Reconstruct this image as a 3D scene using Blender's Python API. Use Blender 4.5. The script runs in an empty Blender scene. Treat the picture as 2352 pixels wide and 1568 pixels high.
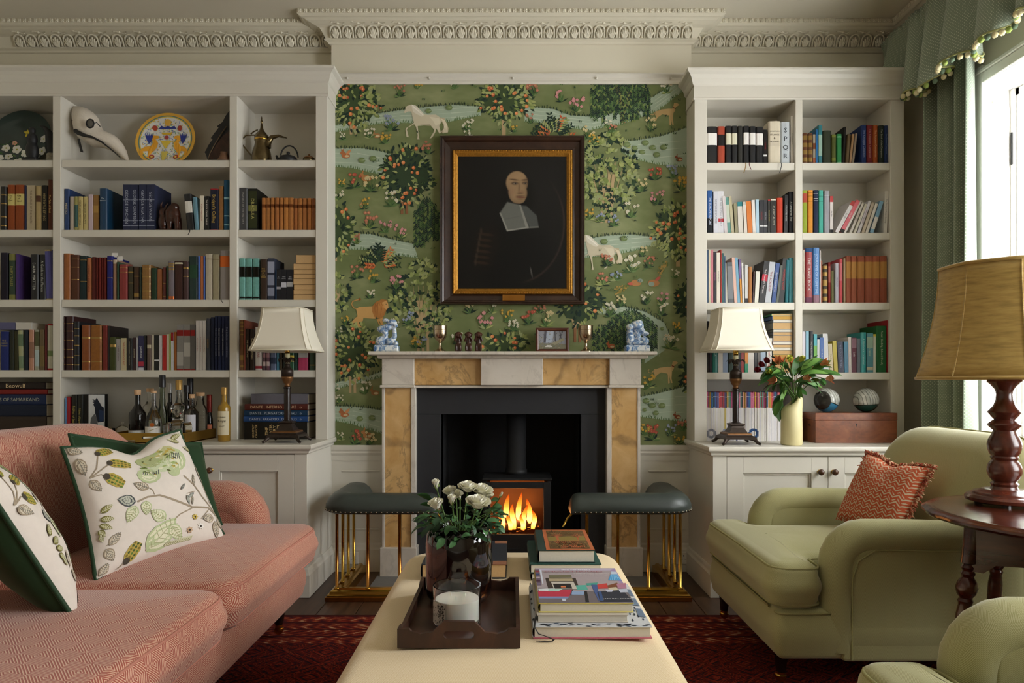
import bpy, math, random
import numpy as np
from mathutils import Vector, Matrix
random.seed(7)
SC = bpy.context.scene
COL = SC.collection
# ---------------------------------------------------------------- camera
F, HZ, ZC = 1568.0, 878.0, 1.10          # focal length in px (2352 wide), horizon row, eye height
cam_d = bpy.data.cameras.new('camera')
cam_d.sensor_width = 36.0
cam_d.lens = F / 2352.0 * 36.0
cam_d.shift_y = (HZ - 784.0) / 2352.0
cam_d.clip_start = 0.02
cam = bpy.data.objects.new('camera', cam_d)
COL.objects.link(cam)
cam.location = (0, 0, ZC)
cam.rotation_euler = (math.pi / 2, 0, 0)
SC.camera = cam
# ---------------------------------------------------------------- light
SC.view_settings.view_transform = 'Standard'
SC.view_settings.look = 'None'
SC.view_settings.gamma = 1.0
SC.view_settings.use_curve_mapping = False
SC.view_settings.exposure = 0.0
SKY = 17.0
w = bpy.data.worlds.new('overcast_sky')
SC.world = w
w.use_nodes = True
bg = w.node_tree.nodes['Background']
bg.inputs[0].default_value = (1.0, 0.985, 0.955, 1)
bg.inputs[1].default_value = SKY
XR, YW, YC, YB, YF = 2.35, 4.09, 3.986, 3.815, 3.50     # window wall, alcove wall, chimney face, bookcase front, base front
XL, YBACK, ZTOP = -3.15, -2.2, 3.20
WIN = [(2.4, 3.387), (.35, 1.75)]                     # seen window, then an unseen one added to light the seating: near, far edge
WZ0, WZ1 = 0.80, 2.582
XG = 2.57                                                # plane of the sashes
for i, (a, b) in enumerate(WIN):
 ld = bpy.data.lights.new('window_daylight', 'AREA')
 ld.shape = 'RECTANGLE'; ld.size = WZ1 - WZ0; ld.size_y = b - a - 0.1
 ld.cycles.is_portal = True
 lo = bpy.data.objects.new('window_daylight', ld)
 COL.objects.link(lo)
 lo.location = (XG + 0.12, (a + b) / 2, (WZ0 + WZ1) / 2)
 lo.rotation_euler = (0, math.pi / 2, 0)

# ---------------------------------------------------------------- helpers
def X(x, Y): return (x - 1176.0) / F * Y
def Z(y, Y): return ZC + (HZ - y) / F * Y
def P(x, y, Y): return Vector((X(x, Y), Y, Z(y, Y)))
def lin1(c): return c / 12.92 if c <= 0.04045 else ((c + 0.055) / 1.055) ** 2.4
def hx(h, k=1.0):
 h = h.lstrip('#')
 return tuple(min(0.92, lin1(int(h[i:i + 2], 16) / 255.0) * k) for i in (0, 2, 4))
OFF = {}
class MB:
 def __init__(s): s.v = []; s.f = []; s.c = []; s.col = None
 def add(s, vs, fs, col=None):
  n = len(s.v)
  s.v.extend([tuple(p) for p in vs])
  s.f.extend([tuple(i + n for i in f) for f in fs])
  c = col if col is not None else s.col
  if c is not None: s.c.extend([c] * len(fs))
  return s
 def box(s, x0, x1, y0, y1, z0, z1, b=0.0, col=None):
  if x0 > x1: x0, x1 = x1, x0
  if y0 > y1: y0, y1 = y1, y0
  if z0 > z1: z0, z1 = z1, z0
  if b <= 0:
   vs = [(x, y, z) for x in (x0, x1) for y in (y0, y1) for z in (z0, z1)]
   fs = [(0, 1, 3, 2), (4, 6, 7, 5), (0, 4, 5, 1), (2, 3, 7, 6), (0, 2, 6, 4), (1, 5, 7, 3)]
   return s.add(vs, fs, col)
  b = min(b, (x1 - x0) * .49, (y1 - y0) * .49, (z1 - z0) * .49)
  vs, idx = [], {}
  for i, (xa, xb) in enumerate(((x0, x0 + b), (x1, x1 - b))):
   for j, (ya, yb) in enumerate(((y0, y0 + b), (y1, y1 - b))):
    for k, (za, zb) in enumerate(((z0, z0 + b), (z1, z1 - b))):
     idx[i, j, k] = len(vs)
     vs += [(xa, yb, zb), (xb, ya, zb), (xb, yb, za)]
  def q(a, i, j, k): return idx[i, j, k] + a
  fs = []
  for i in (0, 1): fs.append([q(0, i, 0, 0), q(0, i, 1, 0), q(0, i, 1, 1), q(0, i, 0, 1)])
  for j in (0, 1): fs.append([q(1, 0, j, 0), q(1, 1, j, 0), q(1, 1, j, 1), q(1, 0, j, 1)])
  for k in (0, 1): fs.append([q(2, 0, 0, k), q(2, 1, 0, k), q(2, 1, 1, k), q(2, 0, 1, k)])
  for i in (0, 1):
   for j in (0, 1):
    fs.append([q(0, i, j, 0), q(0, i, j, 1), q(1, i, j, 1), q(1, i, j, 0)])
    fs.append([q(0, i, 0, j), q(0, i, 1, j), q(2, i, 1, j), q(2, i, 0, j)])
    fs.append([q(1, 0, i, j), q(1, 1, i, j), q(2, 1, i, j), q(2, 0, i, j)])
    for k in (0, 1): fs.append([q(0, i, j, k), q(1, i, j, k), q(2, i, j, k)])
  c = Vector(((x0 + x1) / 2, (y0 + y1) / 2, (z0 + z1) / 2))
  out = []
  for f in fs:
   p = [Vector(vs[i]) for i in f]
   n = (p[1] - p[0]).cross(p[2] - p[0])
   m = sum(p, Vector()) / len(p)
   out.append(f if n.dot(m - c) > 0 else f[::-1])
  return s.add(vs, out, col)
 def obox(s, c, size, rot, b=0.0, col=None):          # box turned by a 3x3/4x4 matrix about its centre
  m = MB(); m.box(-size[0] / 2, size[0] / 2, -size[1] / 2, size[1] / 2, -size[2] / 2, size[2] / 2, b)
  c = Vector(c); R = rot.to_3x3()
  return s.add([c + R @ Vector(v) for v in m.v], m.f, col)
 def tube(s, pts, r, n=8, col=None, cap=True, closed=False):
  pts = [Vector(p) for p in pts]; N = len(pts)
  rs = r if isinstance(r, (list, tuple)) else [r] * N
  vs, fs = [], []
  up = None
  for i in range(N):
   if closed: t = pts[(i + 1) % N] - pts[i - 1]
   else: t = pts[min(i + 1, N - 1)] - pts[max(i - 1, 0)]
   if t.length < 1e-9: t = Vector((0, 0, 1))
   t.normalize()
   if up is None:
    a = Vector((0, 0, 1)) if abs(t.z) < .9 else Vector((1, 0, 0))
    up = (a - t * a.dot(t)).normalized()
   else:
    up = up - t * up.dot(t)
    if up.length < 1e-6: up = t.orthogonal()
    up.normalize()
   sd = t.cross(up)
   for k in range(n):
    a = 2 * math.pi * k / n
    vs.append(pts[i] + (up * math.cos(a) + sd * math.sin(a)) * rs[i])
  M = N if closed else N - 1
  for i in range(M):
   j = (i + 1) % N
   for k in range(n):
    fs.append((i * n + k, j * n + k, j * n + (k + 1) % n, i * n + (k + 1) % n)[::-1])
  if cap and not closed:
   fs.append(tuple(range(n))); fs.append(tuple((N - 1) * n + k for k in range(n))[::-1])
  return s.add(vs, fs, col)
 def lathe(s, prof, c=(0, 0, 0), n=24, col=None, sx=1.0, sy=1.0, cols=None):
  vs, fs = [], []
  for (r, z) in prof:
   for k in range(n):
    a = 2 * math.pi * k / n
    vs.append((c[0] + r * sx * math.cos(a), c[1] + r * sy * math.sin(a), c[2] + z))
  cl = []
  for i in range(len(prof) - 1):
   for k in range(n):
    fs.append((i * n + k, i * n + (k + 1) % n, (i + 1) * n + (k + 1) % n, (i + 1) * n + k))
    cl.append(cols[i] if cols else col)
  if prof[0][0] > 1e-6: fs.append(tuple(range(n))[::-1]); cl.append(cols[0] if cols else col)
  if prof[-1][0] > 1e-6: fs.append(tuple((len(prof) - 1) * n + k for k in range(n))); cl.append(cols[-1] if cols else col)
  nn = len(s.v)
  s.v.extend(vs); s.f.extend([tuple(i + nn for i in f) for f in fs])
  if cols or col or s.col: s.c.extend([c_ if c_ is not None else s.col for c_ in cl])
  return s
 def ell(s, c, r, nu=12, nv=8, col=None, rot=None):
  vs, fs = [], []
  c = Vector(c)
  for i in range(nv + 1):
   b = math.pi * i / nv - math.pi / 2
   for k in range(nu):
    a = 2 * math.pi * k / nu
    p = Vector((r[0] * math.cos(b) * math.cos(a), r[1] * math.cos(b) * math.sin(a), r[2] * math.sin(b)))
    if rot: p = rot.to_3x3() @ p
    vs.append(c + p)
  for i in range(nv):
   for k in range(nu):
    fs.append((i * nu + k, i * nu + (k + 1) % nu, (i + 1) * nu + (k + 1) % nu, (i + 1) * nu + k))
  return s.add(vs, fs, col)
 def prism(s, pts, d, col=None, ends=True):            # planar 3-D outline pushed along vector d
  pts = [Vector(p) for p in pts]; n = len(pts); d = Vector(d)
  fs = [(i, (i + 1) % n, n + (i + 1) % n, n + i) for i in range(n)]
  if ends: fs += [tuple(range(n))[::-1], tuple(range(n, 2 * n))]
  nrm = sum(((pts[i]).cross(pts[(i + 1) % n]) for i in range(n)), Vector())
  if nrm.dot(d) < 0: fs = [f[::-1] for f in fs]
  return s.add(pts + [p + d for p in pts], fs, col)
 def grid(s, fn, nu, nv, col=None, flip=False, closeu=False):
  vs = [fn(i / nu, j / nv) for j in range(nv + 1) for i in range(nu + (0 if closeu else 1))]
  W = nu if closeu else nu + 1
  fs = []
  for j in range(nv):
   for i in range(nu):
    a, b = j * W + i, j * W + (i + 1) % W
    f = (a, b, b + W, a + W)
    fs.append(f[::-1] if flip else f)
  return s.add(vs, fs, col)
 def xf(s, M, start=0):
  s.v = s.v[:start] + [tuple(M @ Vector(v)) for v in s.v[start:]]
  return s
 def build(s, name, mat, parent=None, smooth=False, ang=None, uv=0, local=False):
  me = bpy.data.meshes.new(name)
  o_ = Vector((0, 0, 0)) if (parent is None or local) else OFF.get(parent.name, Vector((0, 0, 0)))
  vs = np.array([tuple(v) for v in s.v], dtype=np.float64).reshape(-1, 3) - np.array(o_)
  me.from_pydata(vs.tolist(), [], s.f)
  if s.c and len(s.c) == len(s.f):
   at = me.attributes.new('Col', 'FLOAT_COLOR', 'CORNER')
   tot = np.array([len(f) for f in s.f])
   cc = np.ones((len(s.f), 4)); cc[:, :3] = np.array([c[:3] for c in s.c])
   at.data.foreach_set('color', np.repeat(cc, tot, axis=0).ravel().astype(np.float32))
  if smooth:
   me.shade_smooth()
   if ang: me.set_sharp_from_angle(angle=math.radians(ang))
  if uv: box_uv(me, uv, np.array(o_))
  me.materials.append(mat)
  o = bpy.data.objects.new(name, me)
  COL.objects.link(o)
  if parent is not None:
   o.parent = parent
   OFF[o.name] = OFF.get(parent.name, Vector((0, 0, 0)))
  return o
def box_uv(me, scale, off):
 nl = len(me.loops)
 vi = np.zeros(nl, dtype=np.int32); me.loops.foreach_get('vertex_index', vi)
 co = np.zeros(len(me.vertices) * 3); me.vertices.foreach_get('co', co); co = co.reshape(-1, 3) + off
 nr = np.zeros(len(me.polygons) * 3); me.polygons.foreach_get('normal', nr); nr = np.abs(nr.reshape(-1, 3))
 lt = np.zeros(len(me.polygons), dtype=np.int32); me.polygons.foreach_get('loop_total', lt)
 ax = np.repeat(np.argmax(nr * np.array([1, 1, 1.05]), axis=1), lt)
 p = co[vi]
 u = np.where(ax == 0, p[:, 1], p[:, 0]); v = np.where(ax == 2, p[:, 1], p[:, 2])
 uvl = me.uv_layers.new(name='UVMap')
 uvl.data.foreach_set('uv', np.stack([u * scale, v * scale], 1).ravel().astype(np.float32))
def tag(o, label=None, cat=None, group=None, kind=None):
 if label: o['label'] = label
 if cat: o['category'] = cat
 if group: o['group'] = group
 if kind: o['kind'] = kind
 return o
def thing(name, label, cat, loc=(0, 0, 0), group=None, rot=None, local=False):
 o = bpy.data.objects.new(name, None)
 o.empty_display_size = 0.05
 COL.objects.link(o)
 o.location = loc
 if rot is not None: o.rotation_euler = rot
 OFF[o.name] = Vector((0, 0, 0)) if (local or rot is not None) else Vector(loc)
 return tag(o, label, cat, group)
def copy_tree(o, parent=None):
 c = o.copy(); COL.objects.link(c)
 OFF[c.name] = OFF.get(o.name, Vector((0, 0, 0)))
 if parent is not None: c.parent = parent
 for ch in o.children: copy_tree(ch, c)
 return c
def place(me, name, parent, M=None, mat=None):            # another object on shared mesh data
 o = bpy.data.objects.new(name, me); COL.objects.link(o)
 if parent is not None: o.parent = parent
 if M is not None: o.matrix_local = M
 return o
def sweep(path, prof, closed=False):
 """mitred moulding: path in plan (room on its right hand), prof = (out, z) pairs"""
 n = len(path); vs = []
 for i in range(n):
  def nrm(a, b):
   d = Vector((b[0] - a[0], b[1] - a[1])).normalized(); return Vector((d.y, -d.x))
  if 0 < i < n - 1 or closed:
   n1, n2 = nrm(path[i - 1], path[i]), nrm(path[i], path[(i + 1) % n])
   m = (n1 + n2) / (1 + n1.dot(n2))
  elif i == 0: m = nrm(path[0], path[1])
  else: m = nrm(path[-2], path[-1])
  for (o, z) in prof: vs.append((path[i][0] + m.x * o, path[i][1] + m.y * o, z))
 k = len(prof); fs = []
 for i in range(n if closed else n - 1):
  j = (i + 1) % n
  for a in range(k - 1): fs.append((i * k + a, i * k + a + 1, j * k + a + 1, j * k + a))
 if not closed: fs += [tuple(range(k)), tuple((n - 1) * k + a for a in range(k))[::-1]]
 m = MB(); m.add(vs, fs); return m
_TX = {}
def text2d(t):
 """letters as flat polygons: (verts, faces, width), cap height about 0.7"""
 if t not in _TX:
  cu = bpy.data.curves.new('lettering', 'FONT'); cu.body = t; cu.resolution_u = 2
  ob = bpy.data.objects.new('lettering', cu)
  me = ob.to_mesh()
  v = [(p.co.x, p.co.y) for p in me.vertices]; f = [tuple(q.vertices) for q in me.polygons]
  ob.to_mesh_clear(); bpy.data.objects.remove(ob); bpy.data.curves.remove(cu)
  _TX[t] = (v, f, max([p[0] for p in v] or [0.1]))
 return _TX[t]
def put_text(mb, t, o, ux, uy, length=None, size=None, col=None, center=True):
 """write t along ux from/around o; uy = up of the letters"""
 v, f, wd = text2d(t)
 if not v: return
 s = size if size else length / wd
 if length and size and s * wd > length: s = length / wd
 o, ux, uy = Vector(o), Vector(ux), Vector(uy)
 cx = wd / 2 if center else 0
 mb.add([o + ux * ((a - cx) * s) + uy * ((b - 0.33) * s) for a, b in v], f, col)
def ngon(cx, cy, rx, ry, n=12, a0=0.0): return [(cx + rx * math.cos(a0 + 2 * math.pi * i / n), cy + ry * math.sin(a0 + 2 * math.pi * i / n)) for i in range(n)]
class Flat:
 """flat print: 2-D polygons mapped by fn(u, v, lift) -> 3-D, each a hair above the one before"""
 def __init__(s, fn, step=1.2e-5): s.m = MB(); s.fn = fn; s.k = 0; s.step = step
 def poly(s, pts, col):
  s.k += 1
  vs = [s.fn(a, b, s.k * s.step) for a, b in pts]
  n = len(vs)
  s.m.add(vs, [tuple(range(n))], col)
 def line(s, pts, wd, col, taper=False):
  n = len(pts); L, R = [], []
  for i in range(n):
   a, b = pts[max(i - 1, 0)], pts[min(i + 1, n - 1)]
   dx, dy = b[0] - a[0], b[1] - a[1]; l = math.hypot(dx, dy) or 1
   h = wd / 2 * ((1 - .85 * i / (n - 1)) if taper else 1)
   L.append((pts[i][0] - dy / l * h, pts[i][1] + dx / l * h)); R.append((pts[i][0] + dy / l * h, pts[i][1] - dx / l * h))
  for i in range(n - 1): s.poly([L[i], L[i + 1], R[i + 1], R[i]], col)
 def leaf(s, x, y, l, wd, a, col, bend=0.0):
  c, sn = math.cos(a), math.sin(a)
  pts = [(0, 0), (.3, .42), (.62, .4), (1, 0), (.62, -.4), (.3, -.42)]
  s.poly([(x + (p * l) * c - (q * wd) * sn, y + (p * l) * sn + (q * wd) * c) for p, q in pts], col)
 def disc(s, x, y, r, col, n=8, ry=None): s.poly(ngon(x, y, r, ry or r, n), col)
# ---------------------------------------------------------------- materials
class NT:
 def __init__(s, name):
  s.mat = bpy.data.materials.new(name); s.mat.use_nodes = True
  s.t = s.mat.node_tree; s.t.nodes.clear()
  s.out = s.t.nodes.new('ShaderNodeOutputMaterial')
 def n(s, typ, props=None, **ins):
  nd = s.t.nodes.new('ShaderNode' + typ)
  for k, v in (props or {}).items(): setattr(nd, k, v)
  for k, v in ins.items():
   key = int(k[1:]) if k[0] == '_' and k[1:].isdigit() else k.replace('_', ' ')
   s.set(nd.inputs[key], v)
  return nd
 def set(s, sock, v):
  if isinstance(v, bpy.types.NodeSocket): s.t.links.new(v, sock)
  elif isinstance(v, bpy.types.Node): s.t.links.new(v.outputs[0], sock)
  else:
   if isinstance(v, (tuple, list)) and sock.type == 'RGBA' and len(v) == 3: v = (*v, 1)
   sock.default_value = v
 def math(s, op, a, b=0.0, c=0.0): return s.n('Math', {'operation': op}, _0=a, _1=b, _2=c).outputs[0]
 def coord(s, kind='Object'): return s.n('TexCoord').outputs[kind]
 def map(s, v, scale=(1, 1, 1), rot=(0, 0, 0), loc=(0, 0, 0)): return s.n('Mapping', None, Vector=v, Scale=scale, Rotation=rot, Location=loc).outputs[0]
 def noise(s, v, scale, detail=3, rough=.55, dist=0.0): return s.n('TexNoise', None, Vector=v, Scale=scale, Detail=detail, Roughness=rough, Distortion=dist)
 def ramp(s, f, stops, interp='LINEAR'):
  r = s.t.nodes.new('ShaderNodeValToRGB'); e = r.color_ramp; e.interpolation = interp
  while len(e.elements) < len(stops): e.elements.new(0.5)
  for el, (p, c) in zip(e.elements, stops):
   el.position = p; el.color = (*c, 1) if not isinstance(c, (int, float)) else (c, c, c, 1)
  s.set(r.inputs[0], f); return r.outputs[0]
 def mix(s, f, a, b, mode='MIX'):
  m = s.t.nodes.new('ShaderNodeMix'); m.data_type = 'RGBA'; m.blend_type = mode
  s.set(m.inputs[0], f); s.set(m.inputs[6], a); s.set(m.inputs[7], b); return m.outputs[2]
 def bump(s, h, strength=.3, dist=.002): return s.n('Bump', None, Height=h, Strength=strength, Distance=dist).outputs[0]
 def bsdf(s, col, rough=.5, metal=0.0, normal=None, spec=.5, **kw):
  b = s.n('BsdfPrincipled')
  s.set(b.inputs['Base Color'], col); s.set(b.inputs['Roughness'], rough); s.set(b.inputs['Metallic'], metal)
  s.set(b.inputs['Specular IOR Level'], spec)
  if normal is not None: s.set(b.inputs['Normal'], normal)
  for k, v in kw.items(): s.set(b.inputs[k.replace('_', ' ')], v)
  s.t.links.new(b.outputs[0], s.out.inputs[0]); return s.mat
 def sep(s, v):
  q = s.n('SeparateXYZ', None, Vector=v); return q.outputs[0], q.outputs[1], q.outputs[2]
def plain(name, h, rough=.5, metal=0.0, var=.08, vs=14.0, bump=0.0, bs=60.0, spec=.5, k=1.0, **kw):
 t = NT(name); c = hx(h, k)
 co = t.coord()
 nz = t.noise(co, vs, 3).outputs[0]
 col = t.mix(nz, tuple(x * (1 - var) for x in c), tuple(min(.95, x * (1 + var)) for x in c))
 nm = t.bump(t.noise(co, bs, 3).outputs[0], bump, .003) if bump else None
 return t.bsdf(col, rough, metal, nm, spec, **kw)
def colmat(name, rough=.6, spec=.3, var=.12, vs=60.0, bump=0.0, bs=300.0, metal=0.0, **kw):
 t = NT(name); co = t.coord()
 a = t.n('Attribute', {'attribute_name': 'Col'}).outputs[0]
 nz = t.math('MULTIPLY_ADD', t.noise(co, vs, 3).outputs[0], 2 * var, 1 - var)
 col = t.mix(1.0, a, nz, 'MULTIPLY')
 nm = t.bump(t.noise(co, bs, 2).outputs[0], bump, .002) if bump else None
 return t.bsdf(col, rough, metal, nm, spec, **kw)
M = {}
M['paint'] = plain('white_paint', '#d7d2c6', .42, var=.015, vs=3, bump=.03, bs=90)
M['plaster'] = plain('stone_plaster_paint', '#dad3bf', .75, var=.02, vs=4, bump=.03, bs=60)
M['ceil'] = plain('ceiling_paint', '#d3ccba', .8, var=.02, vs=3)
M['sash'] = plain('sash_paint', '#e9e7e2', .35, var=.01)
M['print'] = colmat('printed_ink', .65, .25, .05, 30)
M['cloth'] = colmat('book_cloth', .62, .3, .14, 45, .15, 500)
M['jacket'] = colmat('book_jacket', .35, .4, .05, 20)
M['leather_b'] = colmat('book_leather', .45, .4, .3, 70, .2, 260)
M['foil'] = colmat('gold_foil', .35, .5, .1, 40, metal=.75)
M['ceramic'] = colmat('glazed_ceramic', .15, .5, .06, 25)
t = NT('page_edges'); co = t.coord()
M['pages'] = t.bsdf(t.mix(t.noise(t.map(co, (3, 3, 900)), 1.0, 2).outputs[0], hx('#a99d86'), hx('#efe8d9')), .8)
M['pages_v'] = plain('page_tops', '#cdbf9f', .85, var=.2, vs=200)
# wallpaper ground
t = NT('wallpaper_ground'); co = t.coord()
n1 = t.noise(t.map(co, (1, 1, 1.7)), 2.2, 4, .6).outputs[0]; n2 = t.noise(t.map(co, (1.0, 1, 2.5)), 14, 3).outputs[0]
c = t.ramp(n1, [(.25, hx('#616c42')), (.45, hx('#727c50')), (.58, hx('#838a5f')), (.75, hx('#9c9f76'))])
M['wallpaper'] = t.bsdf(t.mix(t.math('MULTIPLY', n2, .45), c, hx('#646d45')), .7, spec=.2)
# marbles
def marble(name, base, mid, vein, vscale, amt):
 t = NT(name); co = t.coord()
 big = t.noise(t.map(co, (1, 1, 1)), 5.5, 5, .6, .6)
 w_ = t.n('TexWave', {'wave_type': 'BANDS', 'bands_direction': 'DIAGONAL'}, Vector=co, Scale=vscale, Distortion=16.0, Detail=4.0, Detail_Scale=1.3)
 c = t.ramp(big.outputs[0], [(.3, mid), (.62, base)])
 v = t.ramp(w_.outputs[1], [(.0, 1.0), (.05, 0.25), (.12, 0.0)])
 fine = t.noise(co, 34, 5, .7).outputs[0]
 v = t.math('MULTIPLY', v, t.math('MULTIPLY', fine, amt))
 rd = t.math('ABSOLUTE', t.math('SUBTRACT', t.noise(t.map(co, (1, 1, .6), (0, .5, 0)), 4.0, 6, .65, .9).outputs[0], .5))
 v = t.math('MAXIMUM', v, t.math('MULTIPLY', t.ramp(rd, [(.0, 1.0), (.012, .5), (.03, 0.0)]), t.math('MULTIPLY', big.outputs[0], amt)))
 c = t.mix(t.math('MULTIPLY', t.noise(co, 16, 5, .7).outputs[0], .6), c, mid)
 return t.bsdf(t.mix(v, c, vein), .3, spec=.45)
M['marble'] = marble('white_marble', hx('#ddd5c9'), hx('#d2c9bd'), hx('#968c80'), .7, .5)
M['siena'] = marble('siena_marble', hx('#e3bf88'), hx('#c29556'), hx('#6a5238'), .9, .9)
M['slate'] = plain('honed_slate', '#2e2f33', .55, var=.12, vs=8, spec=.35)
M['iron'] = plain('black_iron', '#1b1b1d', .55, .1, var=.2, vs=20, bump=.1, bs=200)
M['flue_in'] = plain('sooty_recess', '#1c1c1e', .8, var=.25, vs=6)
M['hearth'] = plain('hearth_stone', '#7c7a78', .6, var=.2, vs=9)
M['brass'] = plain('polished_brass', '#c9a04a', .22, 1.0, var=.12, vs=18)
M['copper'] = plain('coppery_brass', '#b9813f', .25, 1.0, var=.2, vs=12)
M['olive_brass'] = plain('brushed_brass_tray', '#b08a3c', .38, .9, var=.1, vs=12)
M['silver'] = plain('tarnished_silver', '#b9a58c', .2, 1.0, var=.2, vs=22)
M['bronze'] = plain('dark_bronze', '#3a2f28', .38, .55, var=.4, vs=50, bump=.4, bs=160)
M['bronze_gilt'] = plain('gilt_bronze', '#7a5430', .4, .6, var=.4, vs=60, bump=.4, bs=160)
M['gold_frame'] = plain('gilt_wood', '#b07c2c', .35, .7, var=.5, vs=90, bump=.8, bs=220)
M['leather'] = plain('dark_green_leather', '#3c433f', .38, var=.16, vs=12, bump=.12, bs=220, spec=.45)
M['nail'] = plain('brass_nail_heads', '#8d8576', .25, 1.0)
M['cream_shade'] = plain('cream_silk_shade', '#eae3d2', .75, var=.02, vs=6, spec=.2)
M['shade_trim'] = plain('cream_shade_trim', '#e4dcc6', .7)
t = NT('ochre_silk'); co = t.coord()
sl = t.noise(t.map(co, (16, 16, 110), (0, .5, .3)), 1.0, 4, .6).outputs[0]
M['silk'] = t.bsdf(t.ramp(sl, [(.3, hx('#9c7f3e')), (.5, hx('#b8964e')), (.75, hx('#c8a962'))]), .5, normal=t.bump(sl, .25, .002), Sheen_Weight=.3)
def wood(name, a, b, c_, rough=.35, sc=(1, 1, 1), bump=.1, coat=0.0):
 t = NT(name); co = t.map(t.coord(), sc)
 g = t.noise(co, 1.0, 6, .65, 1.2).outputs[0]; g2 = t.noise(co, 5.0, 4, .6).outputs[0]
 f = t.math('ADD', t.math('MULTIPLY', g, .75), t.math('MULTIPLY', g2, .25))
 return t.bsdf(t.ramp(f, [(.3, a), (.5, b), (.7, c_)]), rough, normal=t.bump(g2, bump, .002), Coat_Weight=coat, Coat_Roughness=.15)
M['mahog'] = wood('mahogany', hx('#2a110b'), hx('#451d12'), hx('#5c2a1a'), .18, (3, 3, 14), .05, .3)
M['lampwood'] = wood('turned_mahogany', hx('#3a180e'), hx('#57271a'), hx('#6d3622'), .26, (12, 12, 3), .05, .4)
M['traywood'] = wood('tray_oak', hx('#2a1810'), hx('#412619'), hx('#573423'), .42, (9, 3, 3), .15)
M['framewood'] = wood('portrait_frame_wood', hx('#21140e'), hx('#321f15'), hx('#432c1e'), .33, (6, 6, 6), .1)
M['boxwood'] = wood('burr_walnut_box', hx('#5f301b'), hx('#874b2c'), hx('#a3643c'), .35, (6, 9, 9), .08, .2)
M['ebony'] = wood('dark_carved_wood', hx('#1c0f0a'), hx('#3a1d12'), hx('#5a3020'), .28, (20, 20, 20), .1)
M['legwood'] = plain('dark_leg_wood', '#1d110d', .22, var=.3, vs=20)
M['kneb'] = plain('dark_knob_wood', '#4a2d1c', .3, var=.3, vs=40)
t = NT('floor_boards'); co = t.coord(); oi = t.n('ObjectInfo').outputs['Random']
g = t.noise(t.map(co, (26, 1.6, 1)), 1.0, 6, .65, .8).outputs[0]
c = t.ramp(g, [(.3, hx('#2c1d14')), (.52, hx('#4a3222')), (.75, hx('#60432e'))])
c = t.mix(t.math('MULTIPLY', oi, .35), c, hx('#35241a'))
M['floor'] = t.bsdf(c, .38, normal=t.bump(g, .15, .002))
M['sub'] = plain('floor_gaps', '#17100c', .9)
# woven fabrics (UV in metres)
def uvc(t): return t.n('UVMap').outputs[0]
t = NT('sofa_weave'); u, v, _ = t.sep(uvc(t))
def fold(t, a, per): return t.math('ABSOLUTE', t.math('SUBTRACT', t.math('FRACT', t.math('DIVIDE', a, per)), .5))
du = fold(t, u, .078); dv = fold(t, v, .086)
d = t.math('ADD', du, dv)
st = t.math('SINE', t.math('MULTIPLY', d, 2 * math.pi * 11.0))
grain = t.noise(t.map(uvc(t), (900, 900, 1)), 1.0, 1).outputs[0]
ff = t.math('ADD', st, t.math('MULTIPLY', t.math('SUBTRACT', grain, .5), 1.6))
c = t.ramp(t.math('MULTIPLY_ADD', ff, .5, .5), [(.36, hx('#a05242')), (.62, hx('#b26e5b')), (.86, hx('#d6b096'))])
M['sofa'] = t.bsdf(c, .85, normal=t.bump(ff, .25, .0012), spec=.15, Sheen_Weight=.25)
t = NT('sofa_piping'); u, v, _ = t.sep(uvc(t))
M['sofa_pipe'] = plain('sofa_piping_cord', '#b57a69', .85, var=.25, vs=120, spec=.15)
def herring(name, a, b, per, k):
 t = NT(name); u, v, _ = t.sep(uvc(t))
 zz = t.math('MULTIPLY', fold(t, u, per), per * 1.3)
 st = t.math('SINE', t.math('MULTIPLY', t.math('ADD', v, zz), 2 * math.pi / k))
 g = t.noise(t.map(uvc(t), (700, 700, 1)), 1.0, 1).outputs[0]
 f = t.math('MULTIPLY_ADD', t.math('ADD', st, t.math('MULTIPLY', t.math('SUBTRACT', g, .5), 2.2)), .3, .5)
 return t.bsdf(t.ramp(f, [(.2, a), (.8, b)]), .85, normal=t.bump(f, .2, .001), spec=.15, Sheen_Weight=.35, Sheen_Roughness=.4)
M['chair'] = herring('green_herringbone', hx('#949060'), hx('#b9b48a'), .05, .0045)
M['chair_pipe'] = plain('green_piping', '#9a9568', .8, var=.15, vs=150, spec=.15)
M['ottoman'] = herring('ochre_weave', hx('#dfc393'), hx('#f2dfbc'), .012, .0065)
M['velvet'] = plain('green_velvet', '#233b24', .6, var=.25, vs=7, spec=.2, Sheen_Weight=.5, Sheen_Roughness=.3, Sheen_Tint=(.5, .6, .45, 1))
M['linen'] = plain('pale_linen', '#d8cdc2', .85, var=.05, vs=60, bump=.1, bs=500, spec=.15)
M['thread'] = colmat('embroidery_thread', .7, .2, .2, 300, .3, 700)
t = NT('orange_zigzag'); u, v, _ = t.sep(uvc(t))
zz = t.math('ADD', v, t.math('MULTIPLY', fold(t, u, .042), .036))
ba = t.math('FRACT', t.math('DIVIDE', zz, .034))
b1 = t.math('LESS_THAN', t.math('ABSOLUTE', t.math('SUBTRACT', ba, .3)), .11)
dash = t.math('GREATER_THAN', t.math('FRACT', t.math('DIVIDE', t.math('ADD', u, zz), .021)), .45)
b2 = t.math('MULTIPLY', t.math('LESS_THAN', t.math('ABSOLUTE', t.math('SUBTRACT', ba, .75)), .1), dash)
g = t.noise(t.map(uvc(t), (500, 500, 1)), 1.0, 2).outputs[0]
c = t.mix(t.math('MAXIMUM', b1, b2), t.mix(g, hx('#a8452a'), hx('#c86440')), hx('#cbb89d'))
M['zigzag'] = t.bsdf(c, .85, spec=.15)
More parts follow.
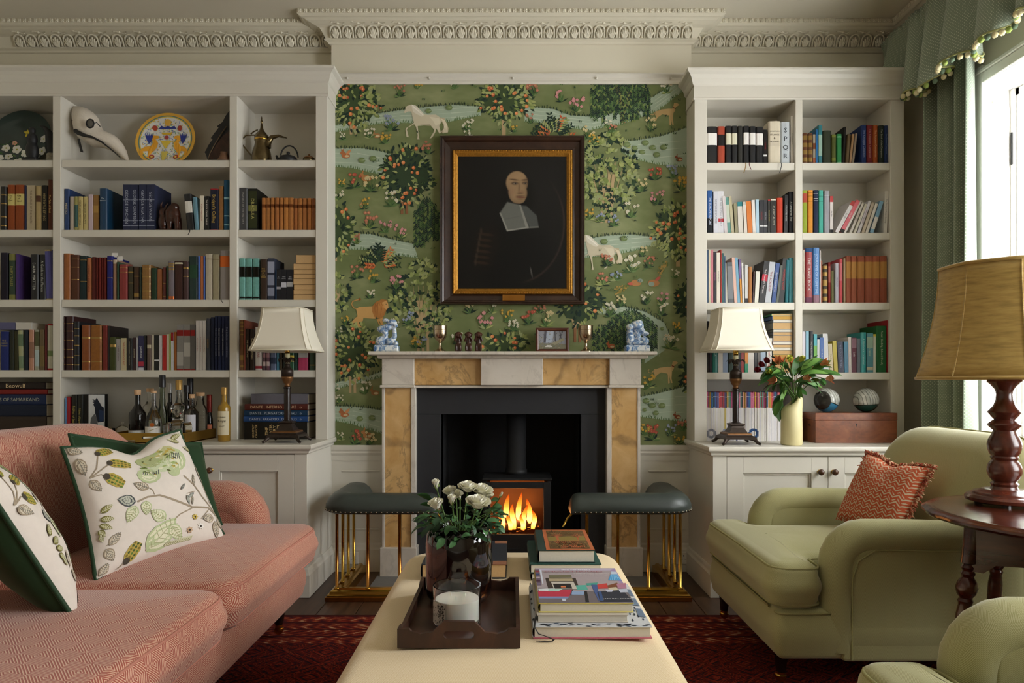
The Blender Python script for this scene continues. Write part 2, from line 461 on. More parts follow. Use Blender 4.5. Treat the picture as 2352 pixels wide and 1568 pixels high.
M['orange'] = plain('orange_cushion_back', '#b0642c', .75, var=.1)
M['fringe'] = colmat('looped_fringe', .85, .15, .3, 300)
t = NT('curtain_weave'); u, v, _ = t.sep(uvc(t))
du = fold(t, t.math('ADD', u, v), .017); dv = fold(t, t.math('SUBTRACT', u, v), .017)
dt = t.math('LESS_THAN', t.math('ADD', t.math('POWER', du, 2.0), t.math('POWER', dv, 2.0)), .035)
g = t.noise(t.map(uvc(t), (400, 400, 1)), 1.0, 2).outputs[0]
c = t.mix(dt, t.mix(g, hx('#75806f'), hx('#8a9482')), hx('#bcc2ac'))
M['curtain'] = t.bsdf(c, .85, spec=.15, Sheen_Weight=.2)
M['pom'] = colmat('pompom_wool', .9, .1, .2, 200)
# rug
t = NT('persian_rug'); ux, uy, _ = t.sep(t.coord())
dx, dy = fold(t, ux, .30), fold(t, uy, .24)
dd = t.math('ADD', dx, dy)
ring = t.math('SINE', t.math('MULTIPLY', dd, 40.0))
nz = t.n('TexVoronoi', {'distance': 'MANHATTAN'}, Vector=t.coord(), Scale=26.0)
hook = t.math('SINE', t.math('ADD', t.math('MULTIPLY', fold(t, ux, .1), 34.0), t.math('MULTIPLY', fold(t, uy, .08), 30.0)))
f = t.math('ADD', t.math('MULTIPLY', ring, .5), t.math('MULTIPLY', hook, .35))
f = t.math('ADD', f, t.math('MULTIPLY', t.math('SUBTRACT', nz.outputs[0], .4), .9))
fld = t.ramp(t.math('MULTIPLY_ADD', f, .5, .5), [(.18, hx('#1a1720')), (.33, hx('#26202b')), (.40, hx('#5a1712')), (.68, hx('#7c2218')), (.80, hx('#8e3a26')), (.92, hx('#3a1512'))], 'CONSTANT')
ed = t.math('SUBTRACT', 3.20, uy)                         # distance from the far edge
band = t.math('SINE', t.math('MULTIPLY', ed, 2 * math.pi / .085))
tri = t.math('SINE', t.math('ADD', t.math('MULTIPLY', ux, 105.0), t.math('MULTIPLY', fold(t, ed, .17), 60.0)))
br = t.ramp(t.math('MULTIPLY_ADD', t.math('ADD', t.math('MULTIPLY', tri, .6), t.math('MULTIPLY', nz.outputs[0], .9)), .4, .3), [(.12, hx('#211a26')), (.3, hx('#6a1d18')), (.55, hx('#8a2f20')), (.75, hx('#a85a34')), (.88, hx('#d6b48a'))], 'CONSTANT')
br = t.mix(t.math('GREATER_THAN', band, .8), br, hx('#4a1a1c'))
c = t.mix(t.math('GREATER_THAN', ed, .36), br, fld)
c = t.mix(t.math('LESS_THAN', ed, .015), c, hx('#46201a'))
M['rug'] = t.bsdf(t.mix(t.math('MULTIPLY', t.noise(t.coord(), 9, 3).outputs[0], .35), c, hx('#3a1210')), .95, spec=.1, normal=t.bump(t.noise(t.coord(), 700, 1).outputs[0], .5, .004))
# glass, wax, glazes
def glass(name, col, rough=0.0, ior=1.45, k=1.0):
 t = NT(name); return t.bsdf(col, rough, Transmission_Weight=1.0, IOR=ior)
M['glass'] = glass('clear_glass', (.97, .98, .97), 0.0, 1.4)
M['bottle_dark'] = plain('black_bottle_glass', '#0d0a08', .08, var=.1)
M['bottle_green'] = glass('green_bottle_glass', (.35, .42, .3), 0.0, 1.3)
M['whisky'] = plain('golden_spirit_bottle', '#9a7628', .1, var=.15, vs=6)
t = NT('window_pane')
mx = t.n('MixShader', None, _0=.06); tr = t.n('BsdfTransparent', None, Color=(.96, .98, 1, 1)); gl = t.n('BsdfGlossy', None, Roughness=.02)
t.t.links.new(tr.outputs[0], mx.inputs[1]); t.t.links.new(gl.outputs[0], mx.inputs[2]); t.t.links.new(mx.outputs[0], t.out.inputs[0])
M['pane'] = t.mat
t = NT('stove_glass')
mx = t.n('MixShader', None, _0=.08); tr = t.n('BsdfTransparent', None, Color=(1, .95, .9, 1)); gl = t.n('BsdfGlossy', None, Roughness=.05)
t.t.links.new(tr.outputs[0], mx.inputs[1]); t.t.links.new(gl.outputs[0], mx.inputs[2]); t.t.links.new(mx.outputs[0], t.out.inputs[0])
M['stove_glass'] = t.mat
M['wax'] = plain('white_wax', '#f1ece2', .5, var=.01, Subsurface_Weight=.15)
M['cream_vase'] = plain('pale_yellow_glaze', '#d8cd9c', .45, var=.06, vs=10)
t = NT('tortoiseshell_glass'); co = t.coord()
g = t.noise(t.map(co, (1, 1, .8)), 20, 4, .6, 1.0).outputs[0]
M['tortoise'] = t.bsdf(t.ramp(g, [(.0, hx('#0c0605')), (.61, hx('#120807')), (.67, hx('#3f1c08')), (.76, hx('#a8641c'))]), .06, spec=.6, Coat_Weight=.5)
M['leaf'] = colmat('green_leaf', .45, .4, .3, 60)
M['petal'] = colmat('petal', .6, .25, .06, 80)
M['stem'] = plain('green_stem', '#5c7a3a', .55, var=.15, vs=40)
M['soil'] = plain('potting_soil', '#1d1611', .95, var=.4, vs=90)
t = NT('flame'); co = t.n('TexCoord').outputs['Generated']; _, _, gz = t.sep(co)
e = t.n('Emission', None, Color=t.ramp(gz, [(.0, (1, .28, .03)), (.3, (1, .48, .12)), (.65, (1, .22, .02)), (1, (.6, .06, .0))]), Strength=t.ramp(gz, [(0, 3.0), (.35, 6.0), (1, .8)]))
t.t.links.new(e.outputs[0], t.out.inputs[0]); M['flame'] = t.mat
t = NT('ember_log'); co = t.coord(); g = t.noise(co, 26, 4).outputs[0]
M['log'] = t.bsdf(t.mix(g, hx('#120a07'), hx('#4a2a18')), .9, Emission_Color=(1, .22, .03, 1), Emission_Strength=t.ramp(g, [(.55, 0.0), (.7, 3.0)]))
M['firebrick'] = plain('firebrick', '#8a6a50', .9, var=.3, vs=8)
M['bark'] = M['log']
M['rad'] = plain('radiator_enamel', '#dcd6c8', .35, var=.02)
M['plastic'] = plain('white_plastic', '#e6e3dc', .35, var=.01)
M['black'] = plain('black_cord', '#101010', .6)
M['mask'] = plain('cracked_plaster_mask', '#d6ccbd', .6, var=.16, vs=160, bump=.25, bs=260)
# ---------------------------------------------------------------- the room
def struct(o): return tag(o, kind='structure')
fl = struct(MB().box(XL, XR + .34, YBACK, YW + .45, -.08, -.012).build('floor', M['sub']))
pw = .185; k = 0; xx = XL
pm = {}
while xx < XR:
 x1 = min(xx + pw, XR)
 for (ya, yb) in ((YBACK, 1.05 + .4 * math.sin(k * 2.1)), (1.05 + .4 * math.sin(k * 2.1), YW)):
  MB().box(xx + .0015, x1 - .0015, ya + .001, yb - .001, -.012, 0, .0015).build('plank', M['floor'], fl)
 k += 1; xx = x1
struct(MB().box(XL - .1, XR + .35, YBACK - .1, YW + .1, ZTOP, ZTOP + .1).build('ceiling', M['ceil']))
struct(MB().box(XL - .1, XL, YBACK, YW, 0, ZTOP).build('wall_left', M['plaster']))
struct(MB().box(XL - .1, XR + .35, YBACK - .1, YBACK, 0, ZTOP).build('wall_back', M['plaster']))
# alcove wall with a gap where the flue recess goes back
m = MB(); m.box(XL - .1, -.55, YW, YW + .1, 0, ZTOP); m.box(.55, XR + .35, YW, YW + .1, 0, ZTOP); m.box(-.55, .55, YW, YW + .1, .95, ZTOP)
struct(m.build('wall_front', M['plaster']))
# window wall: piers, parapets and heads
m = MB(); e = [YBACK] + [q for a, b in sorted(WIN) for q in (a, b)] + [YW]
for i in range(0, len(e), 2): m.box(XR, XR + .015, e[i], e[i + 1], 0, ZTOP)
for a, b in WIN:
 m.box(XR, XR + .015, a, b, WZ1 + .001, ZTOP)
 m.box(XR, XR + .34, a, b, 0, WZ0 - .03); m.box(XR + .12, XR + .34, a - .2, b + .25, 0, WZ0 - .03)
 m.box(XR + .05, XR + .34, a - .14, b + .14, WZ1 + .031, ZTOP)
for i in range(0, len(e), 2): m.box(XR + .12, XR + .34, e[i] + (.138 if i else 0), e[i + 1] - (.138 if i + 2 < len(e) else 0), 0, ZTOP)
struct(m.build('wall_right', M['plaster']))
for wi, (a, b) in enumerate(WIN):
 wn = thing('window_%d' % (wi + 1), None, None, (XG, (a + b) / 2, WZ0)); tag(wn, kind='structure')  # the second one is out of view, added for its daylight
 ex = .105
 # splayed shutter reveals, head and sill
 for sgn, y0 in ((1, b), (-1, a)):
  pts = [(XR - .004, y0, WZ0), (XG + .02, y0 + sgn * ex, WZ0), (XG + .02, y0 + sgn * (ex + .03), WZ0), (XR - .004, y0 + sgn * .03, WZ0)]
  MB().prism(pts, (0, 0, WZ1 - WZ0)).build('shutter_reveal', M['sash'], wn)
  d = Vector((XG + .02 - XR, sgn * ex, 0)).normalized(); nn = Vector((sgn * d.y, -sgn * d.x, 0)) * 1
  nn = Vector((-d.y * sgn, d.x * sgn, 0)); nn = -nn if nn.y * sgn > 0 else nn
  L = (Vector((XG + .02, y0 + sgn * ex, 0)) - Vector((XR, y0, 0))).length
  for (z0, z1) in ((WZ0 + .08, 1.62), (1.74, WZ1 - .08)):
   mm = MB(); o0 = Vector((XR, y0, 0)) + nn * .004
   for (s0, s1, za, zb) in ((.05, .062, z0, z1), (L - .062 - .03, L - .05 - .03, z0, z1), (.05, L - .08, z0, z0 + .012), (.05, L - .08, z1 - .012, z1)):
    pp = [o0 + d * s0 + Vector((0, 0, za)), o0 + d * s1 + Vector((0, 0, za)), o0 + d * s1 + Vector((0, 0, zb)), o0 + d * s0 + Vector((0, 0, zb))]
    mm.prism(pp, -nn * .008)
   mm.build('panel_moulding', M['sash'], wn)
 MB().prism([(XR - .004, a, WZ1), (XR - .004, b, WZ1), (XG + .02, b + ex, WZ1), (XG + .02, a - ex, WZ1)], (0, 0, .03)).build('window_head', M['sash'], wn)
 MB().prism([(XR - .05, a - .04, WZ0 - .03), (XR - .05, b + .04, WZ0 - .03), (XR, b, WZ0 - .03), (XG + .02, b + ex, WZ0 - .03), (XG + .02, a - ex, WZ0 - .03), (XR, a, WZ0 - .03)], (0, 0, .03)).build('window_sill', M['sash'], wn)
 # architrave on the room side
 sweep([(XR, b + .09), (XR, b)], [(0, WZ0), (.02, WZ0), (.02, WZ1 + .09), (0, WZ1 + .09)]).build('architrave', M['sash'], wn)
 MB().box(XR - .018, XR, a - .09, b + .09, WZ1 + .002, WZ1 + .055, .004).build('architrave', M['sash'], wn)
 MB().box(XR - .026, XR, a - .1, b + .1, WZ1 + .055, WZ1 + .075, .004).build('architrave', M['sash'], wn)
 MB().box(XR - .02, XR, a - .09, a, WZ0, WZ1, .004).build('architrave', M['sash'], wn)
 # sash box, two sashes with bars, panes
 ya, yb = a - ex + .03, b + ex - .03
 fr = MB()
 for (p, q) in ((ya, ya + .045), (yb - .045, yb)):
  ea, eb = (.05, 0) if p == ya else (0, .05)
  fr.box(XG - .03, XG + .06, p - ea, q + eb, WZ0, WZ1, .004)
  fr.box(XG - .045, XG - .03, p - ea + (.0 if p == ya else .02), q + eb - (.02 if p == ya else 0), WZ0, WZ1, .003)
 fr.box(XG - .03, XG + .06, ya, yb, WZ1 - .04, WZ1, .004); fr.box(XG - .03, XG + .06, ya, yb, WZ0, WZ0 + .03, .004)
 fr.build('sash_box', M['sash'], wn)
 if wi == 0: MB().tube([(XG - .047, yb - .016, 2.20), (XG - .047, yb - .016, 2.36)], .006, 6).build('pulley_slot', M['black'], wn)
 zm = 1.70
 for (xs, z0, z1) in ((XG + .0, WZ0 + .03, zm + .02), (XG + .03, zm - .02, WZ1 - .04)):
  s_ = MB(); y0, y1 = ya + .045, yb - .045
  s_.box(xs - .018, xs + .018, y0, y0 + .04, z0, z1, .004); s_.box(xs - .018, xs + .018, y1 - .04, y1, z0, z1, .004)
  s_.box(xs - .018, xs + .018, y0 + .04, y1 - .04, z0, z0 + .04, .004); s_.box(xs - .018, xs + .018, y0 + .04, y1 - .04, z1 - .04, z1, .004)
  so = s_.build('sash', M['sash'], wn)
  ys = [y0 + .04 + (y1 - y0 - .08) * i / 4 for i in range(5)]; zs = [z0 + .04, (z0 + z1) / 2, z1 - .04]
  for i in range(1, 4): MB().box(xs - .012, xs + .012, ys[i] - .01, ys[i] + .01, zs[0], zs[2], .003).build('glazing_bar', M['sash'], so)
  MB().box(xs - .012, xs + .012, ys[0], ys[4], zs[1] - .01, zs[1] + .01, .003).build('glazing_bar', M['sash'], so)
  for i in range(4):
   for j in range(2): MB().box(xs - .002, xs + .002, ys[i] + .002, ys[i + 1] - .002, zs[j] + .002, zs[j + 1] - .002).build('pane', M['pane'], so)
# chimney breast (with the fireplace hole)
CX0, CX1 = X(761, YC), X(1588, YC)
RX0, RX1, RZ = X(1012.6, 3.95), X(1334.6, 3.95), Z(951, 3.95)
m = MB()
m.box(CX0, RX0, YC, YW, 0, ZTOP); m.box(RX1, CX1, YC, YW, 0, ZTOP); m.box(RX0, RX1, YC, YW, RZ, ZTOP)
chim = struct(m.build('wall_chimney', M['plaster']))
m = MB(); yb_ = 4.45
m.box(RX0 - .02, RX0, YC, yb_, 0, RZ); m.box(RX1, RX1 + .02, YC, yb_, 0, RZ); m.box(RX0 - .02, RX1 + .02, yb_, yb_ + .02, 0, RZ); m.box(RX0, RX1, YC, yb_, RZ, RZ + .02)
m.build('recess_lining', M['flue_in'], chim)
# picture rail, dado rail, lower panels, skirting on the chimney breast
zr0, zr1 = Z(190, 3.96), Z(168, 3.96)
pth = [(CX0, YC), (CX1, YC)]
r_ = sweep(pth, [(0, zr0), (.012, zr0), (.014, zr0 + .012), (.012, zr0 + .02), (.012, zr1 - .02), (.026, zr1 - .006), (.026, zr1), (0, zr1)]).build('trim_2', M['paint']); struct(r_)
for xp in (798, 986, 1178, 1370, 1540): MB().lathe([(.0, 0), (.006, .002), (.007, .006), (.004, .010), (.0, .011)], n=10).xf(Matrix.Translation((X(xp, 3.97), YC - .014, Z(180, 3.97))) @ Matrix.Rotation(math.pi / 2, 4, 'X')).build('rail_hook', M['paint'], r_, smooth=True)
for i, (xa, xb) in enumerate(((CX0, X(878, 3.9)), (X(1471, 3.9), CX1))):
 zt = Z(1022, 3.97); zb = Z(1058, 3.97)
 d_ = sweep([(xa, YC), (xb, YC)], [(0, zb), (.008, zb), (.010, zb + .03), (.018, zb + .045), (.016, zb + .055), (.022, zb + .065), (.024, zt), (0, zt)]).build('trim_%d' % (3 + i), M['paint']); struct(d_)
 MB().box(xa, xb, YC - .004, YC, .17, zb).build('dado_board', M['paint'], d_)
 MB().box(xa + .06, xb - .03, YC - .010, YC - .004, zb - .065, zb - .055, .002).build('panel_moulding', M['paint'], d_)
 MB().box(xa + .06, xb - .03, YC - .010, YC - .004, .24, .25, .002).build('panel_moulding', M['paint'], d_)
 b_ = sweep([(xa, YC), (xb, YC)], [(0, 0), (.018, 0), (.018, .125), (.012, .14), (.010, .155), (.004, .165), (.004, .17), (0, .17)]).build('baseboard_%s' % ('left', 'right')[i], M['paint']); struct(b_)
 px_ = (800, 1558)[i]; c = P(px_, 1281, 3.965)
 so = thing('wall_socket', ('white double socket on skirting left of the fireplace', 'white double socket on skirting right of the fireplace')[i], 'socket', (c.x, YC - .0185, c.z))
 MB().box(c.x - .06, c.x + .06, YC - .026, YC - .018, c.z - .036, c.z + .036, .003).build('faceplate', M['plastic'], so)
 for dx in (-.03, .03):
  for (ax, az, w_, h_) in ((0, .014, .004, .009), (-.011, -.006, .009, .003), (.011, -.006, .009, .003)):
   MB().box(c.x + dx + ax - w_ / 2, c.x + dx + ax + w_ / 2, YC - .0265, YC - .0255, c.z + az - h_ / 2, c.z + az + h_ / 2).build('pin_hole', M['black'], so)
# ceiling cornice
CPR = [(.0, ZTOP - .0005), (.153, ZTOP - .0005), (.153, ZTOP - .028), (.146, ZTOP - .032), (.138, ZTOP - .036), (.128, ZTOP - .037), (.116, ZTOP - .042), (.112, ZTOP - .044), (.078, ZTOP - .052), (.070, ZTOP - .053), (.054, ZTOP - .058), (.040, ZTOP - .080), (.026, ZTOP - .106), (.034, ZTOP - .110), (.034, ZTOP - .116), (.018, ZTOP - .122), (.012, ZTOP - .130), (0, ZTOP - .132)]
PATH = [(XL, YBACK), (XL, YW), (CX0, YW), (CX0, YC), (CX1, YC), (CX1, YW), (XR, YW), (XR, YBACK)]
cor = struct(sweep(PATH, CPR[::-1]).build('trim_1', M['plaster']))
# one acanthus arch, one rosette, one guilloche sprig, shared by every copy
def leaf_arch():
 m = MB(); N = 9; wd, ht = .0285, .064
 arc = [(-wd, 0)] + [(-wd * math.cos(math.pi * i / N), ht * .55 + ht * .45 * math.sin(math.pi * i / N)) for i in range(N + 1)] + [(wd, 0)]
 m.tube([(a, 0, b) for a, b in arc], .0058, 6)
 for kx, (dx, hh) in enumerate(((0, .052), (-.011, .044), (.011, .044), (-.018, .030), (.018, .030))):
  m.tube([(dx * .35, -.002, 0), (dx * .7, -.007, hh * .5), (dx * 1.0, -.006, hh * .85), (dx * 1.25, -.001, hh)], [.005, .0075, .006, .0015], 5)
 return m
la = leaf_arch().build('acanthus_leaf', M['plaster'], None, True); lam = la.data; bpy.data.objects.remove(la)
m = MB()
for i in range(4):
 a = math.pi / 4 + i * math.pi / 2
 m.ell((.0065 * math.cos(a), -.003, .0065 * math.sin(a)), (.006, .004, .006), 6, 4)
m.ell((0, -.005, 0), (.0035, .004, .0035), 6, 4)
ro = m.build('rosette', M['plaster'], None, True); rom = ro.data; bpy.data.objects.remove(ro)
m = MB()
m.tube([(-.04, 0, 0), (-.02, -.004, .006), (0, -.004, 0), (.02, -.004, -.006), (.04, 0, 0)], [.002, .005, .004, .005, .002], 5)
m.ell((0, -.006, 0), (.009, .006, .007), 7, 5); m.ell((-.03, -.003, .006), (.008, .004, .004), 6, 4); m.ell((.03, -.003, -.006), (.008, .004, .004), 6, 4)
gu = m.build('scroll_sprig', M['plaster'], None, True); gum = gu.data; bpy.data.objects.remove(gu)
def run(p0, p1, ang, nskip=0.0):
 d = Vector((p1[0] - p0[0], p1[1] - p0[1])); L = d.length; d.normalize(); nr = Vector((d.y, -d.x))
 R = Matrix.Rotation(ang, 4, 'Z')
 def at(s, out, z): return Matrix.Translation((p0[0] + d.x * s + nr.x * out, p0[1] + d.y * s + nr.y * out, z))
 n = max(1, round((L) / .0717))
 for i in range(n):
  T = at((i + .5) * L / n, .037, ZTOP - .107) @ R @ Matrix.Rotation(math.radians(31), 4, 'X')
  place(lam, 'acanthus_leaf', cor, T)
 return at, L, R
def run2(p0, p1, ang, ext0, ext1):
 at, L, R = run(p0, p1, ang)
 n = round((L + ext0 + ext1) / .0308)
 for i in range(n): place(rom, 'rosette', cor, at(-ext0 + (i + .5) * (L + ext0 + ext1) / n, .153, ZTOP - .0145) @ R)
 n = max(1, round(L / .12))
 for i in range(n): place(gum, 'scroll_sprig', cor, at((i + .5) * L / n, .093, ZTOP - .049) @ R @ Matrix.Rotation(math.radians(60), 4, 'X'))
run2((-2.95, YW), (CX0, YW), 0, 0, -.16)
run2((CX0, YC), (CX1, YC), 0, .153, .153)
run2((CX1, YW), (XR, YW), 0, -.16, -.153)
run2((XR, YW), (XR, 3.2), math.pi / 2 * 3, -.153, 0)
struct(MB().box(XL, XL + .02, YBACK, YW, 0, .17).build('baseboard_back', M['paint']))
# ---------------------------------------------------------------- wallpaper: printed paper on the chimney breast
WPX0, WPX1 = X(768, YC), X(1582, YC)
wz0, wz1 = Z(1024, YC), Z(189, YC)
fx0, fx1, fz1 = X(880, YC), X(1468, YC), Z(820, YC)
m = MB(); yy = YC - .0012
for (a, b, c, d) in ((CX0, CX1, fz1, wz1), (CX0, fx0, wz0, fz1), (fx1, CX1, wz0, fz1)): m.box(a, b, yy, YC - .0002, c, d)
wp = m.build('wallpaper', M['wallpaper'], chim)
LAYER = [YC - .0016]
def wfn(x, y, l): return (X(x, YC), LAYER[0] - l, Z(y, YC))
def clip(pts):                                            # keep the print on the paper
 def half(ps, f):
  o = []
  for i in range(len(ps)):
   p, q = ps[i - 1], ps[i]; a, b = f(p), f(q)
   if (a >= 0) != (b >= 0):
    t_ = a / (a - b); o.append((p[0] + (q[0] - p[0]) * t_, p[1] + (q[1] - p[1]) * t_))
   if b >= 0: o.append(q)
  return o
 for f in (lambda p: p[0] - 763, lambda p: 1586 - p[0], lambda p: p[1] - 191, lambda p: 1023 - p[1]):
  pts = half(pts, f)
  if len(pts) < 3: return None
 return pts
class Print(Flat):
 def poly(s, pts, col):
  q = clip(pts)
  if q: Flat.poly(s, q, col)
def motif(name, fn):
 pr = Print(wfn, 4e-6); fn(pr)
 if pr.m.f:
  pr.m.build(name, M['print'], wp)
  LAYER[0] -= min(pr.k * 4e-6, .0006) * .1 + 2e-5
rw = random.Random(11)
PG = [hx(c) for c in ('#8f9a5c', '#a3a86a', '#7b8a4c', '#98a070')]
DG = [hx(c) for c in ('#1f2f24', '#2a3d2e', '#34492f', '#22352f')]
MG = [hx(c) for c in ('#4f6a3a', '#5c7646', '#47603a', '#6b8450')]
OR = [hx(c) for c in ('#c96a3a', '#d27e4a', '#b85a38')]
RIV = hx('#9fae98'); RIV2 = hx('#b4bfa9'); TR = hx('#b39a72'); TR2 = hx('#8a5f40')
def river(top, bot, name='river'):
 def f(p):
  p.poly(top + bot[::-1], RIV)
  c = [((a[0] + b[0]) / 2, (a[1] + b[1]) / 2) for a, b in zip(top, bot)] if len(top) == len(bot) else []
  for i in range(len(c) - 1):
   for k in range(3):
    o = (k - 1) * (bot[i][1] - top[i][1]) * .25
    p.line([(c[i][0], c[i][1] + o), (c[i + 1][0], c[i + 1][1] + o)], 2.2, RIV2, True)
  for e, cc, s in ((bot, MG, 1), (top, DG, 1)):
   for i in range(len(e) - 1):
    n = int(abs(e[i + 1][0] - e[i][0]) / 3.2) + 1
    for j in range(n):
     x = e[i][0] + (e[i + 1][0] - e[i][0]) * j / n; y = e[i][1] + (e[i + 1][1] - e[i][1]) * j / n
     p.leaf(x, y + 2, rw.uniform(5, 12), 1.8, -math.pi / 2 + rw.uniform(-.5, .5), rw.choice(cc))
 motif(name, f)
river([(763, 290), (830, 272), (870, 260), (940, 250), (985, 245), (1040, 240), (1105, 245)], [(763, 305), (810, 296), (850, 287), (900, 282), (960, 283), (1030, 280), (1105, 265)])
river([(763, 341), (830, 340), (880, 348), (900, 356)], [(763, 383), (810, 386), (850, 396), (895, 406)])
river([(1205, 244), (1270, 250), (1310, 265), (1370, 268), (1440, 252), (1500, 222), (1550, 190)], [(1205, 280), (1270, 284), (1300, 292), (1350, 300), (1430, 285), (1510, 255), (1575, 205)])
river([(1428, 325), (1470, 321), (1520, 312), (1586, 290)], [(1428, 350), (1460, 366), (1510, 378), (1586, 386)])
river([(800, 537), (850, 537), (890, 547), (950, 560)], [(782, 572), (850, 574), (900, 586), (960, 592)])
river([(1340, 549), (1400, 540), (1450, 538), (1508, 545)], [(1340, 592), (1400, 586), (1450, 578), (1505, 562)])
river([(1365, 703), (1430, 703), (1480, 715), (1525, 740), (1548, 790)], [(1365, 722), (1420, 722), (1460, 735), (1490, 765), (1480, 835)])
river([(763, 878), (810, 871), (850, 862), (882, 850)], [(763, 896), (810, 884), (850, 873), (882, 864)])
river([(763, 932), (810, 933), (850, 937), (884, 943)], [(763, 965), (810, 974), (850, 987), (884, 998)])
river([(1465, 912), (1510, 903), (1550, 893), (1586, 884)], [(1465, 956), (1510, 962), (1550, 966), (1586, 970)])
def tree(cx, cy, rx, ry, base, kind, trunks=1, n=230):
 def f(p):
  bx, by = base
  for k in range(trunks):
   o = (k - (trunks - 1) / 2) * 11
   top = (cx + o * .8, cy)
   p.line([(bx + o, by), (bx + o * .9, (by + top[1]) / 2), top], 6 if trunks > 1 else 9, TR if kind != 'fruit' else TR2)
   for q in range(4):
    a = -math.pi / 2 + (q - 1.5) * .55
    p.line([(bx + o, (by + cy) / 2 + ry * .25), (bx + o + math.cos(a) * rx * .6, cy + math.sin(a) * ry * .5 + 6)], 3.5, TR, True)
  p.poly([(cx + rx * .9 * (1 + .1 * math.sin(q * 2.6)) * math.cos(q * .39), cy + ry * .9 * (1 + .1 * math.cos(q * 3.1)) * math.sin(q * .39)) for q in range(16)], hx('#3f4f30') if kind != 'fruit' else hx('#35452f')) if kind != 'oak' else None
  def inside():
   while True:
    a, r = rw.uniform(0, 2 * math.pi), math.sqrt(rw.random())
    return cx + rx * r * math.cos(a) * (1 + .12 * math.sin(5 * a)), cy + ry * r * math.sin(a) * (1 + .12 * math.cos(4 * a)), a
  for i in range(n):
   x, y, a = inside(); d = DG if i < n * (.5 if kind != 'orange' else .42) else (PG if kind != 'fruit' else PG[2:] + MG)
   if kind == 'fruit' and i > n * .4: d = DG if rw.random() < .62 else PG
   l = rw.uniform(10, 15) * (1.1 if kind == 'oak' else 1)
   if kind == 'oak':
    for q in (-.7, 0, .7): p.leaf(x, y, l * .8, l * .45, a + q + rw.uniform(-.3, .3), rw.choice(d))
   else: p.leaf(x, y, l, l * .5, a + rw.uniform(-.9, .9), rw.choice(d))
  if kind in ('orange', 'fruit'):
   for i in range(int(n * .10)):
    x, y, a = inside(); r = rw.uniform(3.2, 4.6)
    p.disc(x, y, r, rw.choice(OR)); p.disc(x - 1, y - 1, r * .5, hx('#dd9a66'))
 motif({'orange': 'orange_tree', 'fruit': 'fruit_tree', 'oak': 'oak_tree'}[kind], f)
def willow(x0, x1, y0, y1, trunk=None):
 def f(p):
  if trunk:
   p.line([(trunk[0], trunk[1]), (trunk[0] - 4, trunk[1] - 40), (trunk[0] - 18, y0 + 20)], 9, hx('#9a6f4c')); p.line([(trunk[0] + 2, trunk[1] - 25), (trunk[0] + 16, y0 + 40)], 7, hx('#9a6f4c'))
  cx = (x0 + x1) / 2; n = int((x1 - x0) / 8.5)
  for i in range(n):
   x = x0 + (x1 - x0) * (i + .5) / n; s = abs(x - cx) / (x1 - x0) * 2
   ya = y0 + s * s * (y1 - y0) * .32; yb = y1 - rw.uniform(0, .28) * (y1 - y0)
   p.line([(cx + (x - cx) * .6, ya - 4), (x, ya + 8), (x, yb)], 2.5, DG[1])
   for y in np.arange(ya, yb, 5.0):
    for q in (-1, 1): p.leaf(x, y, 9, 3.4, math.pi / 2 + q * .6, rw.choice(DG + MG[:2] + [hx('#3f5a36'), PG[2]]))
 motif('willow_tree', f)
tree(1400, 400, 66, 92, (1393, 512), 'oak', 3, 240); tree(968, 690, 72, 82, (972, 806), 'oak', 3, 190)
willow(1356, 1494, 168, 285, (1432, 283)); willow(950, 1012, 455, 572); willow(1385, 1510, 712, 830); willow(1358, 1400, 748, 812)
tree(816, 236, 56, 56, (812, 309), 'orange', 2); tree(1160, 226, 60, 54, (1157, 315), 'orange', 1)
tree(1552, 530, 54, 60, (1557, 612), 'orange', 1); tree(776, 530, 40, 60, (770, 600), 'orange', 1, 110); tree(812, 808, 58, 62, (810, 902), 'orange', 2)
tree(1162, 790, 52, 28, (1162, 806), 'orange', 1, 90); tree(932, 402, 60, 66, (929, 492), 'fruit', 2, 230); tree(1335, 695, 54, 50, (1326, 786), 'fruit', 2, 120)
tree(1578, 690, 26, 40, (1585, 730), 'fruit', 1, 60); tree(1580, 860, 14, 40, (1585, 900), 'fruit', 1, 40)
tree(778, 675, 26, 38, (770, 712), 'oak', 1, 34)
def shrub(cx, cy, rx, ry):
 def f(p):
  for i in range(26):
   a = -math.pi * (.02 + .96 * i / 25); l = rw.uniform(.55, 1.0)
   ex, ey = cx + rx * l * math.cos(a), cy + ry * .5 + ry * 1.4 * l * math.sin(a)
   c = rw.choice([DG, DG, DG, PG, PG, OR])
   for t_ in np.linspace(.35, 1, 5):
    x, y = cx + (ex - cx) * t_, cy + ry * .5 + (ey - cy - ry * .5) * t_
    for q in (-.8, .8): p.leaf(x, y, 10, 4.5, a + q, rw.choice(c))
 motif('leafy_shrub', f)
shrub(872, 592, 50, 40); shrub(1272, 296, 50, 36)
def C1(ps, o=(760, 180), s=3.7333): return [(a / s + o[0], b / s + o[1]) for a, b in ps]
def sh(ps, dx, dy): return [(a + dx, b + dy) for a, b in ps]
HORSE = C1([(625, 295), (640, 265), (650, 240), (690, 225), (715, 240), (745, 265), (790, 305), (830, 315), (900, 312), (935, 335), (950, 370), (930, 410), (945, 470), (930, 475), (905, 430), (895, 465), (870, 510), (845, 520), (880, 465), (885, 440), (850, 400), (800, 405), (745, 410), (755, 500), (762, 525), (740, 525), (745, 490), (730, 415), (715, 395), (660, 425), (652, 440), (668, 505), (650, 505), (640, 440), (650, 425), (700, 395), (712, 380), (700, 330), (690, 285), (660, 285), (640, 300)])
HT = C1([(935, 335), (975, 340), (990, 380), (1010, 430), (1005, 465), (960, 475), (945, 455), (975, 430), (955, 380)])
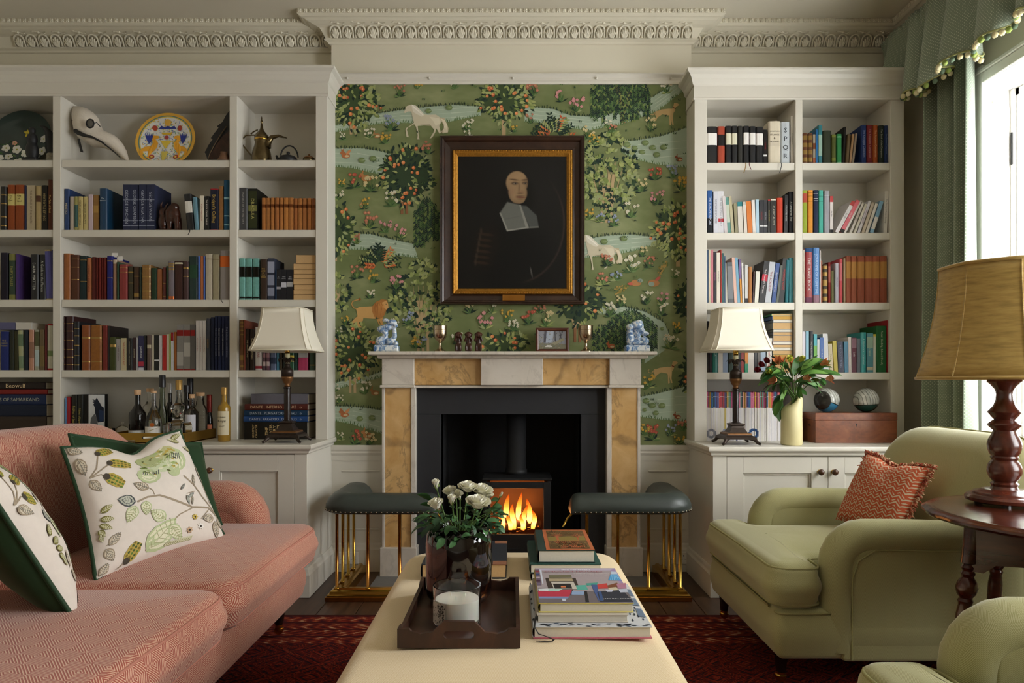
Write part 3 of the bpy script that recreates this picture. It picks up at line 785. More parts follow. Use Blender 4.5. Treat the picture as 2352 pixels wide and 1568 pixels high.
HM = C1([(690, 225), (730, 235), (765, 270), (805, 312), (780, 330), (740, 310), (705, 290)])
def horse(dx, dy):
 def f(p):
  p.poly(sh(HORSE, dx, dy), hx('#c9bfa4')); p.poly(sh(HT, dx, dy), hx('#b9ab8c')); p.poly(sh(HM, dx, dy), hx('#d9d2bf'))
  for i in range(10): p.line(sh(C1([(700 + i * 9, 232 + i * 8), (715 + i * 9, 262 + i * 7)]), dx, dy), 1.6, hx('#efe9dc'), True)
  for i in range(6): p.line(sh(C1([(945 + i * 6, 345 + i * 3), (975 + i * 4, 400), (965 + i * 7, 465)]), dx, dy), 1.2, hx('#d8ccb0'))
  p.poly(sh(C1([(760, 398), (850, 396), (880, 430), (860, 410), (800, 406)]), dx, dy), hx('#a2977c')); p.disc(C1([(662, 258)])[0][0] + dx, C1([(662, 258)])[0][1] + dy, .9, hx('#2a2418'), 6)
  p.poly(sh(C1([(845, 330), (930, 345), (935, 390), (900, 410), (880, 370)]), dx, dy), hx('#d6cdb4'))
 motif('white_horse', f)
horse(0, 0); horse(400, 299)
def L3(ps): return C1(ps, (760, 560), 3.336)
def lion(p):
 p.poly(L3([(195, 500), (215, 485), (320, 478), (345, 500), (345, 575), (300, 572), (250, 568), (246, 590), (215, 603), (230, 630), (245, 640), (215, 640), (192, 600), (172, 610), (186, 636), (163, 636), (157, 600), (190, 565), (205, 555)]), hx('#c49a5e'))
 p.poly(L3([(345, 560), (402, 560), (400, 605), (405, 622), (385, 620), (374, 590), (366, 590), (385, 622), (368, 618)]), hx('#bd8e52'))
 p.line(L3([(200, 498), (175, 490), (160, 462), (168, 440), (225, 422)]), 2.4, hx('#b88a50')); p.disc(*L3([(222, 424)])[0], 3, hx('#8a5428'))
 p.poly(L3([(318, 480), (345, 445), (390, 425), (430, 430), (440, 460), (442, 490), (426, 505), (415, 540), (400, 562), (370, 578), (335, 562), (318, 520)]), hx('#a8713a'))
 p.poly(L3([(392, 450), (425, 435), (440, 462), (442, 490), (425, 503), (405, 490)]), hx('#cf9f62'))
 for i in range(14): p.line(L3([(340 + i * 5, 455 + (i % 4) * 6), (335 + i * 6, 500), (345 + i * 4, 550)]), 1.1, rw.choice([hx('#8a5428'), hx('#c48a4c')]), True)
 p.disc(*L3([(424, 462)])[0], 1, hx('#2a1a0c'), 6)
motif('lion', lion)
DOG = C1([(1260, 285), (1300, 270), (1360, 262), (1395, 262), (1405, 240), (1410, 215), (1435, 212), (1458, 228), (1440, 240), (1425, 250), (1420, 280), (1405, 300), (1400, 360), (1408, 400), (1395, 400), (1385, 350), (1380, 320), (1385, 400), (1372, 405), (1368, 330), (1365, 320), (1310, 310), (1280, 330), (1265, 345), (1255, 370), (1240, 360), (1258, 330), (1245, 310)], (1170, 180))
for dx, dy in ((0, 0), (-3, 592)):
 def dog(p):
  p.poly(sh(DOG, dx, dy), hx('#b89a68')); p.line(sh(C1([(1262, 280), (1230, 315), (1205, 310), (1198, 295), (1210, 285)], (1170, 180)), dx, dy), 1.8, hx('#b89a68'))
  p.line(sh(C1([(1402, 252), (1425, 262)], (1170, 180)), dx, dy), 2.2, hx('#6a2f22'))
 motif('greyhound', dog)
def critter(x, y, s, col, wing=False):
 def f(p):
  p.poly(ngon(x, y, 11 * s, 7 * s, 9), hx(col)); p.poly(ngon(x - 10 * s, y - 7 * s, 5 * s, 4 * s, 8), hx(col))
  p.leaf(x - 9 * s, y - 9 * s, 9 * s, 4 * s, -1.3, hx(col))
  if wing: p.leaf(x, y - 2, 20 * s, 8 * s, -.8, hx('#c88a5c')); p.leaf(x - 2, y - 2, 18 * s, 8 * s, -2.2, hx('#a86a44'))
  p.poly(ngon(x + 2, y + 1, 6 * s, 3 * s, 8), hx('#c9b48c'))
 motif('small_animal', f)
for a in ((866, 312, .8, '#a8794c'), (836, 476, .7, '#b98a58'), (862, 902, .9, '#9a6f44'), (795, 358, .9, '#b06a40', 1), (1560, 366, .7, '#8a4a30'), (1556, 957, .7, '#8a4a30'), (792, 952, .9, '#b06a40', 1), (842, 410, 1.1, '#b07a48'), (846, 1000, 1.1, '#b07a48'), (1404, 795, .8, '#a85a34')): critter(*a)
def peacock(cx, cy, a, s):
 def f(p):
  c, sn = math.cos(a), math.sin(a)
  for i in range(40):
   l, q = rw.uniform(12, 46) * s, rw.uniform(-.22, .22)
   p.leaf(cx + l * math.cos(a + q), cy + l * math.sin(a + q), 6, 4, a + q, rw.choice([hx('#8a7a3a'), hx('#a88a4a'), hx('#5a6a3a')]))
  p.poly(ngon(cx - 6 * c, cy - 6 * sn, 13 * s, 8 * s, 10), hx('#b07a4c')); p.poly(ngon(cx - 16 * c, cy - 12 * sn - 3, 7 * s, 5 * s, 8), hx('#8a9a8a')); p.leaf(cx, cy, 16 * s, 8 * s, a + .4, hx('#b85a4a'))
 motif('peacock', f)
peacock(1455, 652, math.pi * .88, .95); peacock(1504, 645, -1.05, 1.05)
def clump(x, y, s, fc, kind, flat=False):
 def f(p):
  n = rw.randint(8, 13)
  for i in range(n):
   a = -math.pi / 2 + (i - n / 2) * .28
   p.leaf(x, y, rw.uniform(9, 18) * s, 3.2 * s, a + rw.uniform(-.2, .2), rw.choice(DG + MG + (PG if kind else [])))
  for i in range(rw.randint(6, 12)):
   fx, fy = x + rw.uniform(-12, 12) * s, y - rw.uniform(9, 26) * s
   p.line([(x, y), (fx, fy)], .9, MG[0])
   for q in range(4): p.disc(fx + 1.5 * s * math.cos(q * 1.57), fy + 1.5 * s * math.sin(q * 1.57), 1.55 * s, hx(fc), 5)
   p.disc(fx, fy, .8 * s, hx('#c8b070'), 5)
 motif('flower_clump', f)
FC = ['#b8705c', '#c9b98a', '#c49a3c', '#8694b0', '#c9868c', '#cfcab4', '#b05040']
spots = [(918, 222, 1, 0), (960, 205, .9, 2), (1045, 205, 1, 5), (900, 300, 1.3, 3), (850, 318, 1, 5), (885, 330, 1, 2), (985, 355, 1.2, 0), (790, 322, .8, 5), (815, 432, 1.4, 6), (852, 440, 1.3, 1), (778, 460, 1, 5), (838, 480, 1, 2), (850, 525, 1.4, 0), (885, 535, 1.1, 4), (922, 548, 1.2, 4), (785, 430, .7, 2), (900, 475, 1.3, 5), (820, 560, .9, 0), (820, 640, 1.2, 0), (860, 650, 1.1, 2), (910, 665, 1.3, 4), (850, 685, .9, 5), (795, 745, .9, 2), (778, 770, .7, 5), (1075, 320, .9, 5), (1075, 300, 1, 5), (1225, 222, 1.4, 0), (1290, 235, 1.1, 4), (1325, 258, 1.3, 4), (1220, 285, .9, 0), (1180, 305, .8, 2), (1395, 295, .8, 5), (1495, 300, 1.1, 1), (1530, 215, 1, 5), (1350, 320, 1.2, 1), (1365, 335, 1, 2), (1405, 305, .9, 0), (1505, 415, 1.3, 6), (1545, 410, 1.1, 3), (1565, 440, 1.3, 2), (1510, 470, 1.2, 4), (1475, 440, 1.2, 1), (1450, 500, 1.3, 5), (1355, 505, 1, 2), (1378, 510, .9, 3), (1410, 520, 1, 3), (1475, 590, 1, 1), (1450, 625, 1.5, 5), (1385, 655, 1.2, 0), (1415, 645, 1, 3), (1490, 615, 1, 0), (1520, 700, 1.2, 4), (1485, 700, 1.2, 5), (1400, 728, 1.3, 5), (1425, 705, 1, 1), (1520, 725, 1.1, 5), (1555, 765, 1, 2), (1540, 800, 1.4, 5), (1490, 890, 1.2, 2), (1500, 1010, 1.4, 6), (1540, 1000, 1, 3), (1570, 990, 1.1, 0), (1480, 1000, 1, 2), (1560, 1020, .9, 2), (815, 1020, 1.3, 6), (850, 1022, 1.2, 1), (785, 1010, .8, 5), (840, 905, 1.1, 5), (780, 925, .7, 5), (770, 900, .8, 5), (955, 800, 1, 2), (970, 798, 1, 3), (1080, 720, 1.2, 1), (1115, 755, 1.5, 4), (1165, 740, 1.1, 2), (1215, 745, 1.3, 6), (1255, 750, 1.4, 1), (1180, 760, 1, 5), (1050, 790, 1, 5), (1240, 720, 1, 0), (1395, 610, 1.1, 0), (940, 745, 1.1, 3), (905, 755, .9, 5), (1550, 640, .8, 5), (1460, 760, .8, 5), (1130, 720, 1, 5)]
for (x, y, s, c) in spots: clump(x, y, s, FC[c], rw.random() < .5)
def pads(p):
 for (x, y, r) in ((832, 369, 8), (858, 365, 8), (985, 256, 7), (1032, 248, 8), (1440, 333, 8), (1458, 341, 7), (1482, 329, 8), (1499, 340, 8), (1524, 339, 8), (1475, 350, 7), (1508, 356, 8), (1388, 555, 8), (1433, 548, 8), (827, 961, 8), (855, 959, 8), (1484, 920, 8), (1498, 931, 8), (1520, 931, 8), (1506, 948, 7), (1480, 941, 5), (1520, 755, 5)):
  p.disc(x, y, r, hx('#6f8050'), 10, r * .8); p.disc(x + 1, y, r * .55, hx('#7f8e5c'), 8, r * .4); p.poly([(x, y), (x + r, y - r * .4), (x + r, y - r * .1)], RIV)
 for i in range(260):
  x, y = rw.uniform(765, 1584), rw.uniform(195, 1020)
  if 880 < x < 1468 and y > 800 or 1010 < x < 1343 and 310 < y < 697: continue
  for k in range(4): p.leaf(x + rw.uniform(-4, 4), y, rw.uniform(4, 8), 1.5, -math.pi / 2 + rw.uniform(-.7, .7), rw.choice(DG + MG))
motif('pads_and_grass', pads)
tag([o for o in wp.children if o.name == 'pads_and_grass'][0], kind='stuff')
# ---------------------------------------------------------------- fireplace surround
ym = 3.80
fp = thing('fireplace_surround', 'white and yellow marble fireplace surround with black slate slips', 'fireplace', (0, 3.9, 0))
yj = 3.88                                                 # face of the jambs
def fb(x0, x1, y0, y1, Yf, mat, name, yb=YC - .0022, b=.003): return MB().box(X(x0, Yf), X(x1, Yf), Yf, yb, Z(y1, Yf), Z(y0, Yf), b).build(name, M[mat], fp)
MANT = fb(845, 1510, 806.5, 814.5, 3.78, 'marble', 'mantel_shelf', b=.004)
fb(866, 1489, 815, 822.5, 3.83, 'marble', 'bed_moulding', b=.004)
for (a, b) in ((877, 951), (1400, 1473)): fb(a, b, 822.5, 884, 3.86, 'marble', 'corner_block')
fb(1104, 1247, 816, 884.5, 3.845, 'marble', 'centre_tablet', yb=3.90)
for (a, b) in ((951, 1105), (1246, 1400)): fb(a, b, 822.5, 884, 3.885, 'siena', 'frieze_panel')
fb(872, 952, 884, 890.5, 3.85, 'marble', 'capital'); fb(1398, 1479, 884, 890.5, 3.85, 'marble', 'capital'); fb(952, 1398, 885, 891, 3.875, 'marble', 'frieze_fillet')
for (a, b, c, d, p, q) in ((877, 884, 943.6, 955, 872, 957), (1464, 1471, 1394, 1405, 1393, 1477)):
 lo, hi = min(a, c), max(b, d)
 fb(lo, hi, 890.5, 1258, yj + .012, 'marble', 'jamb_slab', b=.002)
 fb(min(b, d), max(a, c), 891, 1257, yj + .004, 'siena', 'jamb_panel', yb=yj + .02, b=.001)
 fb(a, b, 890.5, 1258, yj - .004, 'marble', 'jamb_edge', yb=yj + .02); fb(c, d, 890.5, 1258, yj - .004, 'marble', 'jamb_edge', yb=yj + .02)
 MB().box(X(p, yj - .02), X(q, yj - .02), yj - .02, YC - .0022, 0.0, Z(1258, yj - .02), .003).build('plinth_block', M['marble'], fp)
ys = 3.945
xa, xb = X(954, ys), X(1395, ys)
MB().box(xa, xb, ys, YC - .003, Z(951, ys), Z(889, ys), .001).build('slate_header', M['slate'], fp)
MB().box(xa, X(1012.6, ys) - .0006, ys, YC - .003, 0.002, Z(951, ys) - .0008, .001).build('slate_slip', M['slate'], fp)
MB().box(X(1334.6, ys) + .0006, xb, ys, YC - .003, 0.002, Z(951, ys) - .0008, .001).build('slate_slip', M['slate'], fp)
hearth = struct(MB().box(X(868, 3.9), X(1482, 3.9), 3.55, 4.44, -.011, .004, .002).build('trim_5', M['hearth']))
# ---------------------------------------------------------------- stove
yS = 3.90
st = thing('wood_burning_stove', 'black cast-iron wood-burning stove with a lit fire behind glass', 'stove', (0, 4.02, 0.004))
sx0, sx1, sz = X(1110, yS), X(1266, yS), Z(1098, yS)
zl = .10
m = MB(); yk = yS + .27
m.box(sx0, sx0 + .02, yS + .004, yk, zl, sz - .012); m.box(sx1 - .02, sx1, yS + .004, yk, zl, sz - .012); m.box(sx0, sx1, yk - .015, yk, zl, sz - .012); m.box(sx0, sx1, yS + .004, yk, zl, zl + .02)
m.build('stove_body', M['iron'], st)
MB().box(sx0 - .006, sx1 + .006, yS - .012, yk + .004, sz - .012, sz, .004).build('top_plate', M['iron'], st)
for (x_, y_) in ((sx0 + .03, yS + .03), (sx1 - .03, yS + .03), (sx0 + .03, yk - .03), (sx1 - .03, yk - .03)): MB().lathe([(.014, .004), (.018, .05), (.022, zl)], (x_, y_, 0), 10).build('leg', M['iron'], st, True)
gx0, gx1, gz0, gz1 = X(1127, yS), X(1248, yS), Z(1226, yS), Z(1121, yS)
m = MB(); m.box(sx0 + .004, gx0, yS - .008, yS + .004, zl + .004, sz - .022, .002); m.box(gx1, sx1 - .004, yS - .008, yS + .004, zl + .004, sz - .022, .002); m.box(gx0, gx1, yS - .008, yS + .004, gz1, sz - .022, .002); m.box(gx0, gx1, yS - .008, yS + .004, zl + .004, gz0, .002)
dr = m.build('door', M['iron'], st)
MB().box(gx0 - .004, gx1 + .004, yS - .004, yS - .001, gz0 - .004, gz1 + .004).build('door_glass', M['stove_glass'], dr)
MB().tube([(gx0 - .02, yS - .012, gz0 + .06), (gx0 - .02, yS - .03, gz0 + .075), (gx0 - .02, yS - .03, gz0 + .125), (gx0 - .02, yS - .012, gz0 + .14)], .005, 6).build('handle', M['iron'], dr, True)
for i in range(3): MB().tube([(sx0 + .03 + i * .11, yS - .010, zl + .05), (sx0 + .12 + i * .11, yS - .010, zl + .05)], .003, 6).build('air_slot', M['iron'], dr)
for (a, b, c_, d_) in ((sx0 + .02, sx1 - .02, yk - .035, yk - .015), (sx0 + .02, sx0 + .036, yS + .02, yk - .035), (sx1 - .036, sx1 - .02, yS + .02, yk - .035)): MB().box(a, b, c_, d_, zl + .02, sz - .03).build('firebrick', M['firebrick'], st)
MB().lathe([(.066, 0), (.066, .03), (.060, .032), (.060, RZ + .2 - sz)], ((sx0 + sx1) / 2 - .005, yS + .19, sz - .001), 24).build('flue_pipe', M['iron'], st, True)
for (x_, z_, a_, l_, r_) in ((-.02, gz0 + .02, .15, .22, .035), (.05, gz0 + .035, -.3, .18, .03), (-.01, gz0 + .07, .5, .2, .03)):
 c = Vector(((sx0 + sx1) / 2 + x_, yS + .12, z_)); d = Vector((math.cos(a_), .25, math.sin(a_) * .5)).normalized() * l_ / 2
 g = tag(MB().tube([c - d, c - d * .3, c + d * .4, c + d], [r_, r_ * 1.1, r_, r_ * .9], 9).build('firewood_log', M['log'], None, True), ('charred log glowing at the bottom of the stove', 'short charred log on the right of the stove fire', 'charred log lying on top in the stove fire')[int(z_ > gz0 + .03) + int(z_ > gz0 + .05)], 'log', 'logs burning in the stove')
rf = random.Random(3)
fire = thing('fire', 'orange flames burning behind the stove glass', 'fire', ((sx0 + sx1) / 2, yS + .1, gz0))
cx = (sx0 + sx1) / 2
for (dx, h_, wd, y_) in ((-.085, .13, .03, .07), (-.055, .20, .032, .1), (-.02, .15, .028, .06), (.012, .21, .03, .1), (.04, .14, .026, .07), (.065, .17, .03, .11), (.09, .11, .024, .07), (-.1, .07, .02, .05), (.03, .09, .022, .045), (-.04, .09, .024, .045)):
 m = MB(); N = 9; pts, rs = [], []
 ph = rf.uniform(0, 6)
 for i in range(N):
  t_ = i / (N - 1)
  pts.append((cx + dx + .016 * math.sin(ph + t_ * 4) * t_ + dx * .1 * t_, yS + y_, gz0 + .015 + h_ * t_))
  rs.append(wd * (.45 + .9 * t_) * (1 - t_) ** .8 + .0008)
 m.tube(pts, rs, 7).build('flame', M['flame'], fire, True)
pl = bpy.data.lights.new('fire_glow', 'POINT'); pl.energy = 5.0; pl.color = (1, .45, .15); pl.shadow_soft_size = .06
po = bpy.data.objects.new('fire_glow', pl); COL.objects.link(po); po.parent = fire; po.location = (0, -.03, .09)
# ---------------------------------------------------------------- club fender
fd = thing('club_fender', 'brass club fender with two padded dark green leather corner seats', 'fender', (0, 3.6, 0))
fxl, fxr, fyf, fyb = X(750, 3.43), X(1586, 3.43), 3.425, 3.945
upath = [(fxl, fyb), (fxl, fyf), (fxr, fyf), (fxr, fyb)]
# outside of the U is on its right hand when walked this way round
sweep(upath[::-1], [(.0, .0), (.0, .03), (.006, .034), (.012, .034), (.014, .046), (.028, .052), (.034, .046), (.046, .046), (.050, .056), (.066, .056), (.072, .046), (.086, .044), (.090, .0)]).build('base_rail', M['brass'], fd)
sweep(upath[::-1], [(-.006, .002), (-.006, .022), (0, .024), (.004, .0)]).build('base_edge', M['copper'], fd)
zseat = Z(1181, 3.40)
def rod(x, y, mat='brass'):
 MB().tube([(x, y, .05), (x, y, zseat + .004)], .0085, 10).build('rod', M[mat], fd, True)
 MB().lathe([(.014, 0), (.014, .004), (.010, .010)], (x, y, .05), 10).build('rod_collar', M['brass'], fd, True)
yr = fyf + .055
for xp in (774, 845, 918, 989): rod(X(xp, yr), yr, 'copper')
for xp in (1348, 1419, 1490, 1562): rod(X(xp, yr), yr)
for i, yq in enumerate((3.60, 3.72, 3.85)): rod(X(774, yr), yq); rod(X(1562, yr), yq)
for sgn, xo, xi in ((-1, X(731, 3.38), X(1005, 3.38)), (1, X(1605, 3.38), X(1312, 3.38))):
 # L-shaped padded seat: rounded section swept round the corner
 wd = .17; xo_c = xo - sgn * (wd / 2 + .0)
 yfc = 3.385 + wd / 2
 path = [(xi + sgn * .0, yfc)] + [(xi + sgn * (abs(xo_c - xi) - .07) * t_, yfc) for t_ in (.5,)] + [(xo_c - sgn * .06, yfc)]
 for a in (15, 35, 55, 75): path.append((xo_c - sgn * .06 + sgn * .06 * math.sin(math.radians(a)), yfc + .06 - .06 * math.cos(math.radians(a))))
 path += [(xo_c, yfc + .06), (xo_c, 3.75), (xo_c, 3.90)]
 prof = [(-wd / 2 + .012, 0), (-wd / 2, .012), (-wd / 2 + .002, .04), (-wd / 2 + .016, .068), (-wd / 4, .090), (0, .097), (wd / 4, .090), (wd / 2 - .016, .068), (wd / 2 - .002, .04), (wd / 2, .012), (wd / 2 - .012, 0)]
 vs, fs = [], []; K = len(prof)
 ppp = []
 # rounded ends
 p0, p1 = Vector(path[0]), Vector(path[1]); d0 = (p1 - p0).normalized(); pl_, pm_ = Vector(path[-1]), Vector(path[-2]); d1 = (pl_ - pm_).normalized()
 rings = [(p0 - d0 * 0.0 + d0 * .0, d0, .02), (p0 + d0 * .006, d0, .55), (p0 + d0 * .02, d0, .88), (p0 + d0 * .045, d0, 1.0)]
 for i in range(1, len(path) - 1):
  a, b = Vector(path[i - 1]), Vector(path[i + 1]); rings.append((Vector(path[i]), (b - a).normalized(), 1.0))
 rings += [(pl_ - d1 * .045, d1, 1.0), (pl_ - d1 * .02, d1, .88), (pl_ - d1 * .006, d1, .55), (pl_, d1, .02)]
 for (c_, d_, s_) in rings:
  nn = Vector((d_.y, -d_.x))
  for (o_, z_) in prof: vs.append((c_.x + nn.x * o_ * (.85 + .15 * s_), c_.y + nn.y * o_ * (.85 + .15 * s_), zseat + z_ * (s_ * .75 + .25 if s_ > .1 else .25)))
 for i in range(len(rings) - 1):
  for k in range(K): fs.append((i * K + k, i * K + (k + 1) % K, (i + 1) * K + (k + 1) % K, (i + 1) * K + k))
 fs += [tuple(range(K)), tuple((len(rings) - 1) * K + k for k in range(K))]
 seat = MB().add(vs, fs).build('seat', M['leather'], fd, True, 50)
 edge = [Vector((c_.x + d_.y * sgn * wd / 2, c_.y - d_.x * sgn * wd / 2)) for (c_, d_, s_) in rings if s_ > .8]; acc = .0
 for i in range(len(edge) - 1):
  seg = edge[i + 1] - edge[i]; q = acc
  while q < seg.length:
   p = edge[i] + seg * (q / seg.length); MB().ell((p.x, p.y, zseat + .012), (.0055, .0055, .0055), 8, 5).build('nail_head', M['nail'], seat, True); q += .0258
  acc = q - seg.length
 MB().tube([(xi - sgn * -.03, 3.46, zseat), (xi + sgn * .012, 3.46, zseat - .006), (xi - sgn * .012, 3.46, zseat - .03), (xi - sgn * .035, 3.46, zseat - .075)], .006, 8).build('bracket', M['brass'], fd, True)
# ---------------------------------------------------------------- portrait
yp = 3.935
pt = thing('portrait_painting', 'dark oil portrait of a man in black with a white collar', 'painting', (X(1176, yp), YC, Z(699, yp)))
px0, px1, py0, py1 = 1010, 1343, 310.5, 698.5
def frame_ring(o, i, zo, zi, name, mat, par, prof):
 """picture-frame ring: o, i = outer/inner (x0, x1, z0, z1); prof = (t 0..1, y)"""
 vs, fs = [], []; K = len(prof)
 for (cx_, cz_) in ((0, 0), (1, 0), (1, 1), (0, 1)):
  for (t_, y_) in prof:
   vs.append((o[cx_] + (i[cx_] - o[cx_]) * t_, y_, o[2 + cz_] + (i[2 + cz_] - o[2 + cz_]) * t_))
 for a in range(4):
  b = (a + 1) % 4
  for k in range(K - 1): fs.append((a * K + k, b * K + k, b * K + k + 1, a * K + k + 1))
 return MB().add(vs, fs).build(name, M[mat], par)
O = (X(px0, yp), X(px1, yp), Z(py1, yp), Z(py0, yp)); G = (X(1039, yp), X(1315, yp), Z(674, yp), Z(342, yp)); I = (X(1052, yp), X(1302, yp), Z(661, yp), Z(356, yp))
frame_ring(O, G, 0, 0, 'frame', 'framewood', pt, [(0, YC - .0023), (0, yp + .004), (.06, yp - .004), (.14, yp - .002), (.2, yp - .006), (.34, yp + .001), (.42, yp + .016), (.6, yp + .020), (.8, yp + .024), (.92, yp + .021), (1, yp + .024)])
gl_ = frame_ring(G, I, 0, 0, 'gilt_slip', 'gold_frame', pt, [(0, yp + .026), (0, yp + .016), (.2, yp + .012), (.35, yp + .016), (.5, yp + .014), (.8, yp + .022), (1, yp + .028)])
bd = MB()                                                 # beaded gilt edge
n = 46
for i in range(n):
 t_ = (i + .5) / n
 for (x_, z_) in ((G[0] + (G[1] - G[0]) * t_, G[3] - .006), (G[0] + (G[1] - G[0]) * t_, G[2] + .006)): bd.ell((x_, yp + .012, z_), (.0055, .004, .0035), 6, 4)
for i in range(56):
 t_ = (i + .5) / 56
 for x_ in (G[0] + .006, G[1] - .006): bd.ell((x_, yp + .012, G[2] + (G[3] - G[2]) * t_), (.0035, .004, .0055), 6, 4)
bd.build('gilt_beading', M['gold_frame'], gl_, True)
# painted canvas: colours worked out point by point on a fine grid (crop pixels: 3.825 per px from 1000, 300)
NX, NY = 190, 232
cu, cv = np.meshgrid(np.linspace(199, 1153, NX), np.linspace(214, 1378, NY))
img = np.zeros((NY, NX, 3)); img[:] = hx('#171514')
img += (np.exp(-((cu - 900) / 300) ** 2 - ((cv - 500) / 400) ** 2) * .006)[..., None] * np.array([1, .93, .85])
def sstep(x): x = np.clip(x, 0, 1); return x * x * (3 - 2 * x)
def blob(cx, cy, rx, ry, col, a=1.0, soft=.35, ang=0.0):
 c, s_ = math.cos(ang), math.sin(ang); dx, dy = cu - cx, cv - cy
 r = np.sqrt(((dx * c + dy * s_) / rx) ** 2 + ((-dx * s_ + dy * c) / ry) ** 2)
 w_ = (a * sstep((1 + soft - r) / (2 * soft)))[..., None]
 img[:] = img * (1 - w_) + np.array(hx(col)) * w_
def pmask(pts, soft=5.0):
 ins = np.ones_like(cu) * 1e9
 n_ = len(pts); area = sum(pts[i - 1][0] * pts[i][1] - pts[i][0] * pts[i - 1][1] for i in range(n_)); sg = 1 if area > 0 else -1
 for i in range(n_):
  (x0, y0), (x1, y1) = pts[i - 1], pts[i]; l = math.hypot(x1 - x0, y1 - y0)
  ins = np.minimum(ins, sg * ((x1 - x0) * (cv - y0) - (y1 - y0) * (cu - x0)) / l)
 return sstep(ins / soft * .5 + .5)
def pfill(pts, col, a=1.0, soft=5.0):
 w_ = (pmask(pts, soft) * a)[..., None]; img[:] = img * (1 - w_) + np.array(hx(col)) * w_
# gown and sleeve
blob(700, 1150, 330, 380, '#100f0f', .9, .3); blob(440, 1010, 110, 210, '#1c1512', .9, .35, .25)
for i in range(6):
 blob(440 - i * 8, 900 + i * 50, 60, 12, '#4a3626', .55, .5, .12); blob(400 - i * 10, 870 + i * 55, 10, 26, '#5a4a3a', .5, .6)
# hair and cap
blob(715, 560, 150, 190, '#110f0e', .95, .3)
# painted oval border
rr = np.sqrt(((cu - 700) / 432) ** 2 + ((cv - 800) / 528) ** 2); wo = np.exp(-((rr - 1) / .018) ** 2) * sstep((cu - 720) / 200) * sstep((cv - 380) / 300) * .5
img = img * (1 - wo[..., None]) + np.array(hx('#54443a')) * wo[..., None]
# head
def em(cx, cy, rx, ry, soft=.07): return sstep((1 + soft - np.sqrt(((cu - cx) / rx) ** 2 + ((cv - cy) / ry) ** 2)) / (2 * soft))
fmk = np.maximum(np.maximum(em(716, 446, 96, 103), em(724, 535, 82, 92)), em(736, 582, 54, 46))
sk = np.array(hx('#b3926c'))[None, None] * (1 - .55 * sstep((690 - cu) / 75) * sstep((cv - 430) / 130) - .45 * sstep((cu - 770) / 50) - .25 * sstep((cv - 560) / 70) + .15 * np.exp(-((cu - 735) / 60) ** 2 - ((cv - 392) / 40) ** 2))[..., None]
img[:] = img * (1 - fmk[..., None]) + sk * fmk[..., None]
blob(697, 449, 30, 13, '#3f2a1e', .9, .6); blob(785, 447, 27, 13, '#4d3627', .8, .5)
blob(690, 418, 40, 7, '#4a3324', .8, .6, .10); blob(785, 420, 30, 7, '#4a3324', .8, .6, -.08)
blob(700, 452, 18, 7, '#9a8a78', .9, .3); blob(703, 452, 7, 7, '#1c1511', 1, .3); blob(788, 450, 15, 6, '#9a8a78', .9, .3); blob(789, 450, 6, 6, '#1c1511', 1, .3)
blob(752, 485, 18, 55, '#b2926c', .9, .5, -.1); blob(735, 490, 8, 50, '#6f5240', .5, .7, .05); blob(758, 525, 24, 14, '#a98362', .9, .4); blob(745, 538, 30, 6, '#4a3022', .6, .5)
blob(748, 573, 44, 7, '#7c4438', .85, .4, .04); blob(748, 561, 40, 4, '#4f3024', .7, .4); blob(748, 588, 30, 5, '#5a3d2c', .5, .6)
blob(668, 520, 26, 30, '#b0876a', .5, .7)
# collar
pfill([(630, 615), (740, 640), (822, 842), (628, 872), (565, 712)], '#7f8078', .95, 7); pfill([(745, 645), (800, 650), (890, 735), (908, 838), (830, 842)], '#5f625e', .95, 7)
pfill([(735, 640), (750, 640), (822, 842), (795, 846)], '#a7a69c', .9, 4); pfill([(626, 862), (790, 838), (820, 842), (628, 873)], '#b9b8ac', .9, 4); pfill([(563, 712), (574, 712), (640, 868), (627, 872)], '#b0afa4', .9, 4); pfill([(826, 834), (906, 830), (909, 840), (828, 843)], '#9a9a90', .8, 4)
pfill([(610, 762), (745, 736), (747, 742), (612, 770)], '#6a6c66', .6, 5)
blob(843, 1235, 6, 45, '#6a6864', .8, .5, -.2)
vs = [(I[0] + (I[1] - I[0]) * i / (NX - 1), yp + .027, I[3] + (I[2] - I[3]) * j / (NY - 1)) for j in range(NY) for i in range(NX)]
fs = [(j * NX + i, (j + 1) * NX + i, (j + 1) * NX + i + 1, j * NX + i + 1) for j in range(NY - 1) for i in range(NX - 1)]
me = bpy.data.meshes.new('canvas'); o_ = OFF[pt.name]
me.from_pydata((np.array(vs) - np.array(o_)).tolist(), [], fs)
at = me.attributes.new('Col', 'FLOAT_COLOR', 'POINT'); at.data.foreach_set('color', np.concatenate([np.clip(img * .62, 0, .9), np.ones((NY, NX, 1))], 2).ravel().astype(np.float32))
mo = colmat('old_oil_paint', .4, .3, .06, 40); me.materials.append(mo)
o = bpy.data.objects.new('canvas', me); COL.objects.link(o); o.parent = pt
MB().box(I[0], I[1], yp + .0275, yp + .03, I[2], I[3]).build('backing_board', M['framewood'], pt)
MB().box(X(1154, yp), X(1206, yp), yp - .006, yp + .016, Z(690.5, yp), Z(676, yp), .002).build('name_plate', M['copper'], pt)
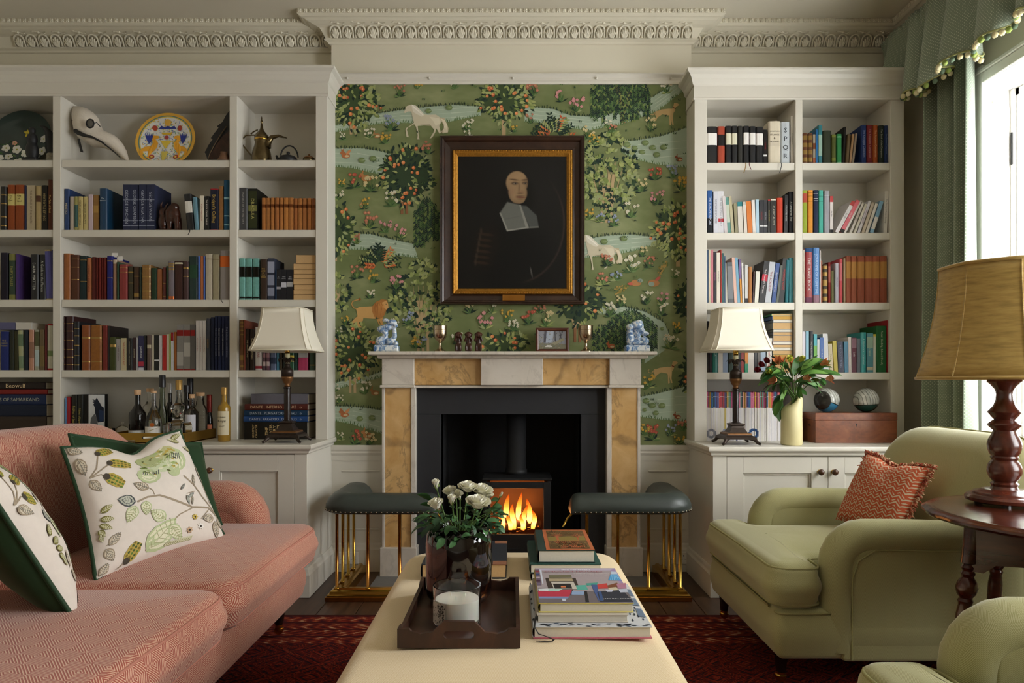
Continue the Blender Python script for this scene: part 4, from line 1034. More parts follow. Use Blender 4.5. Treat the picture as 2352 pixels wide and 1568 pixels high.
# ---------------------------------------------------------------- things on the mantelshelf
ZM = Z(806.5, 3.78)
def remeshed(mb, name, mat, par, vox=.004, sm=6, local=False):
 o = mb.build(name, mat, par, True, local=local)
 r = o.modifiers.new('fuse', 'REMESH'); r.mode = 'VOXEL'; r.voxel_size = vox; r.use_smooth_shade = True
 s_ = o.modifiers.new('smooth', 'SMOOTH'); s_.factor = .5; s_.iterations = sm
 return o
t = NT('blue_white_glaze'); co = t.coord(); g = t.noise(t.map(co, (1, 1, 1)), 42, 4, .6, 1.5).outputs[0]; g2 = t.noise(co, 11, 2).outputs[0]
M['delft'] = t.bsdf(t.ramp(t.math('ADD', t.math('MULTIPLY', g, .7), t.math('MULTIPLY', g2, .3)), [(.38, hx('#3a5f96')), (.48, hx('#7e9cc0')), (.56, hx('#dfe3e4')), (.8, hx('#eef0ee'))]), .15)
def foo(cx, sgn, label):
 y = 3.86; T = thing('foo_dog', label, 'figurine', (cx, y, ZM), 'blue and white porcelain lion dogs'); s = .00245
 base = MB().box(cx - .069, cx + .069, y - .032, y + .032, ZM, ZM + .038, .006).build('plinth', M['delft'], T)
 m = MB()
 def E(dx, z, rx, rz, ry=.026, dy=0): m.ell((cx + sgn * dx, y + dy, ZM + z), (rx, ry, rz), 14, 9)
 E(-.03, .062, .034, .028); E(.02, .058, .036, .022); E(.055, .05, .012, .012); E(.05, .045, .02, .010, .024)
 m.tube([(cx + .03, y, ZM + .06), (cx + .046, y, ZM + .09), (cx + .042, y, ZM + .13), (cx + .03, y, ZM + .155)], [.018, .015, .013, .02], 10)
 m.tube([(cx - .012, y, ZM + .07), (cx - .006, y, ZM + .10), (cx - .012, y, ZM + .125)], [.016, .017, .02], 10)
 E(-.022, .128, .034, .022); E(.005, .14, .03, .02); E(.03, .165, .030, .02, .03); E(.05, .15, .014, .014)
 E(-.005, .178, .02, .012)
 remeshed(m, 'body', M['delft'], T, .0032, 3)
foo(X(888, 3.86), 1, 'blue and white porcelain lion dog on the left end of mantel')
def foo2(cx, label):
 y = 3.86; T = thing('foo_dog', label, 'figurine', (cx, y, ZM), 'blue and white porcelain lion dogs')
 MB().box(cx - .069, cx + .069, y - .032, y + .032, ZM, ZM + .038, .006).build('plinth', M['delft'], T)
 m = MB()
 def E(dx, z, rx, rz, ry=.026, dy=0): m.ell((cx + dx, y + dy, ZM + z), (rx, ry, rz), 14, 9)
 E(.040, .06, .030, .026, .028); E(-.040, .075, .024, .042); E(-.042, .105, .02, .028); E(.0, .052, .045, .016)
 m.tube([(cx + .008, y, ZM + .055), (cx + .004, y, ZM + .085), (cx - .0, y, ZM + .12)], [.018, .018, .02], 10)
 E(.042, .104, .028, .013, .02); E(.0, .148, .040, .030, .032); E(-.04, .140, .024, .020, .03); E(.022, .122, .025, .016); E(.01, .170, .022, .012)
 remeshed(m, 'body', M['delft'], T, .0032, 3)
foo2(X(1463, 3.86), 'blue and white porcelain lion dog on the right end of mantel')
def goblet(px, label):
 c = (X(px, 3.85), 3.85, ZM); T = thing('goblet', label, 'goblet', c, 'silver goblets on the mantel')
 MB().lathe([(0, .0), (.037, .0), (.036, .004), (.025, .010), (.013, .020), (.008, .032), (.007, .048), (.012, .052), (.009, .056), (.022, .064), (.034, .080), (.039, .100), (.040, .145), (.042, .147), (.040, .147), (.037, .10), (.02, .068), (0, .064)], c, 32).build('cup', M['silver'], T, True, 40)
 MB().lathe([(.0395, .122), (.0408, .124), (.0395, .126)], c, 32).build('ring', M['silver'], T, True)
goblet(1011, 'silver goblet beside three carved wooden figures'); goblet(1346, 'silver goblet beside the small framed landscape')
for i, px_ in enumerate((1053, 1076, 1099)):
 c = (X(px_, 3.85), 3.85, ZM)
 T = thing('carved_figure', ('leftmost of three dark carved wooden monkeys on mantel', 'middle of three dark carved wooden monkeys on mantel', 'rightmost of three dark carved wooden monkeys on mantel')[i], 'figurine', c, 'carved wooden monkeys')
 m = MB()
 m.ell((c[0], c[1], ZM + .030), (.019, .019, .034), 10, 8); m.ell((c[0], c[1], ZM + .062), (.018, .016, .026), 10, 8)
 m.ell((c[0], c[1] - .002, ZM + .093), (.020, .018, .021), 12, 8); m.ell((c[0], c[1] - .017, ZM + .088), (.010, .008, .009), 8, 6)
 for s_ in (-1, 1):
  m.ell((c[0] + s_ * .012, c[1] - .012, ZM + .022), (.008, .010, .023), 8, 6); m.ell((c[0] + s_ * .019, c[1], ZM + .098), (.004, .006, .007), 8, 6)
  zt = (.098, .086, .092)[i]; m.tube([(c[0] + s_ * .018, c[1], ZM + .07), (c[0] + s_ * .021, c[1] - .012, ZM + .06), (c[0] + s_ * .010, c[1] - .02, ZM + zt)], [.006, .006, .005], 7)
 m.box(c[0] - .017, c[0] + .017, c[1] - .016, c[1] + .016, ZM, ZM + .01)
 remeshed(m, 'body', M['ebony'], T, .0022, 2)
# small framed landscape leaning against the wall
T = thing('framed_landscape', 'small framed watercolour of a woodland stream on the mantel', 'picture', (X(1269, 3.88), 3.88, ZM), rot=(math.radians(-8), 0, 0))
wF, hF = 77 * 3.88 / F, 57 * 3.88 / F
def fr_(o, i, prof, name, mat, par):
 vs, fs = [], []; K = len(prof)
 for (a, b) in ((0, 0), (1, 0), (1, 1), (0, 1)):
  for (t_, y_) in prof: vs.append((o[a] + (i[a] - o[a]) * t_, y_, o[2 + b] + (i[2 + b] - o[2 + b]) * t_))
 for a in range(4):
  b = (a + 1) % 4
  for k in range(K - 1): fs.append((a * K + k, b * K + k, b * K + k + 1, a * K + k + 1))
 return MB().add(vs, fs).build(name, mat, par, local=True)
o_ = (-wF / 2, wF / 2, 0, hF); i1 = (-wF / 2 + .009, wF / 2 - .009, .009, hF - .009); i2 = (-wF / 2 + .011, wF / 2 - .011, .011, hF - .011); i3 = (-wF / 2 + .019, wF / 2 - .019, .019, hF - .019)
fm = plain('red_mahogany_frame', '#4f2617', .35, var=.2, vs=60); fc = plain('copper_line', '#b87a5a', .4, .3)
fr_(o_, i1, [(0, .012), (0, 0), (1, -.002)], 'frame', fm, T); fr_(i1, i2, [(0, -.002), (.5, -.004), (1, -.002)], 'inlay_line', fc, T); fr_(i2, i3, [(0, -.002), (1, .003)], 'inner_frame', fm, T)
MB().box(o_[0] + .002, o_[1] - .002, .008, .012, .002, hF - .002).build('backing_board', fm, T, local=True)
fp_ = Flat(lambda u, v, l: (i3[0] + (i3[1] - i3[0]) * u, .004 - l, i3[2] + (i3[3] - i3[2]) * v), 1e-5)
r3 = random.Random(5)
fp_.poly([(0, 0), (1, 0), (1, 1), (0, 1)], hx('#8e9098')); fp_.poly([(.25, .35), (.5, .35), (.55, 1), (.22, 1)], hx('#a9b2c2')); fp_.poly([(0, 0), (1, 0), (1, .25), (.6, .35), (.3, .3), (0, .35)], hx('#7d7a66'))
for i in range(120):
 x, y = r3.random(), r3.random() ** 1.3; fp_.leaf(x, y, r3.uniform(.04, .12), r3.uniform(.01, .04), r3.uniform(-.4, 2), hx(r3.choice(['#6f735f', '#9a957e', '#7d8a94', '#8a7c62', '#b0aa9a', '#5f6658', '#76727c'])))
for (x0, x1, w_) in ((.2, .24, .05), (.23, .27, .04), (.62, .6, .03), (.85, .78, .03), (.72, .9, .02)): fp_.line([(x0, .35), ((x0 + x1) / 2, .7), (x1, 1)], w_, hx('#55545c'))
fp_.poly([(.45, .3), (.9, .62), (.95, .5), (.6, .22)], hx('#97927c')); fp_.poly([(.22, .1), (.5, .1), (.45, .2), (.3, .22)], hx('#cfcdc6'))
fp_.m.build('watercolour', M['print'], T, local=True)
# ---------------------------------------------------------------- bookcases and base cabinets
s0 = YB / F
def bookcase(name, label, ups, shelves, ytopin, ycor, xend, side, root_x):
 """ups = px ranges of the uprights at the front plane; shelves = (top, bottom) px rows; side = +1 when the chimney is on its right"""
 T = thing(name, label, 'bookcase', (root_x, (YB + YW) / 2, WT[side]))
 zb = WT[side]; zt = Z(ycor, YB)
 zin = Z(ytopin, YB)
 for (a, b) in ups: MB().box(a, b, YB, YW - .003, zb, zin + .001, .002).build('upright', M['paint'], T)
 xs = [u for p in ups for u in p]
 for i in range(len(ups) - 1):
  a, b = ups[i][1], ups[i + 1][0]
  for (p, q) in shelves: MB().box(a + .0005, b - .0005, YB + .006, YW - .012, Z(q, YB), Z(p, YB), .002).build('shelf', M['paint'], T)
  MB().box(a, b, YW - .012, YW - .003, zb, zin).build('back_panel', M['paint'], T)
 x0, x1 = ups[0][0], ups[-1][1]
 MB().box(x0, x1, YB, YW - .003, zin, zt - .012, .001).build('top_board', M['paint'], T)
 f0 = zin + .0; hh = zt - zin
 prof = [(0, f0 - .004), (.005, f0 - .004), (.007, f0 + .004), (.004, f0 + .012), (.003, f0 + hh * .48), (.008, f0 + hh * .5), (.012, f0 + hh * .53), (.014, f0 + hh * .56), (.020, f0 + hh * .70), (.032, f0 + hh * .82), (.048, f0 + hh * .90), (.050, f0 + hh * .92), (.050, zt), (0, zt)]
 if side == 1: path = [(x0, YB), (x1, YB), (x1, YC - .003)]
 else: path = [(x0, YC - .003), (x0, YB), (x1, YB)]
 sweep(path, prof).build('cornice', M['paint'], T)
 return T
WT = {1: Z(1009, YB), -1: Z(1013.4, YB)}
def ux(a, b): return (X(a, YB), X(b, YB))
LUP = [(-3.12, -3.07), ux(121, 139.5), ux(527, 545), ux(725, 752)]
bookcase('bookcase', 'tall white built-in bookcase left of the fireplace, full of dark books', LUP, [(366.5, 383), (527.2, 543.6), (688, 704.5), (850, 866.5)], 219.5, 158.5, None, 1, -2.0)
RUP = [ux(1595, 1623.8), ux(1827, 1843.5), ux(2046, 2077)]
bookcase('bookcase', 'tall white built-in bookcase between fireplace and green curtain', RUP, [(372.7, 389.4), (533.6, 550), (694.4, 711), (855, 871.5)], 228, 164, None, -1, 1.63)
# worktops and cabinets
def base(side, x0, x1, doors, label, wlabel):
 zt = WT[side]; yo = YF - .028; th = .048
 Tw = thing('worktop', wlabel, 'worktop', ((x0 + x1) / 2, (yo + YW) / 2, zt - th))
 prof = [(0, zt - th), (.006, zt - th), (.012, zt - th + .006), (.014, zt - th + .016), (.022, zt - th + .022), (.028, zt - .018), (.028, zt - .006), (.024, zt), (0, zt)]
 if side == 1: path = [(x0, YF), (x1, YF), (x1, YC - .003)]
 else: path = [(x0, YC - .003), (x0, YF), (x1, YF)]
 MB().box(x0, x1, YF, YW - .003, zt - th, zt).build('top', M['paint'], Tw)
 sweep(path, prof).build('moulded_edge', M['paint'], Tw)
 T = thing('base_cabinet', label, 'cabinet', ((x0 + x1) / 2, (YF + YW) / 2, 0))
 z1 = zt - th
 MB().box(x0, x1, YF + .022, YW - .003, .004, z1 - .0005).build('carcass', M['paint'], T)
 pl_ = [(0, .002), (.018, .002), (.018, .115), (.012, .128), (.008, .142), (.003, .150), (0, .150)]
 edges = [x0] + [e for d in doors for e in d[:2]] + [x1]
 for i in range(0, len(edges), 2):
  if edges[i + 1] - edges[i] > .004: MB().box(edges[i], edges[i + 1], YF, YF + .022, .15, z1 - .0005, .001).build('stile', M['paint'], T)
 MB().box(x0, x1, YF, YF + .022, .004, .15).build('bottom_rail', M['paint'], T)
 sweep(path, pl_).build('plinth_moulding', M['paint'], T)
 for (a, b, kx) in doors:
  za, zb2 = .165, z1 - .004; g = .0015; st_ = .084
  D = MB(); a += g; b -= g
  D.box(a, a + st_, YF, YF + .02, za, zb2, .001); D.box(b - st_, b, YF, YF + .02, za, zb2, .001); D.box(a + st_, b - st_, YF, YF + .02, zb2 - st_, zb2, .001); D.box(a + st_, b - st_, YF, YF + .02, za, za + st_, .001)
  do = D.build('door', M['paint'], T)
  MB().box(a + st_, b - st_, YF + .012, YF + .018, za + st_, zb2 - st_).build('door_panel', M['paint'], do)
  q = MB(); w_ = .008
  for (c, d, e, f) in ((a + st_, a + st_ + w_, za + st_, zb2 - st_), (b - st_ - w_, b - st_, za + st_, zb2 - st_), (a + st_, b - st_, za + st_, za + st_ + w_), (a + st_, b - st_, zb2 - st_ - w_, zb2 - st_)): q.box(c, d, YF + .005, YF + .012, e, f, .002)
  q.build('panel_bead', M['paint'], do)
  if kx:
   zk = Z(1079, YF) if side == 1 else Z(1083, YF)
   kn = MB().lathe([(.010, 0), (.007, .006), (.007, .012), (.014, .018), (.0165, .025), (.013, .032), (.005, .036), (0, .0365)], n=18).xf(Matrix.Translation((kx, YF + .001, zk)) @ Matrix.Rotation(math.pi / 2, 4, 'X')).build('knob', M['kneb'], do, True)
   MB().lathe([(.0115, 0), (.0115, .003), (.009, .0045)], n=18).xf(Matrix.Translation((kx, YF + .0005, zk)) @ Matrix.Rotation(math.pi / 2, 4, 'X')).build('knob_rose', M['brass'], kn, True)
base(1, -3.12, X(705, YF), [(-3.07, -2.3, None), (-2.3, X(466, YF) - .004, None), (X(466, YF), X(676.5, YF), X(481, YF - .02))], 'white panelled base cabinet behind the red sofa', 'white moulded worktop under the left bookcase')
base(-1, X(1637.5, YF), 2.165, [(X(1669, YF), X(1902, YF), X(1886, YF - .02)), (X(1902, YF), X(2133, YF), X(1918, YF - .02))], 'white panelled base cabinet behind the green armchair', 'white moulded worktop under the right bookcase')
# ---------------------------------------------------------------- books
PAL = [('black', '#141414'), ('charcoal', '#333336'), ('grey', '#77777a'), ('pale grey', '#a9a9ac'), ('white', '#d8d6d2'), ('cream', '#cfc4a8'), ('beige', '#a8977a'), ('tan', '#9a6a3a'), ('brown', '#5a3a22'), ('dark brown', '#33221a'), ('rust', '#8a4a2a'), ('orange', '#cc7a2c'), ('red', '#a02420'), ('dark red', '#551814'), ('pink', '#c05a70'), ('mauve', '#8a6a78'), ('purple', '#45305a'), ('navy', '#18203c'), ('blue', '#2f5a9a'), ('pale blue', '#8fb4c8'), ('slate blue', '#5a6c80'), ('teal', '#2f8a8c'), ('dark teal', '#1c4a50'), ('turquoise', '#4aa896'), ('green', '#2a7a40'), ('dark green', '#203020'), ('olive', '#4c4c22'), ('lime green', '#90a032'), ('yellow', '#b8a422')]
PALV = [(n, np.array([int(h[i:i + 2], 16) for i in (1, 3, 5)])) for n, h in PAL]
def cname(h):
 v = np.array([int(h.lstrip('#')[i:i + 2], 16) for i in (0, 2, 4)]); return min(PALV, key=lambda q: ((q[1] - v) ** 2).sum())[0]
_O = 'first second third fourth fifth sixth seventh eighth ninth tenth eleventh twelfth thirteenth fourteenth fifteenth sixteenth seventeenth eighteenth nineteenth'.split()
ORD = _O + [q if j == 0 else t_ + '-' + _O[j - 1] for t_, q in (('twenty', 'twentieth'), ('thirty', 'thirtieth'), ('forty', 'fortieth'), ('fifty', 'fiftieth'), ('sixty', 'sixtieth')) for j in range(10)]
KIND = {'c': ('cloth', 'cloth hardback'), 'j': ('jacket', 'jacketed hardback'), 'l': ('leather_b', 'leather-bound book'), 'p': ('jacket', 'paperback'), 'x': ('cloth', 'slipcased volume'), 's': ('jacket', 'spiral notebook')}
rb = random.Random(21)
def book_mesh(w_, h_, d_, rnd, thick):
 """boards and spine as one U; spine to the front (-y)"""
 t_ = min(thick, w_ * .22); b = w_ / 2
 arc = [(-b, .004)] + ([(-b * .75, -.0015 * rnd), (0, -.003 * rnd), (b * .75, -.0015 * rnd)] if rnd else []) + [(b, .004)]
 if not rnd: arc = [(-b, 0), (b, 0)]
 outer = [(-b, d_)] + arc + [(b, d_)]
 ia = [(-b + t_, d_), (-b + t_, .006 + t_), (b - t_, .006 + t_), (b - t_, d_)]
 m = MB(); n = len(outer); q = outer + ia[::-1]; N = len(q)
 vs = [(x, y, 0) for x, y in q] + [(x, y, h_) for x, y in q]
 fs = [(i, (i + 1) % N, N + (i + 1) % N, N + i) for i in range(N)]
 # U-shaped ends, cut into strips
 L0, L1, L2, L3 = n, n + 1, n + 2, n + 3      # inner ring: right-back, right-front, left-front, left-back
 for o_, fl_ in ((0, True), (N, False)):
  polys = [(0, 1, L2, L3), (1, *range(2, n - 1), L1, L2), (n - 2, n - 1, L0, L1)]
  for p in polys:
   f = tuple(i + o_ for i in p); fs.append(f[::-1] if fl_ else f)
 m.add(vs, fs); return m
def make_book(loc, w_, h_, d_, col, kind='c', label='', group=None, rot=None, title=None, tcol=None, bands=(), tmode='v', k=1.0, tsize=.62, name='book'):
 T = thing(name, label, 'book', loc, group, rot if rot is not None else (0, 0, 0), local=True)
 mat, _ = KIND[kind]
 rnd = {'c': 1.0, 'j': .8, 'l': 1.3}.get(kind, 0)
 c = hx(col, k)
 m = book_mesh(w_, h_, d_, rnd, .0028 if kind in 'cjlx' else .0008); m.c = [c] * len(m.f)
 cv_ = m.build('cover', M[mat], T, local=True)
 e = .003 if kind in 'cjl' else .0005
 tt = min(.0028 if kind in 'cjlx' else .0008, w_ * .22)
 MB().box(-w_ / 2 + tt + .0002, w_ / 2 - tt - .0002, .007 + tt, d_ - e, e, h_ - e).build('pages', M['pages_v'], T, local=True)
 yf = -.0034 * rnd - .0004
 bmat = M['foil'] if kind == 'l' or any(b[2] in ('#8f7340', '#b89040') for b in bands) and kind != 'j' else M['print']
 pr = [(-.5, .0035), (-.375, -.0015 * rnd - .0006), (0, -.003 * rnd - .0006), (.375, -.0015 * rnd - .0006), (.5, .0035)] if rnd else [(-.5, -.0004), (.5, -.0004)]
 n_ = len(pr)
 for (v0, v1, bc) in bands:
  MB().add([(f * w_, y_, v0 * h_) for f, y_ in pr] + [(f * w_, y_, v1 * h_) for f, y_ in pr], [(i, i + 1, n_ + i + 1, n_ + i) for i in range(n_ - 1)], hx(bc, k)).build('spine_band', bmat, T, local=True)
 if title:
  tm = MB(); tc = hx(tcol or '#d8c48a', k)
  yt = yf - .0006
  if tmode == 's':
   n_ = len(title)
   for i, ch in enumerate(title): put_text(tm, ch, (0, yt, h_ * (.80 - .62 * i / max(n_ - 1, 1))), (1, 0, 0), (0, 0, 1), size=w_ * .75, col=tc)
  elif tmode == 'h':
   ls = title.split('/')
   for i, l in enumerate(ls): put_text(tm, l, (0, yt, h_ * .76 - i * w_ * .30), (1, 0, 0), (0, 0, 1), length=w_ * .8, size=w_ * .26, col=tc)
  else: put_text(tm, title, (0, yt, h_ * .52), (0, 0, -1), (1, 0, 0), length=h_ * .74, size=w_ * tsize * .85, col=tc)
  if tm.f: tm.build('spine_title', M['print'], T, local=True)
 return T
BOOKN = [0]
def row(text, ybase, Yp, zshelf, shelf, k):
 lines = [l.strip() for l in text.strip().splitlines() if l.strip()]
 for i, l in enumerate(lines):
  ps = [q.strip() for q in l.split('|')]
  f = ps[0].split()
  x0, x1, yt = float(f[0]), float(f[1]), float(f[2]); col = '#' + f[3]; kd = f[4][0]; lean = float(f[5]) if len(f) > 5 else 0.0
  title = tcol = None; tmode = 'v'; bands = []; extra = ''
  for q in ps[1:]:
   if q.startswith('b:'):
    for b in q[2:].split(','):
     a, c_ = b.split(':') if ':' in b else (b, '8f7340'); v0, v1 = a.split('-'); bands.append((float(v0), float(v1), '#' + c_))
   elif q.startswith('d:'): extra = q[2:]
   elif q.startswith('#'): tcol = q
   elif q[:2] in ('h:', 's:'): tmode = q[0]; title = q[2:]
   else: title = q
  th = math.atan2(lean, ybase - yt)
  wpx = (x1 - x0) * math.cos(th); hgt = (ybase - yt) * Yp / F / math.cos(th)
  if th: hgt -= abs(math.sin(th)) * wpx * Yp / F * .5
  w_ = max(.0035, wpx * Yp / F - .0008)
  d_ = min(.225, hgt * rb.uniform(.68, .76)) + rb.uniform(-.004, .004)
  jit = rb.uniform(0, .006)
  xm = X((x0 + x1) / 2, Yp)
  for ups in (LUP, RUP):                               # keep clear of the uprights
   for q in range(len(ups) - 1):
    la, lb = ups[q][1] + .0012, ups[q + 1][0] - .0012
    if la - .03 < xm < lb + .03:
     l_, r_ = max(xm - w_ / 2, la), min(xm + w_ / 2, lb)
     if not th: w_ = max(.0035, r_ - l_); xm = (l_ + r_) / 2
  loc = [xm, Yp + jit, zshelf]
  if th > 0: loc[0] = X(x1, Yp) - w_ / 2 * math.cos(th); loc[2] += w_ / 2 * math.sin(th)
  elif th < 0: loc[0] = X(x0, Yp) + w_ / 2 * math.cos(th); loc[2] += w_ / 2 * math.sin(-th)
  loc[2] += .0004
  desc = extra or ('%s %s' % (cname(f[3]), KIND[kd][1]))
  lab = '%s, %s from left on %s' % (desc, ORD[i], shelf)
  make_book(tuple(loc), w_, hgt, d_, col, kd, lab, 'books on the ' + shelf, (0, th, 0), title, tcol, bands, tmode, k)
YP = YB + .022
def zs(y): return Z(y, YB)
KL, KM, KR, RL, RR = 1.35, 1.25, 1.2, 1.1, 1.15
EV = 'b:.50-.82:e0ddd8'
row("""0 13 426 14110e l|b:.1-.12,.3-.32,.6-.62,.8-.82
15 33 422 7a3a16 c|h:City/of/God|#3a3020|b:.55-.80:b5a868
33.5 55 422 7a3a16 c|h:City/of/God|#3a3020|b:.55-.80:b5a868
55.5 59 423 20243a c
60 80 423 a2947a x|THE CLOUD OF THE DEATH|#5a4a3a
82 93.5 425 9a865c c|b:.64-.78:4a3020
94 108.5 423 17140f c|ARISTOTLE ETHICS|#9a8a60
109.5 121 410 4a2410 c|The Tale of Genji|#c8a868""", 527.2, YP, zs(527.2), 'second shelf of the left-edge bay', KL)
row("""145 157.5 431 1c3560 j|HERETICS|#c8b888
159 169.5 449 a79b8e c
170 178 449 8b8550 c|b:.1-.75:3a5550
178.5 189.5 449 b0a06c c|YOUR GREATEST SOUL|#3a3020
190 201 449 b5a670 c|THE GOD WILLIAM|#3a3020
203 212.5 444 b3a0a6 p
213.5 225 445 7d5a2a p|b:.5-.7:9a7840
227 244.5 430 0f3350 j|h:The/Albatross|#d0d8dc
281 299 421 252a42 x|GEORGE MACHEN|#9aa0b0|b:.10-.115:8a90a0,.21-.22:8a90a0,.66-.67:8a90a0
299.5 317 421 252a42 x|GEORGE CHAMBER|#9aa0b0|b:.10-.115:8a90a0,.21-.22:8a90a0,.66-.67:8a90a0
318.5 336 421 252a42 x|GEORGE AGATHA|#9aa0b0|b:.10-.115:8a90a0,.21-.22:8a90a0,.66-.67:8a90a0
336.5 354.5 421 252a42 x|GEORGE WAINS|#9aa0b0|b:.10-.115:8a90a0,.21-.22:8a90a0,.66-.67:8a90a0
429 446 443 1d1d1f j -8|b:.48-.8:c8c4bc
447 457 451 5e8190 c -6
458.5 467.5 447 c7c0ae p|A LIFE IN BLOSSOM|#8a2a20
468.5 480.5 448 141413 j|THE BOOK  DANIEL OAKLEY|#d8d0c8
482 501.5 431 171a2c c|Bridget's Calling|#b89a4a|b:.0-.02:8a1c20,.97-1:8a1c20
502.5 512.5 425 8a5f33 l
513.5 526.5 412 1f4a66 c|b:.1-.12:8ab0b8,.28-.3:8ab0b8,.62-.66:8ab0b8|d:tall blue banded hardback""", 527.2, YP, zs(527.2), 'second shelf of left bookcase, widest bay', KM)
row("""546 568 429 3b3b3d j|MARVELS OF THE HISTORY|#9a9a96
569.5 589.5 430 15150f x|DRACULA|#a8a060|b:.06-.40:2c3018,.46-.6:6a6a3a,.64-.94:2c3018
600 610 452 9a622f l|b:.70-.80:6a3a1a
610.4 620.6 452 94602f l|b:.70-.80:6a3a1a
621 630.6 452 9a622f l|b:.70-.80:6a3a1a
631 640.6 452 90582a l|b:.70-.80:6a3a1a
641 650.6 452 9a622f l|b:.70-.80:6a3a1a
651 662.6 452 a2682f l|b:.70-.80:6a3a1a
663 673.6 452 9a622f l|b:.70-.80:6a3a1a
674 683.6 453 905628 l|b:.70-.80:6a3a1a
684 693.6 453 9a622f l|b:.70-.80:6a3a1a
694 704.6 453 945c2c l|b:.70-.80:6a3a1a
705 714.6 453 985e2c l|b:.70-.80:6a3a1a
715 724.5 453 8a5226 l|b:.70-.80:6a3a1a""", 527.2, YP, zs(527.2), 'second shelf of left bookcase, narrow right bay', KR)
row("""0 17 579 140f1c c
19 35 582 2c3a2c c|FAIRY TALES|#8a8448|b:.0-.12:6a6a3a,.86-1:6a6a3a
36 41 582 3f2b5c x
70 88 583 131315 j|DARK MATTER|#b0b0a8
89 104 583 131315 j|A Guide to the Planets|#b0b0a8
105 121 572 4a4a80 c -4|b:.0-.03:8a7a50,.97-1:8a7a50""", 688, YP, zs(688), 'third shelf of the left-edge bay', KL)
row("""141 162 581 8b5226 l
162.5 181 584 4a2a1a c|b:.45-.46,.72-.73,.9-.91
181.5 198 586 1b2a2b c|b:.42-.43,.9-.91
198.5 210 591 a0623f c|LITERARY LANDSCAPES|#5a2a1c
210.5 219.5 589 4a1610 c
220 225.5 590 5a1a12 c
226 231.5 590 5a1a12 c
232 237.5 590 5a1a12 c
238 244 590 5a1a12 c
245 258 587 1b1e62 c|b:.5-.51,.88-.9|d:bright blue hardback
258.5 267.5 595 8a6a55 c|b:.9-1:b8a894
268 272.5 600 2a4030 c
273 292 606 7c3330 c|b:.78-.79,.9-.91
292.5 305.5 610 332d1c l|b:.5-.51,.8-.84
306 319 611 3a2513 l|b:.1-.2,.7-.72
319.5 324 612 20281c c
324.5 345 607 7d5a2c l|b:.08-.1,.25-.27,.45-.47,.65-.67,.88-.9
345.5 358.5 614 1e3320 c
359 373 617 86502c l
373.5 380.5 613 4a2018 l|b:.1-.12,.5-.52
381 385 610 24301e c
385.5 399.5 599 6a6268 c|b:.78-.82,.85-.89,.92-.95,.02-.1:a85a30
400 419.5 598 38201a c|b:.92-.96:c0b8a0
420 432.5 599 3f2c2a c|b:.6-.62,.8-.85
433 453.5 587 142a26 j|b:.5-.8:24402c
454 459 587 4560a0 j
459.3 467 587 a05c34 j
467.4 470 587 4560a0 p
470.5 487 582 a89f8c c|b:.88-.9:8a7a60
487.5 502.5 583 8f866c c|b:.88-.9:7a6a50
503.5 526.5 574 7f7876 j|b:.67-.89:b85a20""", 688, YP, zs(688), 'third shelf of left bookcase, widest bay', KM)
row("""548 563 592 5f938a l|b:.55-.8:17150f,.04-.08:17150f
563.3 578 592 5f938a l|b:.55-.8:17150f,.04-.08:17150f
578.3 594.5 592 5f938a l|b:.55-.8:17150f,.04-.08:17150f
597 613 594 33241a c|h:THE/LORD/OF/THE/RINGS|#c0a050
614 630 592 2d3140 x|b:.1-.3:7a7e90,.36-.6:7a7e90,.66-.92:8a8ea0
631.5 634.5 618 2a5080 p
635 645 618 14141c p|h:A/BOOK|#b0b0b8|b:.36-.44:8a8a94
645.5 658 618 14141c p|h:TWO/BOOK|#b0b0b8|b:.42-.58:b0b0b8
658.5 673 618 14141c p|h:THE/RING|#b0b0b8|b:.44-.60:9a9a9a""", 688, YP, zs(688), 'third shelf of left bookcase, narrow right bay', KR)
row("""0 20 761 16225a c|h:THE/COMPLETE/WORKS|#a89850
21 31 758 1d2016 c
31.5 40.5 760 2c2a14 c
41 53 758 8e8f6a j -2|b:.05-.35:6a7a60,.6-.9:5a6a50
54 64 758 141c24 c
65 76.5 757 a0735c j|b:.3-.7:7a5a48
77 88 757 8a8a78 j|b:.1-.5:9aa8a8,.6-.95:4a4a30
88.5 100.5 757 5a4a30 j|b:.1-.6:6a5a38
102.5 106.5 745 5a2222 x
107 121 743 aaa898 c|b:.0-.04:8a2020,.3-.42:6a7a50,.96-1:8a2020""", 850, YP, zs(850), 'fourth shelf of the left-edge bay', KL)
